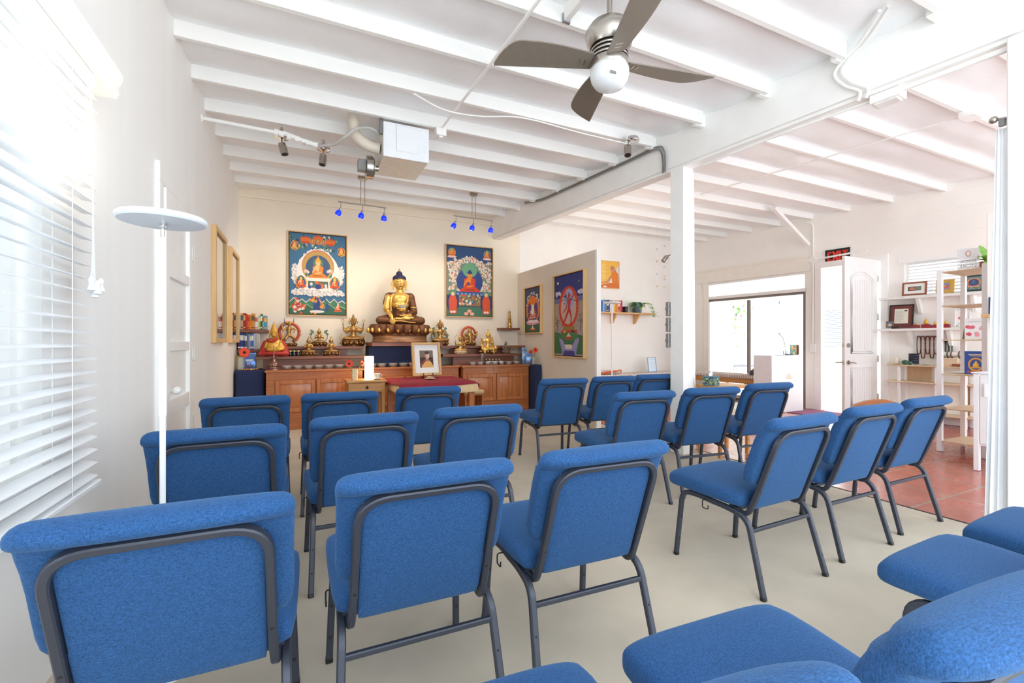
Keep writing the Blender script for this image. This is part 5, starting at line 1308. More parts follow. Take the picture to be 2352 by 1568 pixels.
# little kneeling bench
t = thing('kneeling_bench', 'small wooden bench with a beige cushion right of the maroon table', 'bench', (2.28, 6.36, 0))
mb = MB(); mb.box(-.16, .16, -.17, .17, .40, .425, bev=.004); obj('seat_board', mb, cherry, t)
for sx in (-1, 1): mb = MB(); mb.box(sx * .13 - .012, sx * .13 + .012, -.15, .15, 0, .40, bev=.004); obj('side_support', mb, cherry_v, t)
mb = MB(); mb.loft([[(x, y, z) for x, y in ell(0, 0, .165 * k_, .175 * k_, 28, 6)] for z, k_ in ((.425, .96), (.435, 1), (.458, 1), (.47, .93), (.473, .8))]); obj('cushion', mb, mat('beige_seat_cloth', (206, 182, 142), .9, bump=.2, bscale=300), t)
# ---------------------------------------------------------------- ceiling fan
def fan():
    cx, cy = 1.65, 2.19
    t = thing('ceiling_fan', 'brushed nickel ceiling fan with four grey blades and an unlit white globe', 'fan', (cx, cy, 0))
    mb = MB(); mb.cyl((0, 0, 3.04), (0, 0, CZ), .016); obj('downrod', mb, steel, t)
    mb = MB(); mb.lathe([(.035, CZ - .20), (.075, CZ - .17), (.08, CZ - .02), (.06, CZ)], 24); obj('canopy', mb, steel, t)
    mb = MB(); mb.lathe([(.022, 3.065), (.06, 3.06), (.115, 3.035), (.142, 2.995), (.142, 2.975), (.13, 2.925), (.114, 2.905)], 40); obj('motor_housing', mb, steel, t)
    mb = MB()
    for z in (2.890, 2.866, 2.842): mb.lathe([(.088, z - .008), (.108, z - .006), (.110, z), (.108, z + .006), (.088, z + .008)], 40)
    mb.lathe([(.106, 2.782), (.110, 2.788), (.110, 2.822), (.106, 2.830)], 40); mb.lathe([(.096, 2.79), (.096, 2.91)], 40, mi=1)
    obj('ribbed_collar', mb, [steel, black], t)
    mb = MB(); mb.lathe([(.108, 2.782), (.113, 2.772), (.113, 2.748), (.106, 2.715), (.085, 2.684), (.045, 2.665), (.001, 2.660)], 40); gl = obj('globe', mb, mat('opal_glass', (226, 228, 230), .25), t)
    bl = mat('taupe_blade', (132, 122, 110), .42, .25, var=.04, vscale=30)
    for k, a in enumerate((160, 70, -10, 250)):
        A = radians(a); mb = MB(); n = 22; pitch = radians(13)
        rings = []
        for i in range(n + 1):
            f = i / n; r = .105 + f * .575
            w0 = .058 + .060 * sin(pi * min(1.0, f * .72))          # widest two thirds out
            ld, tr = w0, -(.050 + .010 * f)
            if f > .72:
                q = (f - .72) / .28; ld = w0 * (1 - q ** 2.4) + (tr + .012) * q ** 2.4
            ring = []
            for y, z in ((ld, .0035), (tr, .0035), (tr, -.0035), (ld, -.0035)):
                Y = y * cos(pitch); Z = y * sin(pitch) + z
                ring.append((r * cos(A) - Y * sin(A), r * sin(A) + Y * cos(A), 2.822 + Z))
            rings.append(ring)
        mb.loft(rings)
        b = obj('blade', mb, bl, t, 30)
        mb = MB()
        for r in (.15, .178):
            p = [(r * cos(A) - y * sin(A) * cos(pitch), r * sin(A) + y * cos(A) * cos(pitch), 2.8175 + y * sin(pitch)) for y in (-.022, .022)]; mb.tube(p, 1, rect=(.004, .007))
        obj('screw_cover', mb, steel, b)
    mb = MB(); mb.cap((-.10, -.075, 2.955), (-.118, -.05, 2.955), .008, .008, 8); obj('reverse_switch', mb, whitepaint, t)
    mb = MB(); mb.box(-.03, .01, -.004, .004, -.008, .008, bev=.003); mb.v = [Vector((q.x - .035, q.y - .095, q.z + 2.706)) for q in mb.v]; obj('pull_chain_slot', mb, grey_metal, t)
    q = atH(1300, 52, RZ)
    t2 = thing('mounting_block', 'white timber block between two rafters, with a metal bracket by the fan', 'block', (q.x, 0, 0))
    mb = MB(); mb.box(-.02, .02, 2.095, 2.60, RZ + .005, CZ - .01, bev=.003); obj('timber', mb, beam_white, t2)
    mb = MB(); mb.box(-.028, .028, 2.585, 2.60, RZ - .004, RZ + .055); obj('metal_bracket', mb, mat('galvanised', (170, 172, 176), .35, .9, var=.3, vscale=60), t2)
fan()

# ---------------------------------------------------------------- heater and its plumbing
a = atH(880.5, 275.5, 3.29); hz = onY(880.5, 356, a.y).z; b = onY(985.6, 369.4, a.y)
t = thing('unit_heater', 'white box heater hung under the rafters with a grille front', 'heater', (a.x, a.y, 0))
W = b.x - a.x
mb = MB(); mb.box(0, W, .012, .58, hz + .005, 3.29, bev=.006); obj('casing', mb, mat('speckled_white_casing', (226, 224, 218), .35, .3, var=.06, vscale=18), t)
mb = MB(); mb.box(0, W, 0, .014, hz - .004, 3.285, bev=.004); mb.box(W * .27, W * .76, -.012, .002, hz + .06, 3.27, bev=.008)
for i in range(22):
    z = hz + .08 + i * .0085
    mb.box(W * .05, W * .23, -.003, .001, z, z + .004); mb.box(W * .80, W * .95, -.003, .001, z, z + .004)
obj('grille_front', mb, mat('heater_white', (238, 240, 243), .35), t)
mb = MB(); mb.box(-.03, .0, .02, .06, 3.17, 3.33, bev=.003); obj('hanger_bracket', mb, grey_metal, t)
mb = MB(); mb.tube(bez([(-.008, .16, 3.075), (-.10, .17, 3.09), (-.20, .19, 3.15), (-.24, .22, 3.24), (-.25, .25, 3.40)]), .052, 16); obj('flue_pipe', mb, mat('off_white_flue', (226, 216, 200), .5), t)
mb = MB(); mb.cyl((-.06, .31, 2.93), (-.12, .31, 2.93), .115, .115, 28); 
for r in (.03, .06, .09): mb.tube([(-.045, .31 + r * cos(q), 2.93 + r * sin(q)) for q in [2 * pi * i / 24 for i in range(24)]], .004, 6, closed=True)
for i in range(16): q = 2 * pi * i / 16; mb.tube([(-.045, .31, 2.93), (-.05, .31 + .112 * cos(q), 2.93 + .112 * sin(q))], .003, 6)
mb.cyl((-.0, .31, 2.93), (-.06, .31, 2.93), .03); obj('fan_guard', mb, steel, t)
mb = MB(); mb.box(-.20, -.12, .27, .35, 2.88, 2.99, bev=.004); obj('motor_box', mb, grey_metal, t)
heater = t
pg = onX(463, 270, -.80)
t = thing('gas_pipe', 'white gas pipe running from the left wall to the box heater', 'pipe', (0, 0, 0))
e = atH(640, 302, 3.15)
mb = MB(); mb.tube([(-.80, pg.y, 3.165), (e.x - .02, pg.y + .02, 3.16)], .017, 10); mb.cyl((-.80, pg.y, 3.165), (-.785, pg.y, 3.165), .035); obj('steel_pipe', mb, trim_white, t)
mb = MB()
pts = [(e.x - .02, pg.y + .02, 3.16), (e.x + .06, pg.y + .03, 3.165), (e.x + .20, pg.y + .03, 3.13), (e.x + .34, pg.y + .02, 3.10)]
mb.tube(bez(pts), .021, 10)
for f, r in ((0, .03), (.12, .028), (.3, .028), (.5, .03), (.7, .026), (.95, .024)):
    q = Vector(pts[0]).lerp(Vector(pts[3]), f); mb.cyl(q - Vector((.018, 0, -.002)), q + Vector((.018, 0, -.002)), r, r, 10)
mb.box(e.x + .20, e.x + .235, pg.y - .03, pg.y + .06, 3.09, 3.115, bev=.004); obj('valve_fittings', mb, trim_white, t)
mb = MB(); mb.tube(bez([pts[3], (e.x + .48, pg.y - .12, 3.08), (e.x + .56, pg.y - .27, 3.10), (e.x + .66, pg.y - .32, 3.18), (a.x - .12, a.y + .03, 3.20), (a.x - .02, a.y + .085, 3.19)]), .014, 8); obj('flexible_hose', mb, mat('grey_white_hose', (206, 204, 200), .4, .3), t)

# chrome ceiling spots
def spot(label, loc, tilt, rotz, group='chrome spots below the rafters'):
    t = thing('ceiling_spot', label, 'spotlight', loc, rotz, group)
    z0 = RZ - loc[2]
    mb = MB(); mb.lathe([(.05, .0), (.068, .002), (.074, .012), (.060, .045), (.02, .06), (.012, z0)], 32); obj('canopy', mb, chrome, t)
    mb = MB()
    d = Vector((sin(tilt), -.15, -cos(tilt))).normalized(); p = Vector((0, .05, -.035))
    mb.cyl((0, .02, .01), p, .009); mb.cyl(p, p + d * .11, .036, .036, 20); mb.cyl(p + d * .108, p + d * .113, .030, .030, 20, 1)
    for k in (.03, .06, .09): mb.tube([p + d * k + (d.orthogonal().normalized() * cos(q) + d.cross(d.orthogonal().normalized()) * sin(q)) * .037 for q in [2 * pi * i / 20 for i in range(20)]], .002, 6, closed=True)
    obj('spot_head', mb, [steel, black], t)
s1 = atH(647, 318, 3.19); spot('chrome ceiling spot by the gas pipe valve, left one of the pair', s1, .25, 0)
s2 = atH(743, 345, 3.19); spot('chrome ceiling spot left of the box heater, right one of the pair', s2, -.1, 0)
s3 = atH(1452, 326, 3.24); spot('chrome ceiling spot near the beam above the pillar', s3, -.3, .5)

TRACK_W = 4.5
# ---------------------------------------------------------------- two track lights with blue shades
blue_glass = mat('cobalt_glass', (14, 40, 225), .25, emit=(10, 40, 235), estr=.35)
def track(label, x, y):
    zr = 2.955
    t = thing('track_light', label, 'lamp', (x, y, 0), 0, 'wavy bar track lights with three blue shades')
    mb = MB(); mb.lathe([(.062, RZ + .02), (.062, RZ - .01), (.05, RZ - .022), (.001, RZ - .024)], 24); obj('canopy', mb, steel, t)
    for s in (-.025, .025):
        mb = MB(); mb.cyl((s, 0, zr), (s, 0, RZ), .005); obj('stem', mb, steel, t)
    mb = MB(); mb.tube(bez([(-.30, .0, zr + .005), (-.15, -.012, zr - .004), (0, 0, zr), (.15, .012, zr + .004), (.30, 0, zr - .006)]), .009, 8); obj('wavy_bar', mb, steel, t)
    for i, sx in enumerate((-.265, 0, .275)):
        mb = MB(); mb.cyl((sx, 0, zr - .075), (sx, 0, zr), .005); d = Vector((-.45 if i == 0 else (-.25 if i == 1 else -.05), .25, -1)).normalized(); p = Vector((sx, 0, zr - .07)); mb.cyl(p, p + d * .042, .012, .021, 16); st_ = obj('socket', mb, steel, t)
        mb = MB(); q = p + d * .036; o1 = d.orthogonal().normalized(); o2 = d.cross(o1)
        mb.loft([[q + d * dd + (o1 * cos(2 * pi * k / 20) + o2 * sin(2 * pi * k / 20)) * r for k in range(20)] for dd, r in ((0, .020), (.02, .033), (.045, .038), (.07, .033), (.07, .028), (.04, .03))]); obj('blue_shade', mb, blue_glass, st_)
        ld = bpy.data.lights.new('track_bulb', 'SPOT'); ld.energy = TRACK_W; ld.color = (1.0, .85, .68); ld.spot_size = radians(125); ld.spot_blend = .7; ld.shadow_soft_size = .03
        lo = bpy.data.objects.new('track_bulb', ld); COL.objects.link(lo); lo.parent = t; lo.location = q + d * .075; lo.rotation_euler = Vector((d.x, .55, -.8)).to_track_quat('-Z', 'Y').to_euler()
c1 = onY(833, 404, 6.18); track('wavy track light with blue shades above the left painting', c1.x, 6.18)
c2 = onY(1088, 440, 6.18); track('wavy track light with blue shades nearer the beam', c2.x, 6.18)

# ---------------------------------------------------------------- floor lamps (torchieres)
def torchiere(label, x, y, h, r, watt):
    t = thing('floor_lamp', label, 'lamp', (x, y, 0), 0, 'white disc floor lamps')
    mb = MB(); mb.lathe([(r * .82, 0), (r * .85, .008), (r * .8, .018), (.03, .022), (.001, .022)], 40); obj('base', mb, white_metal, t)
    mb = MB(); mb.cyl((0, 0, .02), (0, 0, h * .60), .0095, n=16); mb.cyl((0, 0, h * .56), (0, 0, h * .665), .0125, n=16); mb.cyl((0, 0, h * .66), (0, 0, h - .075), .011, n=16); obj('pole', mb, white_metal, t)
    mb = MB(); mb.cyl((0, 0, h - .08), (0, 0, h - .03), .0065, n=12); mb.lathe([(.012, h - .035), (.012, h - .026), (.001, h - .026)], 16); obj('neck', mb, chrome, t)
    mb = MB(); mb.lathe([(.02, h - .026), (r * .96, h - .022), (r, h - .016), (r, h - .004), (r * .97, h), (r * .93, h), (r * .93, h - .006), (.001, h - .006)], 56); sh = obj('disc_head', mb, mat('lamp_disc_white', (222, 228, 236), .4), t)
    mb = MB(); mb.lathe([(r * .92, h - .005), (r * .92, h - .001), (.001, h - .001)], 48); obj('diffuser', mb, mat('lit_diffuser', (255, 250, 240), .6, emit=(255, 238, 208), estr=1.6), sh)
    ld = bpy.data.lights.new('lamp_panel', 'AREA'); ld.shape = 'DISK'; ld.size = r * 1.7; ld.energy = watt; ld.color = (1.0, .90, .76)
    lo = bpy.data.objects.new('lamp_panel', ld); COL.objects.link(lo); lo.parent = t; lo.location = (0, 0, h + .004); lo.rotation_euler = (pi, 0, 0)
torchiere('white disc floor lamp standing close by, between left chairs and window blind', -.452, 2.02, 1.63, .135, .6)
torchiere('thin white disc floor lamp behind the beige partition', 4.37, 5.74, 1.79, .135, 1.5)

# ---------------------------------------------------------------- cables, conduits, boxes under the ceiling
def cable(name, label, pts, r, m, smooth=True, group=None, cat='cable'):
    mb = MB(); mb.tube(bez(pts, 8) if smooth else pts, r, 8); return tag(obj(name, mb, m), label, cat, group)
cable('conduit', 'thin white conduit crossing the rafters past the ceiling fan', [(1.345, .5, RZ - .012), (1.335, 2.4, RZ - .012), (1.262, 4.35, RZ - .012)], .012, trim_white, cat='conduit')
t = thing('junction_box', 'white junction box where the conduit ends beside the heater', 'box', (1.262, 4.42, 0)); mb = MB(); mb.box(-.05, .05, -.05, .05, RZ - .08, RZ - .0, bev=.004); obj('box', mb, trim_white, t); mb = MB(); mb.box(-.02, .02, -.03, .03, RZ - .095, RZ - .079, bev=.003); obj('socket', mb, trim_white, t)
p0 = atH(950, 205, 3.29); p1 = atH(1020, 243, 3.29); p2 = atH(1100, 258, 3.29); p3 = atH(1200, 262, 3.29); p4 = atH(1330, 296, 3.29); p5 = atH(1440, 322, 3.27)
cable('white_cable', 'white cable sagging along a rafter to the chrome spot near the beam', [k_ - Vector((0, 0, .035)) for k_ in (p0, p1, p2, p3, p4, p5)], .007, trim_white)
def bm(y, z, off=-.026): return Vector((beamx(y) + off, y, z))
for k, dz in enumerate((0, -.022)):
    cable('armoured_cable', 'grey armoured cable along the beam, %s of two' % ('upper', 'lower')[k], [bm(6.3, 3.335 + dz, -.10), bm(6.0, 3.31 + dz), bm(5.4, 3.30 + dz), bm(4.8, 3.30 + dz), bm(4.2, 3.30 + dz), bm(3.83 + k * .03, 3.30 + dz), bm(3.74 + k * .035, 3.22), bm(3.725 + k * .03, 3.08), bm(3.725 + k * .03, 2.99)], .009, grey_metal, group='grey armoured cables on the beam')
for k in (0, 1):
    q = atH(1873, 93, 3.2); y0 = 2.20
    cable('white_cable', 'white cable looping down over the beam to the junction box, %s strand' % ('left', 'right')[k], [bm(y0 - .55 + .05 * k, 3.36, -.35), bm(y0 - .30 + .05 * k, 3.34, -.1), bm(y0 - .12 + .05 * k, 3.25, -.03), bm(y0 - .18 + .05 * k, 3.12, -.03), bm(y0 - .28 + .05 * k, 3.03, -.03), bm(y0 - .27 + .05 * k, 2.96, -.03)], .012, trim_white, group='looped white cables on the beam')
t = thing('junction_box', 'white junction box under the beam where looped cables enter', 'box', (beamx(1.86) + .10, 1.86, 0), BR); mb = MB(); mb.box(-.07, .07, -.09, .09, 2.93, 2.993, bev=.005); obj('box', mb, trim_white, t)
mb = MB(); mb.box(-.05, .05, -.07, .07, 2.92, 2.932, bev=.004); obj('cover_plate', mb, whitepaint, t)
cable('conduit', 'fat white conduit clipped under the near part of the beam', [bm(1.78, 2.965, .06), bm(1.4, 2.965, .05), bm(.9, 2.965, .05), bm(.2, 2.965, .05)], .02, trim_white, cat='conduit')
cable('conduit', 'thin white conduit clipped under the beam from pillar to junction box', [bm(3.40, 2.99, .14), bm(3.2, 2.975, .10), bm(2.6, 2.98, .08), bm(2.1, 2.975, .08), bm(1.95, 2.97, .08)], .012, trim_white, cat='conduit')
q0 = atH(2230, 262, RZ); q1 = atH(1900, 360, RZ); q2 = atH(1610, 446, RZ)
cable('conduit', 'thin white conduit crossing the rafters of the right room', [q0, q1, q2], .009, trim_white, cat='conduit')
t = thing('junction_box', 'white ceiling junction box at the right end of the thin conduit', 'box', (q0.x, q0.y, 0)); mb = MB(); mb.box(-.09, .09, -.06, .06, RZ - .04, RZ + .02, bev=.005); obj('box', mb, trim_white, t)
# diagonal brace and conduit with round box by the exit
e1 = onW(1856, 562, .02); e0 = atH(1778, 484, RZ - .02)
t = tag(bpy.data.objects.new('diagonal_brace', None), 'white diagonal brace from rafter down to the right wall', 'brace'); COL.objects.link(t); t.location = (0, 0, 0)
mb = MB(); mb.tube([e0 + Vector((-.02, 0, .05)), e1], 1, rect=(.06, .075)); obj('timber', mb, beam_white, t)
t = thing('wall_conduit', 'white conduit running down the wall between sliding door and exit door', 'conduit', RW, ROTW)
yc = onW(1869, 600).y
mb = MB(); mb.tube(fillet([(L(yc) - .8, -.022, RZ + .02), (L(yc), -.022, RZ - .03), (L(yc), -.022, 2.6), (L(yc), -.035, 1.15)], .12), .014, 8); obj('pipe', mb, trim_white, t)
mb = MB(); mb.cyl((L(yc), 0, 2.60), (L(yc), -.05, 2.60), .06, n=24); obj('round_box', mb, trim_white, t)
mb = MB(); mb.tube([(L(yc), -.03, 2.60), (L(yc) + .8, -.045, 2.635)], .016, 8); obj('side_pipe', mb, trim_white, t)
mb = MB(); mb.box(L(yc) - .05, L(yc) + .05, -.05, 0, .99, 1.14, bev=.005); mb.box(L(yc) - .012, L(yc) + .012, -.056, -.05, 1.04, 1.09); obj('switch_box', mb, trim_white, t)

# switch boxes and spot on the far pillar
for k, z in enumerate((1.53, 1.36, 1.19)):
    t = thing('switch_box', 'grey electric box on the left side of the pillar, %s of three' % ('top', 'middle', 'bottom')[k], 'box', (3.575, 3.703, z), BR, 'grey electric boxes on the pillar')
    mb = MB(); mb.box(-.004, .085, .004, .05, -.075, .075, bev=.006); obj('box', mb, mat('grey_steel_box', (158, 156, 154), .4, .6), t)
    mb = MB(); mb.cyl((-.004, .027, 0), (-.018, .027, 0), .018, n=16); mb.cyl((-.018, .027, .0), (-.024, .027, 0), .010, n=12); obj('knob', mb, mat('grey_steel_box', (158, 156, 154), .4, .6), t)
t = thing('clip_spot', 'small brushed spot clipped to the far side of the pillar', 'spotlight', (3.625, 3.79, 2.085), BR)
mb = MB(); mb.cyl((0, 0, .02), (-.04, .02, -.03), .026, n=16); mb.cyl((-.038, .02, -.028), (-.042, .021, -.033), .022, n=16); obj('head', mb, steel, t); mb = MB(); mb.cyl((.03, -.09, .04), (0, 0, .03), .008); obj('arm', mb, steel, t)

# ---------------------------------------------------------------- curtains, tied back at the pillars
curt = mat('white_curtain', (246, 247, 249), .8, var=.01)
def curtain(label, x0, y0, x1, y1, z0, z1, n, amp, flare):
    dx, dy = x1 - x0, y1 - y0; Ln = math.hypot(dx, dy); nx, ny = -dy / Ln, dx / Ln
    def f(u, v):
        k = 1 + flare * (1 - v); w = amp * (1 + .8 * (1 - v)) * sin(2 * pi * n * u + .6 * sin(3 * v))
        return (x0 + dx * (u * k) + nx * w, y0 + dy * (u * k) + ny * w, z0 + (z1 - z0) * v)
    mb = MB(); mb.grid(f, n * 14, 24); return tag(obj('curtain', mb, curt, None, 80, solid=.003), label, 'curtain')
curtain('white curtain gathered against the middle pillar', 3.765, 3.60, 3.86, 3.66, .01, 3.0, 4, .016, .45)
curtain('white curtain gathered against the near right pillar', 3.89, 1.24, 3.885, 1.288, .01, 2.48, 3, .007, 1.05)
t = thing('curtain_rod_end', 'silver ball finial of the curtain rod at the near pillar', 'finial', (3.89, 1.30, 2.55)); mb = MB(); mb.sph((0, 0, 0), .022, 16, 12); obj('ball', mb, steel, t); mb = MB(); mb.cyl((0, 0, 0), (.02, -.12, -.02), .008); mb.box(.0, .03, -.05, -.02, -.05, .0, bev=.003); obj('bracket', mb, grey_metal, t)

# ---------------------------------------------------------------- big window blind on the left
def blind():
    t = thing('window_blind', 'large white slatted blind glowing over the left window', 'blind', (-.74, 0, 0))
    bw = mat('blind_white', (240, 242, 244), .45)
    ya, yb = .15, 2.285
    n = 30; z0, z1 = .665, 2.12; tilt = radians(-13)
    mb = MB()
    for i in range(n):
        z = z0 + (z1 - z0) * i / (n - 1)
        prof = []
        for k in range(7):
            q = (k / 6 - .5) * .05; prof.append((q * cos(tilt), z + q * sin(tilt) + .003 * (1 - (q / .025) ** 2)))
        ring0 = [(x, ya, zz + .0012) for x, zz in prof] + [(x, ya, zz - .0012) for x, zz in prof[::-1]]
        ring1 = [(x, yb, zz) for x, _, zz in ring0]
        mb.loft([ring0, ring1])
    obj('slats', mb, bw, t)
    mb = MB()
    for y in (.45, 1.2, 2.06):
        mb = MB(); mb.tube([(-.026, y, z1 + .04), (-.026, y, z0 - .02), (.026, y, z0 - .02), (.026, y, z1 + .04)], .0012, 5); obj('ladder_string', mb, bw, t)
    mb = MB(); mb.box(-.028, .03, ya, yb + .02, .622, .642, bev=.004); obj('bottom_rail', mb, bw, t)
    mb = MB(); mb.box(-.025, .03, ya, yb - .04, 2.145, 2.19, bev=.003); obj('head_rail', mb, bw, t)
    mb = MB(); prof = [(-.055, 2.20), (.035, 2.20), (.045, 2.22), (.042, 2.25), (.055, 2.27), (.060, 2.30), (.052, 2.305), (-.055, 2.305)]
    mb.loft([[(x, ya, z) for x, z in prof], [(x, yb + .155, z) for x, z in prof]]); obj('valance', mb, trim_white, t)
    mb = MB()
    for k, y in enumerate((2.19, 2.205, 2.215, 2.20)): mb.tube(bez([(.03, 2.20, 2.18), (.034, 2.205, 1.7), (.036, y, 1.45), (.036, y + .01 * (k - 1.5), 1.42 - .01 * k)]), .0022, 6)
    obj('pull_cords', mb, bw, t)
    for k in range(4):
        mb = MB(); mb.lathe([(.006, 0), (.012, -.012), (.008, -.025), (.015, -.05), (.001, -.052)], 14, (.036 + .012 * (k % 2), 2.185 + .016 * k, 1.42 - .012 * (k % 3))); obj('cord_tassel', mb, bw, t)
blind()
# ---------------------------------------------------------------- far right room: back wall, benches
shelf_oak = wood('honey_oak_shelf', (206, 158, 98), (230, 186, 128), .45, 'X')
a = onY(1380, 597, 7.48); b = onY(1423, 664, 7.48)
sh = []
YL = (240, 186, 76)
sh.append((rect(.0, .0, .30, 1), (240, 194, 96)))
for i in range(11): sh.append((rect(.08, .34 + .052 * i, .30 + .06 * (i % 3), .35 + .052 * i), (250, 226, 170)))
sh.append(([(.45, .1), (1, .9), (1, .2), (.9, .02)], (226, 224, 236))); sh.append(([(.62, .62), (.82, .70), (.97, .55), (1, .1), (.7, .08), (.64, .3)], (226, 128, 40)))
sh.append(([(0, .02), (.2, .14), (.6, .2), (1, .16), (1, 0), (0, 0)], (218, 116, 52))); sh.append(([(.05, .16), (.45, .2), (.66, .44), (.6, .5), (.4, .26), (.05, .19)], (196, 136, 112)))
sh.append((ell(.68, .74, .11, .11), (196, 136, 108))); sh.append((ell(.68, .66, .075, .07), (204, 146, 118))); sh.append((ell(.64, .74, .05, .012), (120, 70, 60))); sh.append((ell(.3, .05, .1, .03), (236, 226, 214)))
w = (b.x - a.x) * 1.12
picture('framed_poster', 'yellow poster of a robed person reaching down, above the oak wall shelf', 'poster', (b.x - w / 2, 7.5, (a.z + b.z) / 2), 0, w, a.z - b.z, framew, sh, YL, .025, .014)
s0 = onY(1360, 720, 7.30); s1 = onY(1505, 720, 7.30)
t = thing('wall_shelf', 'honey oak wall shelf on two triangular brackets holding books and a plant', 'shelf', ((s0.x + s1.x) / 2, 7.5, 1.76))
sw = (s1.x - s0.x) / 2
mb = MB(); mb.box(-sw, sw, -.24, 0, -.028, 0, bev=.003); obj('board', mb, shelf_oak, t)
for u in (1413, 1465):
    x = onY(u, 740, 7.36).x - (s0.x + s1.x) / 2
    mb = MB(); mb.X = Matrix.Translation((x, 0, 0)) @ Matrix.Rotation(radians(0), 4, 'Z')
    n = [(-.02, -.028), (-.20, -.028), (-.05, -.22), (-.02, -.22)]
    mb.add([(-.018, y, z) for y, z in n] + [(.018, y, z) for y, z in n], [(0, 1, 2, 3), (7, 6, 5, 4)] + [(i, 4 + i, 4 + (i + 1) % 4, (i + 1) % 4) for i in range(4)])
    obj('bracket', mb, shelf_oak, t)
sp = [('blue', (60, 110, 190), None), ('pale blue', (150, 190, 220), None), ('sky', (90, 140, 200), None), ('grey', (120, 124, 130), None), ('navy', (40, 60, 110), W_), ('violet', (96, 84, 130), None), ('white', (226, 226, 222), None), ('steel blue', (80, 110, 160), None), ('cream', (226, 216, 190), None), ('yellow', (230, 180, 70), None), ('orange', (224, 130, 60), None), ('amber', (222, 150, 70), None), ('red', (190, 60, 54), W_), ('rose', (196, 96, 104), None), ('crimson', (180, 50, 70), None)]
x0 = onY(1381, 700, 7.30).x; x1 = onY(1429, 700, 7.30).x; th = (x1 - x0) / len(sp)
for i, (nm, c, bd) in enumerate(sp): book('%s book, %s from the left on the oak wall shelf' % (nm, ORD[i]), x0 + (i + .5) * th, 7.29, 1.7612, th * .94, .21 + .012 * ((i * 7) % 3), .17, c, bd, 'books on the oak wall shelf')
p = on(1435.5, 7.34, 1.76); t = thing('speaker_cube', 'small black cube speaker between books and potted plant', 'speaker', p); mb = MB(); mb.box(-.04, .04, -.05, .05, 0, .12, bev=.006); obj('cabinet', mb, black, t); mb = MB(); mb.cyl((0, -.051, .045), (0, -.055, .045), .026, n=18); mb.cyl((0, -.051, .09), (0, -.055, .09), .014, n=14); obj('driver', mb, mat('grey_cone', (80, 80, 84), .6), t)
def leaf(mb, base, d, ln, w, droop=.3):
    d = Vector(d).normalized(); s = d.cross(Vector((0, 0, 1)));
    s = s.normalized() if s.length > .1 else Vector((1, 0, 0)); P = Vector(base); vs = []; n = 5
    for i in range(n + 1):
        f = i / n; ww = w * sin(pi * min(.98, f * .9 + .06)) ; c = P + d * ln * f - Vector((0, 0, droop * ln * f * f))
        vs += [c - s * ww, c - Vector((0, 0, ww * .25)), c + s * ww]
    fs = []
    for i in range(n):
        for k in (0, 1): fs.append((i * 3 + k, i * 3 + k + 1, i * 3 + k + 4, i * 3 + k + 3))
    mb.add(vs, fs)
t = thing('potted_plant', 'trailing green plant in a blue grey glazed pot on the oak shelf', 'plant', on(1463, 7.36, 1.762))
k = zpx(1463, 7.36, 22) / 2
mb = MB(); mb.lathe([(k * .8, 0), (k * .95, .03), (k, .10), (k * 1.0, .19), (k * .9, .19), (k * .85, .15), (.001, .15)], 28); obj('pot', mb, mat('slate_blue_glaze', (74, 96, 108), .3, var=.3, vscale=20), t)
rnd = random.Random(7); mb = MB()
for i in range(46):
    a_ = rnd.uniform(0, 2 * pi); d = Vector((cos(a_), sin(a_) * .6 - .25, rnd.uniform(-.1, .9))); leaf(mb, (rnd.uniform(-.06, .06), rnd.uniform(-.05, .03), .17), d, rnd.uniform(.12, .24), rnd.uniform(.022, .038), .45)
for vx in (.12, .17, .2):
    pth = bez([(.05, -.04, .17), (vx, -.12, .20), (vx + .08, -.19, .05), (vx + .07, -.23, -.08 - .08 * vx)]); mb.tube(pth, .004, 5)
    for q in pth[4::3]: leaf(mb, q, (rnd.uniform(-1, 1), rnd.uniform(-1, -.4), .1), .08, .024, .5)
obj('foliage', mb, leafg, t, 60)
# benches with striped cushions
golden = wood('golden_bench_wood', (176, 122, 62), (214, 158, 92), .4, 'X')
def stripe_cushion(name='striped_cushion'):
    m = bpy.data.materials.get('striped_cushion')
    if m: return m
    m = bpy.data.materials.new('striped_cushion'); m.use_nodes = True; nt = m.node_tree; b_ = nt.nodes['Principled BSDF']; b_.inputs['Roughness'].default_value = .9
    tc = nt.nodes.new('ShaderNodeTexCoord'); wv = nt.nodes.new('ShaderNodeTexWave'); wv.inputs['Scale'].default_value = 9; wv.bands_direction = 'X'; wv.inputs['Distortion'].default_value = .4
    r = nt.nodes.new('ShaderNodeValToRGB'); el = r.color_ramp.elements
    el[0].position = 0; el[0].color = lin((90, 84, 92)); el[1].position = 1; el[1].color = lin((232, 226, 218))
    for ps, c in ((.25, (226, 220, 210)), (.5, (196, 120, 90)), (.6, (230, 224, 214))): e_ = el.new(ps); e_.color = lin(c)
    nt.links.new(tc.outputs['Object'], wv.inputs['Vector']); nt.links.new(wv.outputs['Fac'], r.inputs['Fac']); nt.links.new(r.outputs['Color'], b_.inputs['Base Color'])
    return m
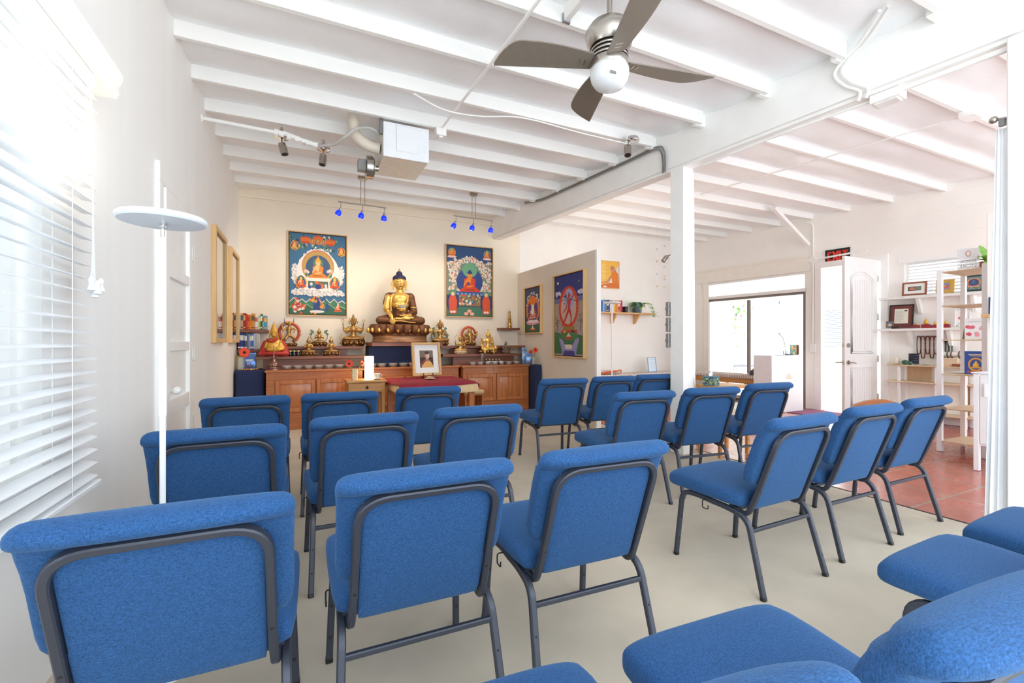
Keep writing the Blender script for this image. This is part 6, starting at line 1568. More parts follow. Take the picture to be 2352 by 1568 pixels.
def bench(label, loc, rotz, ln, dep):
    t = thing('slatted_bench', label, 'bench', loc, rotz)
    mb = MB(); mb.box(0, ln, -dep, -dep + .03, .40, .48, bev=.004); mb.box(0, ln, -.03, 0, .40, .48, bev=.004)
    mb.box(0.0, .03, -dep + .03, -.03, .40, .48); mb.box(ln - .03, ln, -dep + .03, -.03, .40, .48); obj('rail_frame', mb, golden, t)
    n = int(ln / .32)
    for i in range(n + 1):
        x = .03 + (ln - .09) * i / n
        mb = MB(); mb.box(x, x + .035, -dep + .001, -dep + .036, 0, .40, bev=.003); obj('upright', mb, golden, t)
    for x in (.02, ln - .055): mb = MB(); mb.box(x, x + .035, -.036, -.001, 0, .40, bev=.003); obj('rear_leg', mb, golden, t)
    mb = MB(); mb.box(.03, ln - .03, -dep + .005, -dep + .025, .14, .17); obj('stretcher', mb, golden, t)
    mb = MB(); mb.box(.005, ln - .005, -dep - .01, -.01, .482, .56, bev=.02); obj('cushion', mb, stripe_cushion(), t)
bench('golden slatted bench with striped cushion by the sliding door', (wallx(7.0) - .12, 7.0, 0), ROTW, 1.55, .46)
bench('long low bench with striped cushion below the oak shelf', (4.75, 7.42, 0), 0, 2.4, .50)
# certificate leaning on the back bench, orange strap bag
pc = on(1500, 7.10, .56); k = zpx(1500, 7.1, 1); sh = [(rect(.2, .86, .8, .9), (180, 200, 220))] + [(rect(.18, .2 + .07 * i, .82, .225 + .07 * i), (196, 212, 228)) for i in range(8)]
picture('framed_certificate', 'blue grey framed certificate leaning on the long back bench', 'picture', (pc[0], 7.14, .565 + 17 * k), radians(4), 26 * k, 34 * k, mat('blue_grey_frame', (150, 180, 204), .4), sh, (220, 234, 246), .02, .014, None, 0, None, None, radians(-8))
t = thing('folded_blanket', 'folded striped blanket with orange edging on the long back bench', 'blanket', on(1409, 6.98, .575))
k = zpx(1409, 6.98, 1)
mb = MB(); mb.box(-34 * k, 18 * k, -.02, .26, 0, .028, bev=.012); mb.box(-33 * k, 16 * k, -.015, .25, .028, .055, bev=.012); obj('cloth', mb, stripe_cushion(), t)
mb = MB(); mb.tube(bez([(-34 * k, -.03, .006), (-4 * k, -.03, .03), (17 * k, -.03, .066), (18.5 * k, -.03, .03), (18 * k, -.03, .0)]), .010, 6); mb.tube([(-34 * k, -.03, .03), (17 * k, -.03, .06)], .007, 6); obj('orange_edging', mb, mat('orange_binding', (226, 104, 48), .8), t)
# mobile of discs and shells hanging by the pillar
for u, vs_, lab in ((1509, (572, 600, 629, 657), 'left'), (1526, (565, 590, 613, 634, 641, 658), 'right')):
    t = thing('hanging_mobile', 'string of small pale discs hanging left of the pillar, %s strand' % lab, 'mobile', (0, 0, 0), 0, 'disc strings left of the pillar')
    top = onY(u, vs_[0], 6.2); mb = MB(); mb.tube([(top.x, 6.2, RZ + .05), (top.x, 6.2, onY(u, vs_[-1], 6.2).z)], .0012, 5); obj('string', mb, whitepaint, t)
    for i, v in enumerate(vs_):
        q = onY(u, v, 6.2); mb = MB(); mb.cyl(q + Vector((0, -.003, 0)), q + Vector((0, .003, 0)), .022 if i % 3 else .016, n=16)
        obj('disc', mb, mat('shell_disc_%d' % (i % 2), ((190, 190, 196), (206, 186, 160))[i % 2], .3, .3), t)

# small side table with the tissue box, behind the chair at the pillar
tb = EYEP + ray(1628, 884) * 4.75
t = thing('side_table', 'small wooden side table behind the pillar chair, holding the tissue box', 'table', (4.05, 3.42, 0))
mb = MB(); mb.box(-.23, .23, -.16, .16, tb.z - .03, tb.z, bev=.004); obj('tabletop', mb, golden, t)
for sx in (-.2, .2):
    for sy in (-.13, .13): mb = MB(); mb.box(sx - .017, sx + .017, sy - .017, sy + .017, 0, tb.z - .03, bev=.003); obj('leg', mb, golden, t)
t = thing('tissue_box', 'leaf patterned tissue box with a tissue poking out, beside the pillar curtain', 'box', (tb.x + .005, 3.42, tb.z + .001), .3)
mb = MB(); mb.box(-.062, .062, -.062, .062, 0, .095, 0, .003)
rnd = random.Random(4)
for i in range(46):
    c = (rnd.uniform(-.05, .05), rnd.uniform(.01, .085)); q = ell(c[0], c[1], .016, .004, 8, rot=rnd.uniform(0, 3.1)); mi = 1 + i % 3
    mb.add([(x, -.0624 - .00002 * i, z) for x, z in q], [list(range(8))], mi); mb.add([(.0624 + .00002 * i, x, z) for x, z in q], [list(range(8))], mi); mb.add([(-.0624 - .00002 * i, x, z) for x, z in q], [list(range(8))], mi)
obj('carton', mb, [flat((84, 130, 140)), flat((70, 60, 110)), flat((196, 200, 90)), flat((40, 70, 80))], t, 0)
mb = MB(); mb.grid(lambda u, v: ((u - .5) * .07 * (1 - .7 * v), .012 * sin(u * 9 + v * 3) , .09 + v * .05), 10, 8); obj('tissue', mb, whitepaint, t, 60, solid=.001)

def rw(name, label, cat, y, z, dep, turn=0.0, group=None):
    """a thing standing at wall position y, dep metres out from the right-hand wall"""
    return thing(name, label, cat, (wallx(y) - .993 * dep, y - .119 * dep, z), ROTW + turn, group)
# counter with lotus emblem
mb = MB(); mb.box(6.97, 7.78, 4.95, 5.28, 0, .95, bev=.004)
t = thing('reception_counter', 'plain white counter with a faint lotus emblem, in front of the sliding door', 'counter', (6.97, 4.95, 0))
mb.v = [q - Vector((6.97, 4.95, 0)) for q in mb.v]; obj('cabinet', mb, mat('counter_white', (238, 238, 240), .35), t)
mb = MB()
for i, a_ in enumerate((20, 50, 90, 130, 160)): d = radians(a_); mb.add([(.44, -.001 - .0004 * i, .55), (.44 + .07 * cos(d - .25), -.001 - .0004 * i, .55 + .07 * sin(d - .25)), (.44 + .13 * cos(d), -.001 - .0004 * i, .55 + .13 * sin(d)), (.44 + .07 * cos(d + .25), -.001 - .0004 * i, .55 + .07 * sin(d + .25))], [(0, 1, 2, 3)])
obj('lotus_emblem', mb, flat((240, 230, 212)), t, 0)
t = thing('sprig_vase', 'leafy sprig in a little glass on the white counter', 'vase', (7.50, 5.08, .951)); mb = MB(); mb.lathe([(.03, 0), (.032, .07), (.028, .07), (.026, .01), (.001, .008)], 18); obj('glass', mb, clear, t)
mb = MB(); pth = bez([(0, 0, .01), (-.01, 0, .16), (-.06, 0, .28), (-.16, 0, .36)]); mb.tube(pth, .004, 6)
for i, q in enumerate(pth[5:]): leaf(mb, q, ((-1, 1)[i % 2] * .8, -.2, .4), .11, .022, .3)
obj('sprig', mb, leafg, t, 60)
for i, (x, r, lab) in enumerate(((7.42, .05, 'left'), (7.52, .045, 'right'))):
    mb = MB(); mb.sph((0, 0, .012), (r, r * .8, .013), 14, 8); tag(obj('pebble', mb, mat('grey_blue_stone', (130, 140, 156), .6, var=.2, vscale=20), None, loc=(x, 4.99, .951)), 'smooth grey pebble on the white counter, %s one' % lab, 'pebble')
p = (7.68, 5.06, .951); t = thing('greeting_card', 'floral greeting card standing on the white counter', 'card', p, -.2)
mb = MB(); mb.box(-.065, .065, -.004, .004, 0, .17, 0); 
for i in range(14): mb.add([(x, -.0043 - .00003 * i, z) for x, z in ell(rnd.uniform(-.05, .05), rnd.uniform(.02, .15), .017, .017, 10)], [list(range(10))], 1 + i % 3)
obj('card', mb, [flat((120, 160, 150)), flat((230, 150, 90)), flat((240, 200, 110)), flat((70, 120, 110))], t, 0)
mb = MB(); mb.box(-.06, .06, -.04, .04, 0, .006); tag(obj('leaflet', mb, flat((150, 170, 200)), None, loc=(7.25, 5.02, .951)), 'pale blue leaflet lying at the left of the counter', 'leaflet')
p = on(1703, 5.9, .56); mb = MB()
t = thing('knit_cap', 'dark grey cap lying on the striped bench cushion', 'cap', (wallx(5.85) - .35, 5.75, .561), .4); mb.loft([[(x, y, z) for x, y in ell(0, 0, .14 * k_, .11 * k_, 24)] for z, k_ in ((0, 1), (.03, 1.04), (.07, .9), (.10, .6), (.115, .2))]); obj('crown', mb, mat('dark_grey_knit', (84, 82, 92), .9, var=.2, vscale=60, bump=.4, bscale=200), t); mb = MB(); mb.loft([[(-.12 + .02 * cos(q), .10 * sin(q) * .9, .012 + .01 * cos(q)) for q in [2 * pi * i / 12 for i in range(12)]], [(-.20 + .01 * cos(q), .07 * sin(q), .006 + .004 * cos(q)) for q in [2 * pi * i / 12 for i in range(12)]]]); obj('peak', mb, mat('dark_grey_knit', (84, 82, 92)), t)
mb = MB(); mb.box(7.35, 8.05, 4.12, 4.98, -.003, .008, bev=.002); tag(obj('door_mat', mb, mat('plum_mat', (140, 84, 112), .9, bump=.3, bscale=300)), 'plum coloured door mat at the exit doorway', 'mat')
# exit sign, red letters on black
ye = onW(1924, 587).y; ze = onW(1924, 587).z
t = thing('exit_sign', 'red and black EXIT sign above the exit doorway', 'sign', RW, ROTW)
mb = MB(); cx = L(ye); mb.box(cx - .212, cx + .212, -.012, 0, ze - .142, ze + .142, 1); mb.box(cx - .185, cx + .185, -.014, -.011, ze - .115, ze + .115, 0); obj('panel', mb, [flat((30, 28, 30)), flat((236, 236, 234))], t, 0)
mb = MB()
def stroke(x0, z0, x1, z1, wd=.03):
    d = Vector((x1 - x0, 0, z1 - z0)); n = Vector((-d.z, 0, d.x)).normalized() * wd / 2
    q = [Vector((x0, 0, z0)) + n, Vector((x1, 0, z1)) + n, Vector((x1, 0, z1)) - n, Vector((x0, 0, z0)) - n]
    mb.prism([(k.x, k.z) for k in q], -.018, -.013)
lw, lh = .062, .155; zb = ze - lh / 2; xs = [cx - .150, cx - .066, cx + .035, cx + .085]
stroke(xs[0] + .014, zb, xs[0] + .014, zb + lh); 
for q in (.014, lh / 2, lh - .014): stroke(xs[0], zb + q, xs[0] + lw, zb + q, .026)
stroke(xs[1], zb, xs[1] + .075, zb + lh, .032); stroke(xs[1], zb + lh, xs[1] + .075, zb, .032)
stroke(xs[2], zb, xs[2], zb + lh, .032); stroke(xs[3] + .025, zb, xs[3] + .025, zb + lh, .03); stroke(xs[3] - .012, zb + lh - .014, xs[3] + .065, zb + lh - .014, .028)
obj('letters', mb, mat('exit_red', (236, 60, 44), .5), t, 0)

# ---------------------------------------------------------------- wall shelves with goods
shelf_w = mat('white_shelf_paint', (238, 237, 234), .4)
def white_shelf(label, ua, ub, v, brackets):
    a, b = onW(ua, v), onW(ub, v); z = a.z
    t = thing('white_wall_shelf', label, 'shelf', RW, ROTW, 'white wall shelves in the shop corner')
    mb = MB(); mb.box(L(a.y), L(b.y), -.20, 0, z - .035, z, bev=.003); obj('board', mb, shelf_w, t)
    for u in brackets:
        x = L(onW(u, v).y); mb = MB()
        n = [(-.004, -.036), (-.17, -.036), (-.05, -.25), (-.004, -.25)]
        mb.add([(x - .018, y, z + q) for y, q in n] + [(x + .018, y, z + q) for y, q in n], [(0, 1, 2, 3), (7, 6, 5, 4)] + [(i, 4 + i, 4 + (i + 1) % 4, (i + 1) % 4) for i in range(4)])
        obj('bracket', mb, shelf_w, t)
    return z
z_up = white_shelf('upper white wall shelf below the high window', 2030, 2266, 686, (2116, 2240))
z_lo = white_shelf('lower white wall shelf with red boxes and golden figures', 2017, 2268, 756, (2095, 2186))
def wall_pic(name, label, u0, u1, v0, v1, z, fm, shapes, bgc, fw=.02, dep=.10, matw=0, matc=None, inner=None, tilt=-8, turn=.0, group=None, ww=None):
    a, b = onW(u0, (v0 + v1) / 2, dep), onW(u1, (v0 + v1) / 2, dep)
    w = ww or (a - b).length; zt = onW((u0 + u1) / 2, v0, dep).z; h = (zt - z) / cos(radians(tilt))
    y = (a.y + b.y) / 2
    t = picture(name, label, 'picture', (wallx(y) - .993 * dep, y - .119 * dep, z + .002 + h / 2 * cos(radians(tilt)) + .012), ROTW + turn, w, h, fm, shapes, bgc, .02, fw, inner, matw, matc, group, radians(tilt)); return t
sh = [(rect(0, 0, 1, 1), (96, 84, 76)), (rect(.55, 0, 1, 1), (120, 128, 110)), (ell(.32, .42, .2, .34), (200, 140, 110)), (ell(.32, .68, .2, .18), (190, 120, 90)), (ell(.26, .45, .02, .03), (60, 40, 36)), (ell(.38, .45, .02, .03), (60, 40, 36)), (ell(.32, .25, .07, .03), (160, 80, 70)), ([(.1, 0), (.55, 0), (.45, .2), (.2, .2)], (150, 50, 50))]
wall_pic('framed_photo', 'brown framed photo of a smiling person, left end of the upper white shelf', 2071, 2128, 650, 688, z_up, wood('reddish_frame', (126, 70, 44), (160, 96, 62)), sh, (96, 84, 76), .022, .09, .045, (238, 238, 234))
sh = []; fig(sh, .5, .25, .45, (210, 100, 60), (220, 150, 110), (90, 120, 170), ((190, 120, 130), (120, 110, 160)))
wall_pic('framed_print', 'gold framed small print of a seated figure on the upper white shelf', 2148, 2191, 645, 683, z_up, mat('gilt_frame', (204, 164, 84), .4, .4), sh, (150, 170, 200), .05, .09)
sh = []; sh.append((ell(.5, .55, .36, .34), (224, 140, 80))); sh.append((ell(.5, .55, .28, .27), (70, 80, 110))); fig(sh, .5, .34, .34, (60, 84, 130), (90, 110, 150)); sh.append((rect(.2, .22, .8, .3), (226, 140, 100)))
for i in range(40): sh.append((ell(rnd.random(), rnd.uniform(.02, .2), .04, .025, 9), [(90, 120, 90), (196, 160, 110), (60, 90, 100)][i % 3]))
wall_pic('framed_print', 'dark green framed print of a dark seated figure, right end of the upper shelf', 2208, 2262, 634, 681, z_up, mat('green_black_frame', (44, 66, 66), .5), sh, (110, 140, 140), .022, .09)
sh = [(rect(.08, .84 - .055 * i, .55 + .3 * ((i * 7) % 4) / 4, .86 - .055 * i), (170, 168, 156)) for i in range(14)] + [(rect(.72, .82, .92, .92), (50, 50, 50))]
wall_pic('framed_certificate', 'dark framed certificate on the lower white shelf, beside the exit door', 2041, 2097, 702, 752, z_lo, black, sh, (224, 222, 206), .014, .10, .05, (112, 56, 50))
sh = [(ell(.5, .45, .3, .3), (224, 196, 140)), (rect(0, .6, 1, 1), (100, 140, 190))]
wall_pic('framed_print', 'tiny framed picture at the left end of the lower white shelf', 2033, 2050, 740, 755, z_lo, wood('dull_brown_frame', (110, 84, 60), (140, 110, 84)), sh, (120, 150, 190), .014, .14)
redbox = mat('red_lacquer', (156, 36, 46), .4); figgold = mat('figurine_gold', (220, 172, 72), .35, .6)
# red boxes and figurines along the lower shelf
def figurine(label, u, v_top, zb, m=figgold, dep=.12, h=None):
    q = onW(u, v_top, dep); hh = h or max(.03, q.z - zb)
    t = thing('figurine', label, 'figurine', (q.x, q.y, zb), ROTW, 'little seated figurines on the lower white shelf')
    s = hh / 1.0
    blob('body', [('e', (0, 0, .16 * s), (.36 * s, .25 * s, .16 * s)), ('c', (0, 0, .25 * s), (0, 0, .55 * s), .2 * s, .17 * s), ('e', (0, 0, .78 * s), (.14 * s, .14 * s, .17 * s)), ('c', (-.2 * s, 0, .55 * s), (-.26 * s, -.05 * s, .3 * s), .08 * s, .07 * s), ('c', (.2 * s, 0, .55 * s), (.26 * s, -.05 * s, .3 * s), .08 * s, .07 * s), ('c', (0, 0, .9 * s), (0, 0, 1.0 * s), .07 * s, .02 * s)], m, t, .05 * s, 1)
boxes = [(2103, 749, .05, 'second'), (2127, 744, .055, 'third'), (2148, 750, .045, 'fourth'), (2172, 748, .05, 'fifth')]
for i, (u, v, h, nm) in enumerate(boxes):
    q = onW(u, v, .12); mb = MB(); mb.box(-.045, .045, -.03, .03, 0, h, bev=.003)
    tag(obj('gift_box', mb, redbox, None, loc=(q.x, q.y, z_lo + .001), rotz=ROTW), 'red lacquered box under a golden figurine on the lower white shelf, %s from the left' % ORD[i], 'box', 'red lacquered boxes')
    figurine('golden figurine on a red box on the lower white shelf, %s from the left' % ORD[i], u, v - 13 if i != 0 else v - 9, z_lo + h + .001)
figurine('cream coloured figurine on the lower white shelf beside the dark certificate', 2058, 742, z_lo + .036, mat('cream_resin', (222, 206, 176), .5))
q = onW(2058, 750, .165); mb = MB(); mb.box(-.05, .05, -.03, .03, 0, .035, bev=.004); tag(obj('wooden_plinth', mb, mat('dark_brown_plinth', (62, 44, 40), .4), None, loc=(q.x, q.y, z_lo + .001), rotz=ROTW), 'dark little plinth under the cream figurine', 'plinth')
q = onW(2080, 752, .18); mb = MB(); mb.box(-.13, .13, -.012, .012, 0, .028, bev=.003); tag(obj('wooden_stand', mb, wood('maroon_stand', (100, 50, 48), (128, 66, 60)), None, loc=(q.x, q.y, z_lo + .001), rotz=ROTW), 'long low maroon stand in front of the dark certificate', 'stand')
sh = []
def blossoms(sh, n, x0, x1, y0, y1):
    for i in range(n):
        cx_, cy_ = rnd.uniform(x0, x1), rnd.uniform(y0, y1)
        for k in range(5): sh.append((ell(cx_ + .07 * cos(k * 1.257), cy_ + .05 * sin(k * 1.257), .06, .04, 10), [(226, 110, 130), (236, 160, 172), (214, 80, 106)][i % 3]))
blossoms(sh, 9, .1, .9, .15, .55); sh += [(rect(.3, .86 - .05 * i, .8, .872 - .05 * i), (176, 170, 176)) for i in range(3)]
for i in range(16): sh.append((ell(rnd.uniform(.1, .9), rnd.uniform(.02, .2), .06, .02, 8), (50, 44, 48)))
wall_pic('flower_card', 'white card printed with pink blossoms, right end of the lower white shelf', 2191, 2225, 713, 754, z_lo, whitepaint, sh, (238, 238, 238), .004, .12)

# ---------------------------------------------------------------- low ash shelf unit along the wall
ash = pinew
za, zb_, zc_ = onW(2120, 838, .15).z, onW(2120, 892, .15).z, onW(2190, 975, .15).z
t = thing('low_shelf_unit', 'low ash shelf unit with white posts along the wall, under the necklaces', 'shelf', RW, ROTW)
x0, x1 = L(onW(2031, 834, .3).y), L(onW(2240, 843, .3).y)
for z in (.84, .60, .16): mb = MB(); mb.box(x0, x1, -.33, -.02, z - .018, z, bev=.004); obj('shelf_board', mb, ash, t)
for u in (2058, 2143, 2210):
    x = L(onW(u, 870, .3).y)
    for yy in (-.30, -.05): mb = MB(); mb.box(x - .014, x + .014, yy - .014, yy + .014, 0, .822); obj('post', mb, white_metal, t)
mb = MB(); mb.box(L(onW(2083, 870, .04).y), L(onW(2137, 870, .04).y), -.034, -.022, .61, .82); obj('back_panel', mb, wood('tan_plywood', (196, 164, 128), (212, 182, 146), .5, 'Z'), t)
mb = MB(); mb.box(L(onW(2210, 950, .04).y), x1, -.034, -.022, .17, .58); obj('back_panel', mb, wood('tan_plywood', (196, 164, 128), (212, 182, 146), .5, 'Z'), t)
ZS = .841
def onshelf(u, dep=.2): y = onW(u, 830, dep).y; return (wallx(y) - .993 * dep, y - .119 * dep, ZS)
t = thing('mug', 'cream mug on its saucer on the low ash shelf', 'mug', onshelf(2054), ROTW); mb = MB(); mb.lathe([(.04, .012), (.045, .02), (.045, .10), (.041, .10), (.038, .02), (.001, .018)], 20); mb.tube([(.042 + .028 * sin(pi * i / 8), 0, .09 - .06 * i / 8) for i in range(9)], .005, 6); obj('cup', mb, mat('cream_glaze', (234, 228, 212), .3), t); mb = MB(); mb.lathe([(.03, 0), (.058, .01), (.055, .006), (.001, .005)], 24); obj('saucer', mb, mat('cream_glaze', (234, 228, 212), .3), t)
mb = MB(); mb.sph((0, 0, .035), (.045, .03, .034), 14, 10); mb.sph((.06, .0, .025), (.03, .025, .024), 12, 8); tag(obj('jade_ornament', mb, mat('jade_green', (56, 100, 80), .3, var=.3, vscale=30), None, loc=onshelf(2073, .26), rotz=ROTW), 'dark green ornament between mug and black spool', 'ornament')
mb = MB(); mb.lathe([(.056, 0)] + [(.056 + .004 * (i % 2), .012 * i) for i in range(1, 14)] + [(.05, .165)], 24); tag(obj('cord_spool', mb, mat('blue_black_cord', (24, 30, 48), .5), None, loc=onshelf(2094), rotz=ROTW), 'dark blue ribbed spool on the low ash shelf', 'spool')
for i, (u, lab) in enumerate(((2075, 'below the green ornament'), (2094, 'before the dark spool'), (2118, 'under the necklaces'))):
    mb = MB()
    for k in range(5): mb.sph((rnd.uniform(-.04, .04), rnd.uniform(-.02, .02), .008), (.02, .015, .008), 8, 6)
    tag(obj('trinket_pile', mb, mat('silver_trinket', (190, 186, 180), .35, .4), None, loc=onshelf(u, .27), rotz=ROTW), 'little heap of silvery trinkets %s' % lab, 'trinkets', kind='stuff')
mb = MB(); mb.box(-.10, .10, -.04, .04, 0, .11, bev=.003); tag(obj('wooden_box', mb, pinew, None, loc=onshelf(2172, .26), rotz=ROTW), 'pale plain wooden box on the low ash shelf, behind the tall rack', 'box')
mb = MB(); mb.box(-.06, .06, -.045, .045, 0, .035, bev=.006); tag(obj('small_chest', mb, wood('reddish_frame', (126, 70, 44), (160, 96, 62)), None, loc=onshelf(2195, .28), rotz=ROTW), 'small dark wooden chest on the low ash shelf', 'box')
mb = MB(); mb.lathe([(.025, 0), (.055, .025), (.07, .045), (.065, .045), (.05, .026), (.001, .008)], 24); tag(obj('green_bowl', mb, mat('celadon', (150, 190, 160), .25), None, loc=onshelf(2217, .25), rotz=ROTW), 'shallow pale green bowl on the low ash shelf', 'bowl')
# necklace boards and bracelets on the wall
bead = mat('dark_wood_beads', (92, 56, 46), .4); bead2 = mat('dark_green_beads', (52, 60, 56), .4); beads3 = mat('brown_red_beads', (120, 66, 50), .4)
pegs = thing('necklace_rail', 'white peg rail under the lower wall shelf holding bead necklaces', 'rail', RW, ROTW)
mb = MB(); mb.box(L(onW(2100, 772).y), L(onW(2186, 772).y), -.012, 0, 1.265, 1.29, bev=.003); obj('rail', mb, shelf_w, pegs)
def necklace(label, u, vt, vb, m, wd=.03):
    q = onW(u, vt, .03); b = onW(u, vb, .03); h = (q.z - b.z)
    t = thing('bead_necklace', label, 'necklace', (q.x, q.y, q.z), ROTW, 'bead necklaces hanging on the wall'); mb = MB(); n = 46
    for i in range(n):
        f = i / n; a_ = 2 * pi * f; x = wd * abs(sin(a_)) ** .35 * (1 if sin(a_) >= 0 else -1); z = -h / 2 + h / 2 * cos(a_) ; mb.sph((x, 0, z), .0085, 6, 4)
    obj('beads', mb, m, t)
    mb = MB(); mb.cyl((0, -.006, -.002), (0, .03, .006), .004); obj('peg', mb, shelf_w, t)
for i, u in enumerate((2110.5, 2120, 2130.5, 2140.5, 2149.5)): necklace('brown bead necklace left of the tall white rack, %s from the left' % ORD[i], u, 772, 812 + 10 * (i % 2), [bead, beads3][i % 2], .022)
for i, u in enumerate((2168.5, 2175.5, 2183)): necklace('dark green bead necklace seen through the rack, %s from the left' % ORD[i], u, 783, 819 - 3 * i, bead2, .016)
t = thing('bracelet_roll', 'white padded roll threaded with dark bracelets on the low ash shelf', 'display', onshelf(2206, .11), ROTW)
mb = MB(); mb.cyl((-.24, 0, .16), (.24, 0, .16), .035, n=20); mb.cyl((-.2, 0, 0), (-.2, 0, .16), .01); mb.cyl((.2, 0, 0), (.2, 0, .16), .01); obj('roll', mb, whitepaint, t)
for i, x in enumerate((-.2, -.14, -.10, -.02, .07, .16)):
    mb = MB(); mb.tube([(x, .042 * cos(q), .155 + .048 * sin(q)) for q in [2 * pi * k / 20 for k in range(20)]], .007, 6, closed=True); obj('bracelet', mb, [bead, bead2, beads3][i % 3], t)

# ---------------------------------------------------------------- tall white and ash rack
t = thing('tall_rack', 'tall narrow rack with white posts and ash shelves, topped by the acrylic sign', 'shelf', (6.26, 2.15, 0))
RXW, RYW, RH = .52, .36, 1.95
for x in (0, RXW):
    for y in (0, RYW):
        if x == RXW and y == RYW: mb = MB()
        mb = MB(); mb.box(x - .022, x + .022, y - .022, y + .022, 0, RH + (.02 if y == 0 else 0), bev=.003); obj('post', mb, white_metal, t)
for z in (1.93, 1.565, 1.20, .835, .466, .115):
    mb = MB(); mb.prismz([(-.02, .0), (RXW + .02, 0), (RXW + .02, RYW - .0), (-.02, RYW)], z - .012, z); mb.box(-.02, RXW + .02, -.012, -.001, z - .02, z + .008, bev=.003); obj('shelf_board', mb, ash, t)
def sign_text(body, size, parent, loc, m, flip=False, depth=.0006):
    c = bpy.data.curves.new('lettering', 'FONT'); c.body = body; c.size = size; c.align_x = 'CENTER'; c.extrude = depth
    o = bpy.data.objects.new('lettering', c); COL.objects.link(o); c.materials.append(m); o.parent = parent
    bpy.context.view_layer.update(); me = bpy.data.meshes.new_from_object(o.evaluated_get(bpy.context.evaluated_depsgraph_get())); bpy.data.objects.remove(o)
    o = bpy.data.objects.new('lettering', me); COL.objects.link(o); o.parent = parent
    o.location = loc; o.rotation_euler = (pi / 2, 0, pi if flip else 0); return o
t = thing('acrylic_sign', 'clear acrylic BOOK STORE sign seen from behind on the tall rack', 'sign', (6.42, 2.34, 1.931), radians(-62))
mb = MB(); mb.box(-.085, .085, -.004, .004, 0, .235, 0); mb.box(-.085, .085, -.05, .05, 0, .004); obj('stand', mb, glassy('frosted_acrylic', (244, 244, 246), .1, 1.0, .6), t)
grey_ink = flat((150, 144, 142)); sign_text('BOOK', .044, t, (0, -.0055, .085), grey_ink, True); sign_text('STORE', .044, t, (0, -.0055, .035), grey_ink, True)
mb = MB(); mb.prism(ell(0, .18, .022, .034, 20), -.0056, -.0042); mb.prism(ell(0, .18, .012, .022, 16), -.0062, -.0056, 1); obj('emblem', mb, [flat((206, 160, 150)), flat((238, 226, 222))], t)
def rack_item(name, label, cat, x, y, z, w, h, d, cols, shapes, turn, tilt=0.0):
    t = thing(name, label, cat, (6.26 + x, 2.15 + y, z + .004 + d * abs(sin(tilt))), turn); t.rotation_euler = (tilt, 0, turn)
    mb = MB(); mb.box(-w / 2, w / 2, 0, d, 0, h, 0); cs = [cols[0], cols[1]]
    for k, (pts, c) in enumerate(shapes):
        if c not in cs: cs.append(c)
        mb.add([((a_ - .5) * w, -.0004 - .00003 * k, b_ * h) for a_, b_ in [(min(1, max(0, p_[0])), min(1, max(0, p_[1]))) for p_ in pts]], [list(range(len(pts)))], cs.index(c))
    obj('cover', mb, [flat(c) for c in cs], t, 0)
    mb = MB(); mb.box(-w / 2 + .004, w / 2 + .0008, .003, d - .003, .003, h - .003); obj('pages', mb, page_m, t)
sh = []; sh.append((ell(.5, .42, .36, .30), (216, 150, 60))); sh.append((ell(.5, .42, .27, .23), (50, 80, 140))); fig(sh, .5, .26, .26, (216, 160, 60), (226, 180, 90)); sh += [(rect(.16, .84, .84, .87), (210, 196, 140)), (rect(.22, .78, .78, .81), (210, 196, 140)), (rect(.1, .06, .9, .14), (190, 90, 60))]
rack_item('book', 'upright blue paperback with a golden emblem on the tall rack', 'book', .12, .115, .835, .165, .24, .02, ((44, 78, 156), (44, 78, 156)), sh, radians(-60))
sh = []; blossoms(sh, 9, .1, .9, .12, .6); sh += [(rect(.15, .82, .85, .84), (170, 160, 170))]
rack_item('flower_card', 'card with pink blossoms standing on the tall rack', 'card', .12, .12, 1.20, .155, .22, .006, ((238, 238, 240), (238, 238, 240)), sh, radians(-60), radians(-6))
rack_item('magazine', 'white backed magazine leaning next to the blossom card on the rack', 'magazine', .2, .18, 1.20, .16, .22, .012, ((150, 124, 112), (226, 224, 236)), [(rect(.1, .1, .9, .7), (170, 150, 140))], radians(-100), radians(-14))
rack_item('book', 'blue and white book leaning near the top of the tall rack', 'book', .16, .06, 1.565, .12, .2, .012, ((60, 110, 160), (230, 230, 236)), [(rect(.1, .5, .9, .9), (90, 150, 190))], radians(-165), radians(-12))
rack_item('leaflet', 'white leaflet lying on the tall rack behind the blue paperback', 'leaflet', .26, .2, .835, .2, .012, .14, ((224, 234, 220), (224, 234, 220)), [], radians(-10))
# small white cabinet
t = thing('white_cabinet', 'small white cabinet on legs with an inset panel door', 'cabinet', (5.61, 2.01, 0), -pi / 2)
CW, CD, CHh = .42, .36, .90
mb = MB(); mb.box(0, CW, .012, CD, .23, CHh - .012, bev=.003); obj('body', mb, white_metal, t)
mb = MB(); mb.box(-.012, CW + .012, -.012, CD, CHh - .014, CHh, bev=.003); obj('top', mb, white_metal, t)
for x in (0.0, CW - .04):
    for y in (0.0, CD - .045): mb = MB(); mb.box(x, x + .04, y, y + .04, 0, .884, bev=.003); obj('leg', mb, white_metal, t)
mb = MB(); mb.box(.045, CW - .045, -.002, .012, .25, .87, bev=.003); dd = obj('door', mb, white_metal, t); mb = MB(); mb.box(.075, .095, -.02, -.002, .68, .80, bev=.003); obj('handle', mb, white_metal, dd)
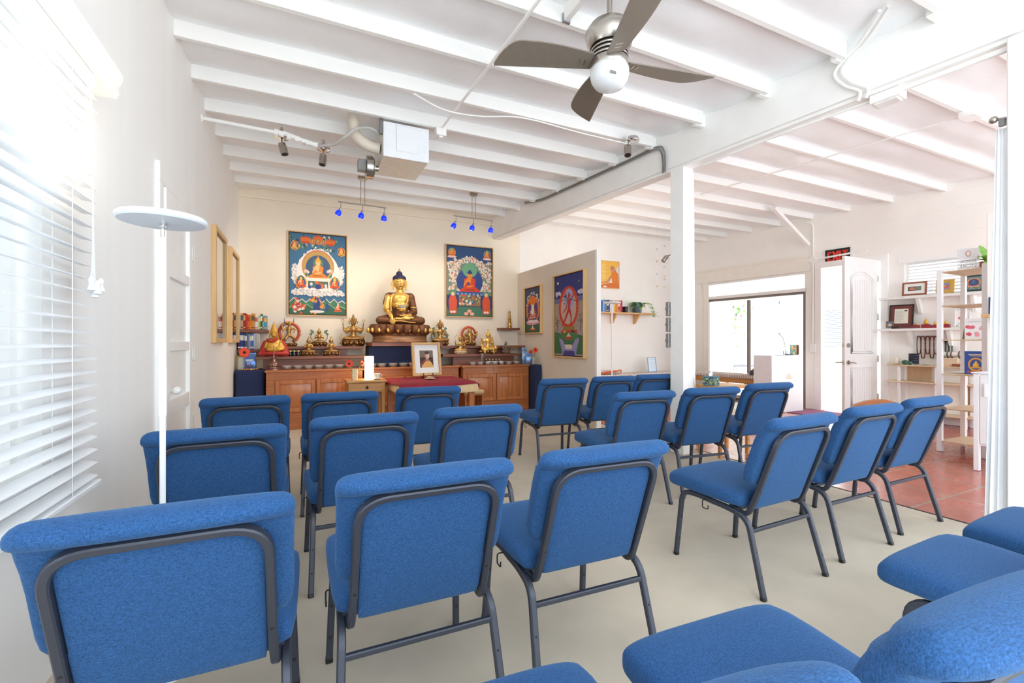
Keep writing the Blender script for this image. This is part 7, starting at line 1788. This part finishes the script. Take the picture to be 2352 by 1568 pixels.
# little oak ledge with books against the tall panel; plant leaves over it
t = thing('small_ledge', 'small oak ledge fixed to the side of the tall white panel', 'shelf', (6.018, 1.98, 1.44)); mb = MB(); mb.box(-.12, 0, -.10, .08, -.03, 0, bev=.003); obj('board', mb, shelf_oak, t)
book('dark blue book standing on the small oak ledge', 5.95, 1.92, 1.4412, .02, .16, .1, (40, 70, 110), (90, 150, 190))
mb = MB(); t = thing('hanging_plant', 'broad green leaves reaching past the tall white panel', 'plant', (6.63, 2.26, 1.931))
mb.lathe([(.06, 0), (.075, .10), (.07, .10), (.06, .02), (.001, .02)], 20); obj('pot', mb, mat('terracotta_pot', (190, 110, 80), .7), t)
mb = MB()
for d, ln, w_, dr in (((-1, -.1, .6), .36, .032, .5), ((-.9, -.35, .2), .33, .04, .7), ((-.8, -.5, .1), .3, .036, .8), ((-.7, .6, .6), .3, .035, .6), ((.6, -.2, .9), .3, .04, .4), ((.2, .3, 1), .3, .04, .3)): leaf(mb, (0, 0, .10), d, ln, w_, dr)
obj('leaves', mb, leafg, t, 60)
# orange floor cushion
q = EYEP + ray(2024, 930) * 5.6
t = thing('floor_cushion', 'orange leather floor cushion with a peaked top behind the chairs', 'cushion', (q.x, q.y, 0), .5)
mb = MB(); mb.loft([[(x, y, z) for x, y in ell(0, 0, .33 * k_, .33 * k_, 32, 3.2)] for z, k_ in ((0, .85), (.03, .97), (.16, 1.04), (.30, 1.0), (.38, .82), (.43, .52), (.462, .2), (.47, .05))]); obj('cover', mb, mat('orange_leather', (198, 122, 62), .5, var=.12, vscale=12, bump=.15, bscale=60), t)

# short blind in the high window
t = thing('window_blind', 'short white slatted blind in the high window above the shelves', 'blind', RW, ROTW)
mb = MB()
for i in range(11):
    z = 1.875 + .047 * i; x0, x1 = L(3.70), L(2.84)
    mb.add([(x0, .012, z - .012), (x1, .012, z - .012), (x1, .034, z + .014), (x0, .034, z + .014), (x0, .014, z - .014), (x1, .014, z - .014), (x1, .036, z + .012), (x0, .036, z + .012)], [(0, 1, 2, 3), (7, 6, 5, 4), (0, 4, 5, 1), (1, 5, 6, 2), (2, 6, 7, 3), (3, 7, 4, 0)])
obj('slats', mb, mat('blind_white', (240, 242, 244), .45), t, 0)
mb = MB(); mb.box(L(3.70), L(2.84), .008, .04, 2.365, 2.40); obj('head_rail', mb, mat('blind_white', (240, 242, 244), .45), t)
# ---------------------------------------------------------------- courtyard outside
outw = mat('courtyard_render', (236, 236, 234), .8, var=.02)
mb = MB(); mb.box(8.0, 16, -3, 13, -.14, -.02); struct('courtyard_ground', mb, mat('pale_courtyard_concrete', (222, 220, 214), .8, var=.04), 'pale concrete ground of the courtyard outside')
mb = MB(); mb.box(12.2, 12.4, 1.5, 9.4, -.02, 3.4); struct('courtyard_wall', mb, outw, 'white building wall across the courtyard')
mb = MB(); mb.box(10.6, 12.2, 9.4, 9.6, -.02, 3.0); struct('courtyard_wall', mb, mat('grey_courtyard_render', (206, 204, 200), .8), 'grey courtyard wall carrying the vine')
def out_window(label, y0, y1, z0, z1):
    t = thing('outside_window', label, 'window', (12.2, (y0 + y1) / 2, (z0 + z1) / 2), -pi / 2)
    w, h = y1 - y0, z1 - z0; mb = MB()
    mb.box(-w / 2 - .05, -w / 2, -.03, 0, -h / 2 - .05, h / 2 + .05); mb.box(w / 2, w / 2 + .05, -.03, 0, -h / 2 - .05, h / 2 + .05); mb.box(-w / 2, w / 2, -.03, 0, h / 2, h / 2 + .05); mb.box(-w / 2, w / 2, -.03, 0, -h / 2 - .05, -h / 2); obj('frame', mb, trim_white, t)
    mb = MB(); n = int(h / .05)
    for i in range(n): z = -h / 2 + h * (i + .5) / n; mb.box(-w / 2, w / 2, -.02, -.008, z - .014, z + .018)
    obj('blind_slats', mb, mat('pale_grey_slat', (198, 208, 216), .6), t)
    mb = MB(); mb.box(-w / 2, w / 2, -.007, -.001, -h / 2, h / 2); obj('dark_glass', mb, mat('shaded_glass', (120, 130, 138), .2), t)
out_window('slatted window across the courtyard, seen through the sliding door', 6.35, 7.45, 1.0, 2.0)
out_window('tall slatted window across the courtyard, seen through the exit doorway', 5.0, 5.75, .35, 2.4)
rnd = random.Random(12)
t = thing('climbing_vine', 'pale green vine with pink blossoms climbing the grey courtyard wall', 'vine', (10.8, 9.16, 0))
mb = MB(); pth = bez([(0, 0, 0), (.05, 0, .6), (-.1, 0, 1.2), (.15, 0, 1.7), (.5, 0, 2.2)]); mb.tube(pth, .015, 6); obj('stem', mb, mat('vine_stem', (130, 110, 80), .8), t)
mb = MB(); mf = MB()
for i in range(420):
    q = rnd.choice(pth) + Vector((rnd.gauss(0, .22), rnd.uniform(-.2, .04), rnd.gauss(0, .16)))
    leaf(mb, q, (rnd.uniform(-1, 1), rnd.uniform(-1, .2), rnd.uniform(-.4, .6)), rnd.uniform(.07, .13), .03, .3)
    if i % 14 == 0 and q.z > 1.3: mf.sph(q, .035, 8, 6)
obj('foliage', mb, mat('vine_green', (120, 168, 84), .5, var=.25, vscale=6), t, 60); obj('blossom', mf, mat('pink_blossom', (226, 130, 140), .6), t)
t = thing('patio_chair', 'grey sling patio chair on the courtyard, seen through the left glass panel', 'chair', (9.6, 7.7, -.02), radians(60))
mt = mat('patio_grey_metal', (120, 128, 140), .4, .4)
for s in (-.27, .27): mb = MB(); mb.tube(fillet([(s, -.36, 0), (s, -.30, .40), (s, .22, .42), (s, .46, 1.0)], .06), .013, 8); mb.tube(fillet([(s, .34, 0), (s, .24, .62), (s, -.28, .63)], .05), .013, 8); obj('side_frame', mb, mt, t)
mb = MB(); mb.grid(lambda u, v: ((u - .5) * .52, -.28 + .5 * v, .43 - .02 * sin(pi * v)), 6, 10); mb.grid(lambda u, v: ((u - .5) * .52, .22 + .24 * v, .42 + .56 * v), 6, 10); obj('sling', mb, mat('sling_mesh', (198, 204, 212), .7), t, 50, solid=.006)
t = thing('potted_shrub', 'terracotta pot with a reddish shrub on the courtyard', 'plant', (10.35, 7.55, -.02))
mb = MB(); mb.lathe([(.12, 0), (.17, .32), (.18, .36), (.16, .36), (.14, .3), (.001, .3)], 24); mb.v = [q * 1.5 for q in mb.v]; obj('pot', mb, mat('terracotta_pot', (190, 110, 80), .7), t)
mb = MB()
for i in range(130): leaf(mb, (rnd.gauss(0, .1), rnd.gauss(0, .1), .5 + rnd.random() * .2), (rnd.gauss(0, 1), rnd.gauss(0, 1), rnd.uniform(.1, 1)), rnd.uniform(.12, .24), .025, .4)
obj('foliage', mb, mat('reddish_leaf', (170, 130, 100), .5, var=.3, vscale=8), t, 60)
# light string bulbs outside
BQ = []
for i, (u, v) in enumerate(((1661, 656), (1684, 711), (1691, 729), (1790, 701))):
    q = EYEP + ray(u, v) * 10.2; BQ.append(q); t = thing('hanging_bulb', 'small glass bulb hanging outside the sliding door, %s from the left' % ORD[i], 'bulb', q, 0, 'bulbs hanging in the courtyard'); mb = MB(); mb.sph((0, 0, 0), .04, 12, 8); obj('bulb', mb, clear, t); mb = MB(); mb.cyl((0, 0, .03), (0, 0, .09), .016); mb.tube([(0, 0, .08), (0, 0, 3.4 - q.z)], .003, 5); obj('cap_and_wire', mb, mt, t)
mb = MB(); BQ.sort(key=lambda k: -k.y); mb.tube([(BQ[0].x - .2, BQ[0].y + 1.5, 3.4)] + [(k.x, k.y, 3.4) for k in BQ] + [(8.5, 3.9, 3.4)], .012, 6); tag(obj('support_wire', mb, mt), 'wire stretched over the courtyard carrying the bulbs', 'wire')
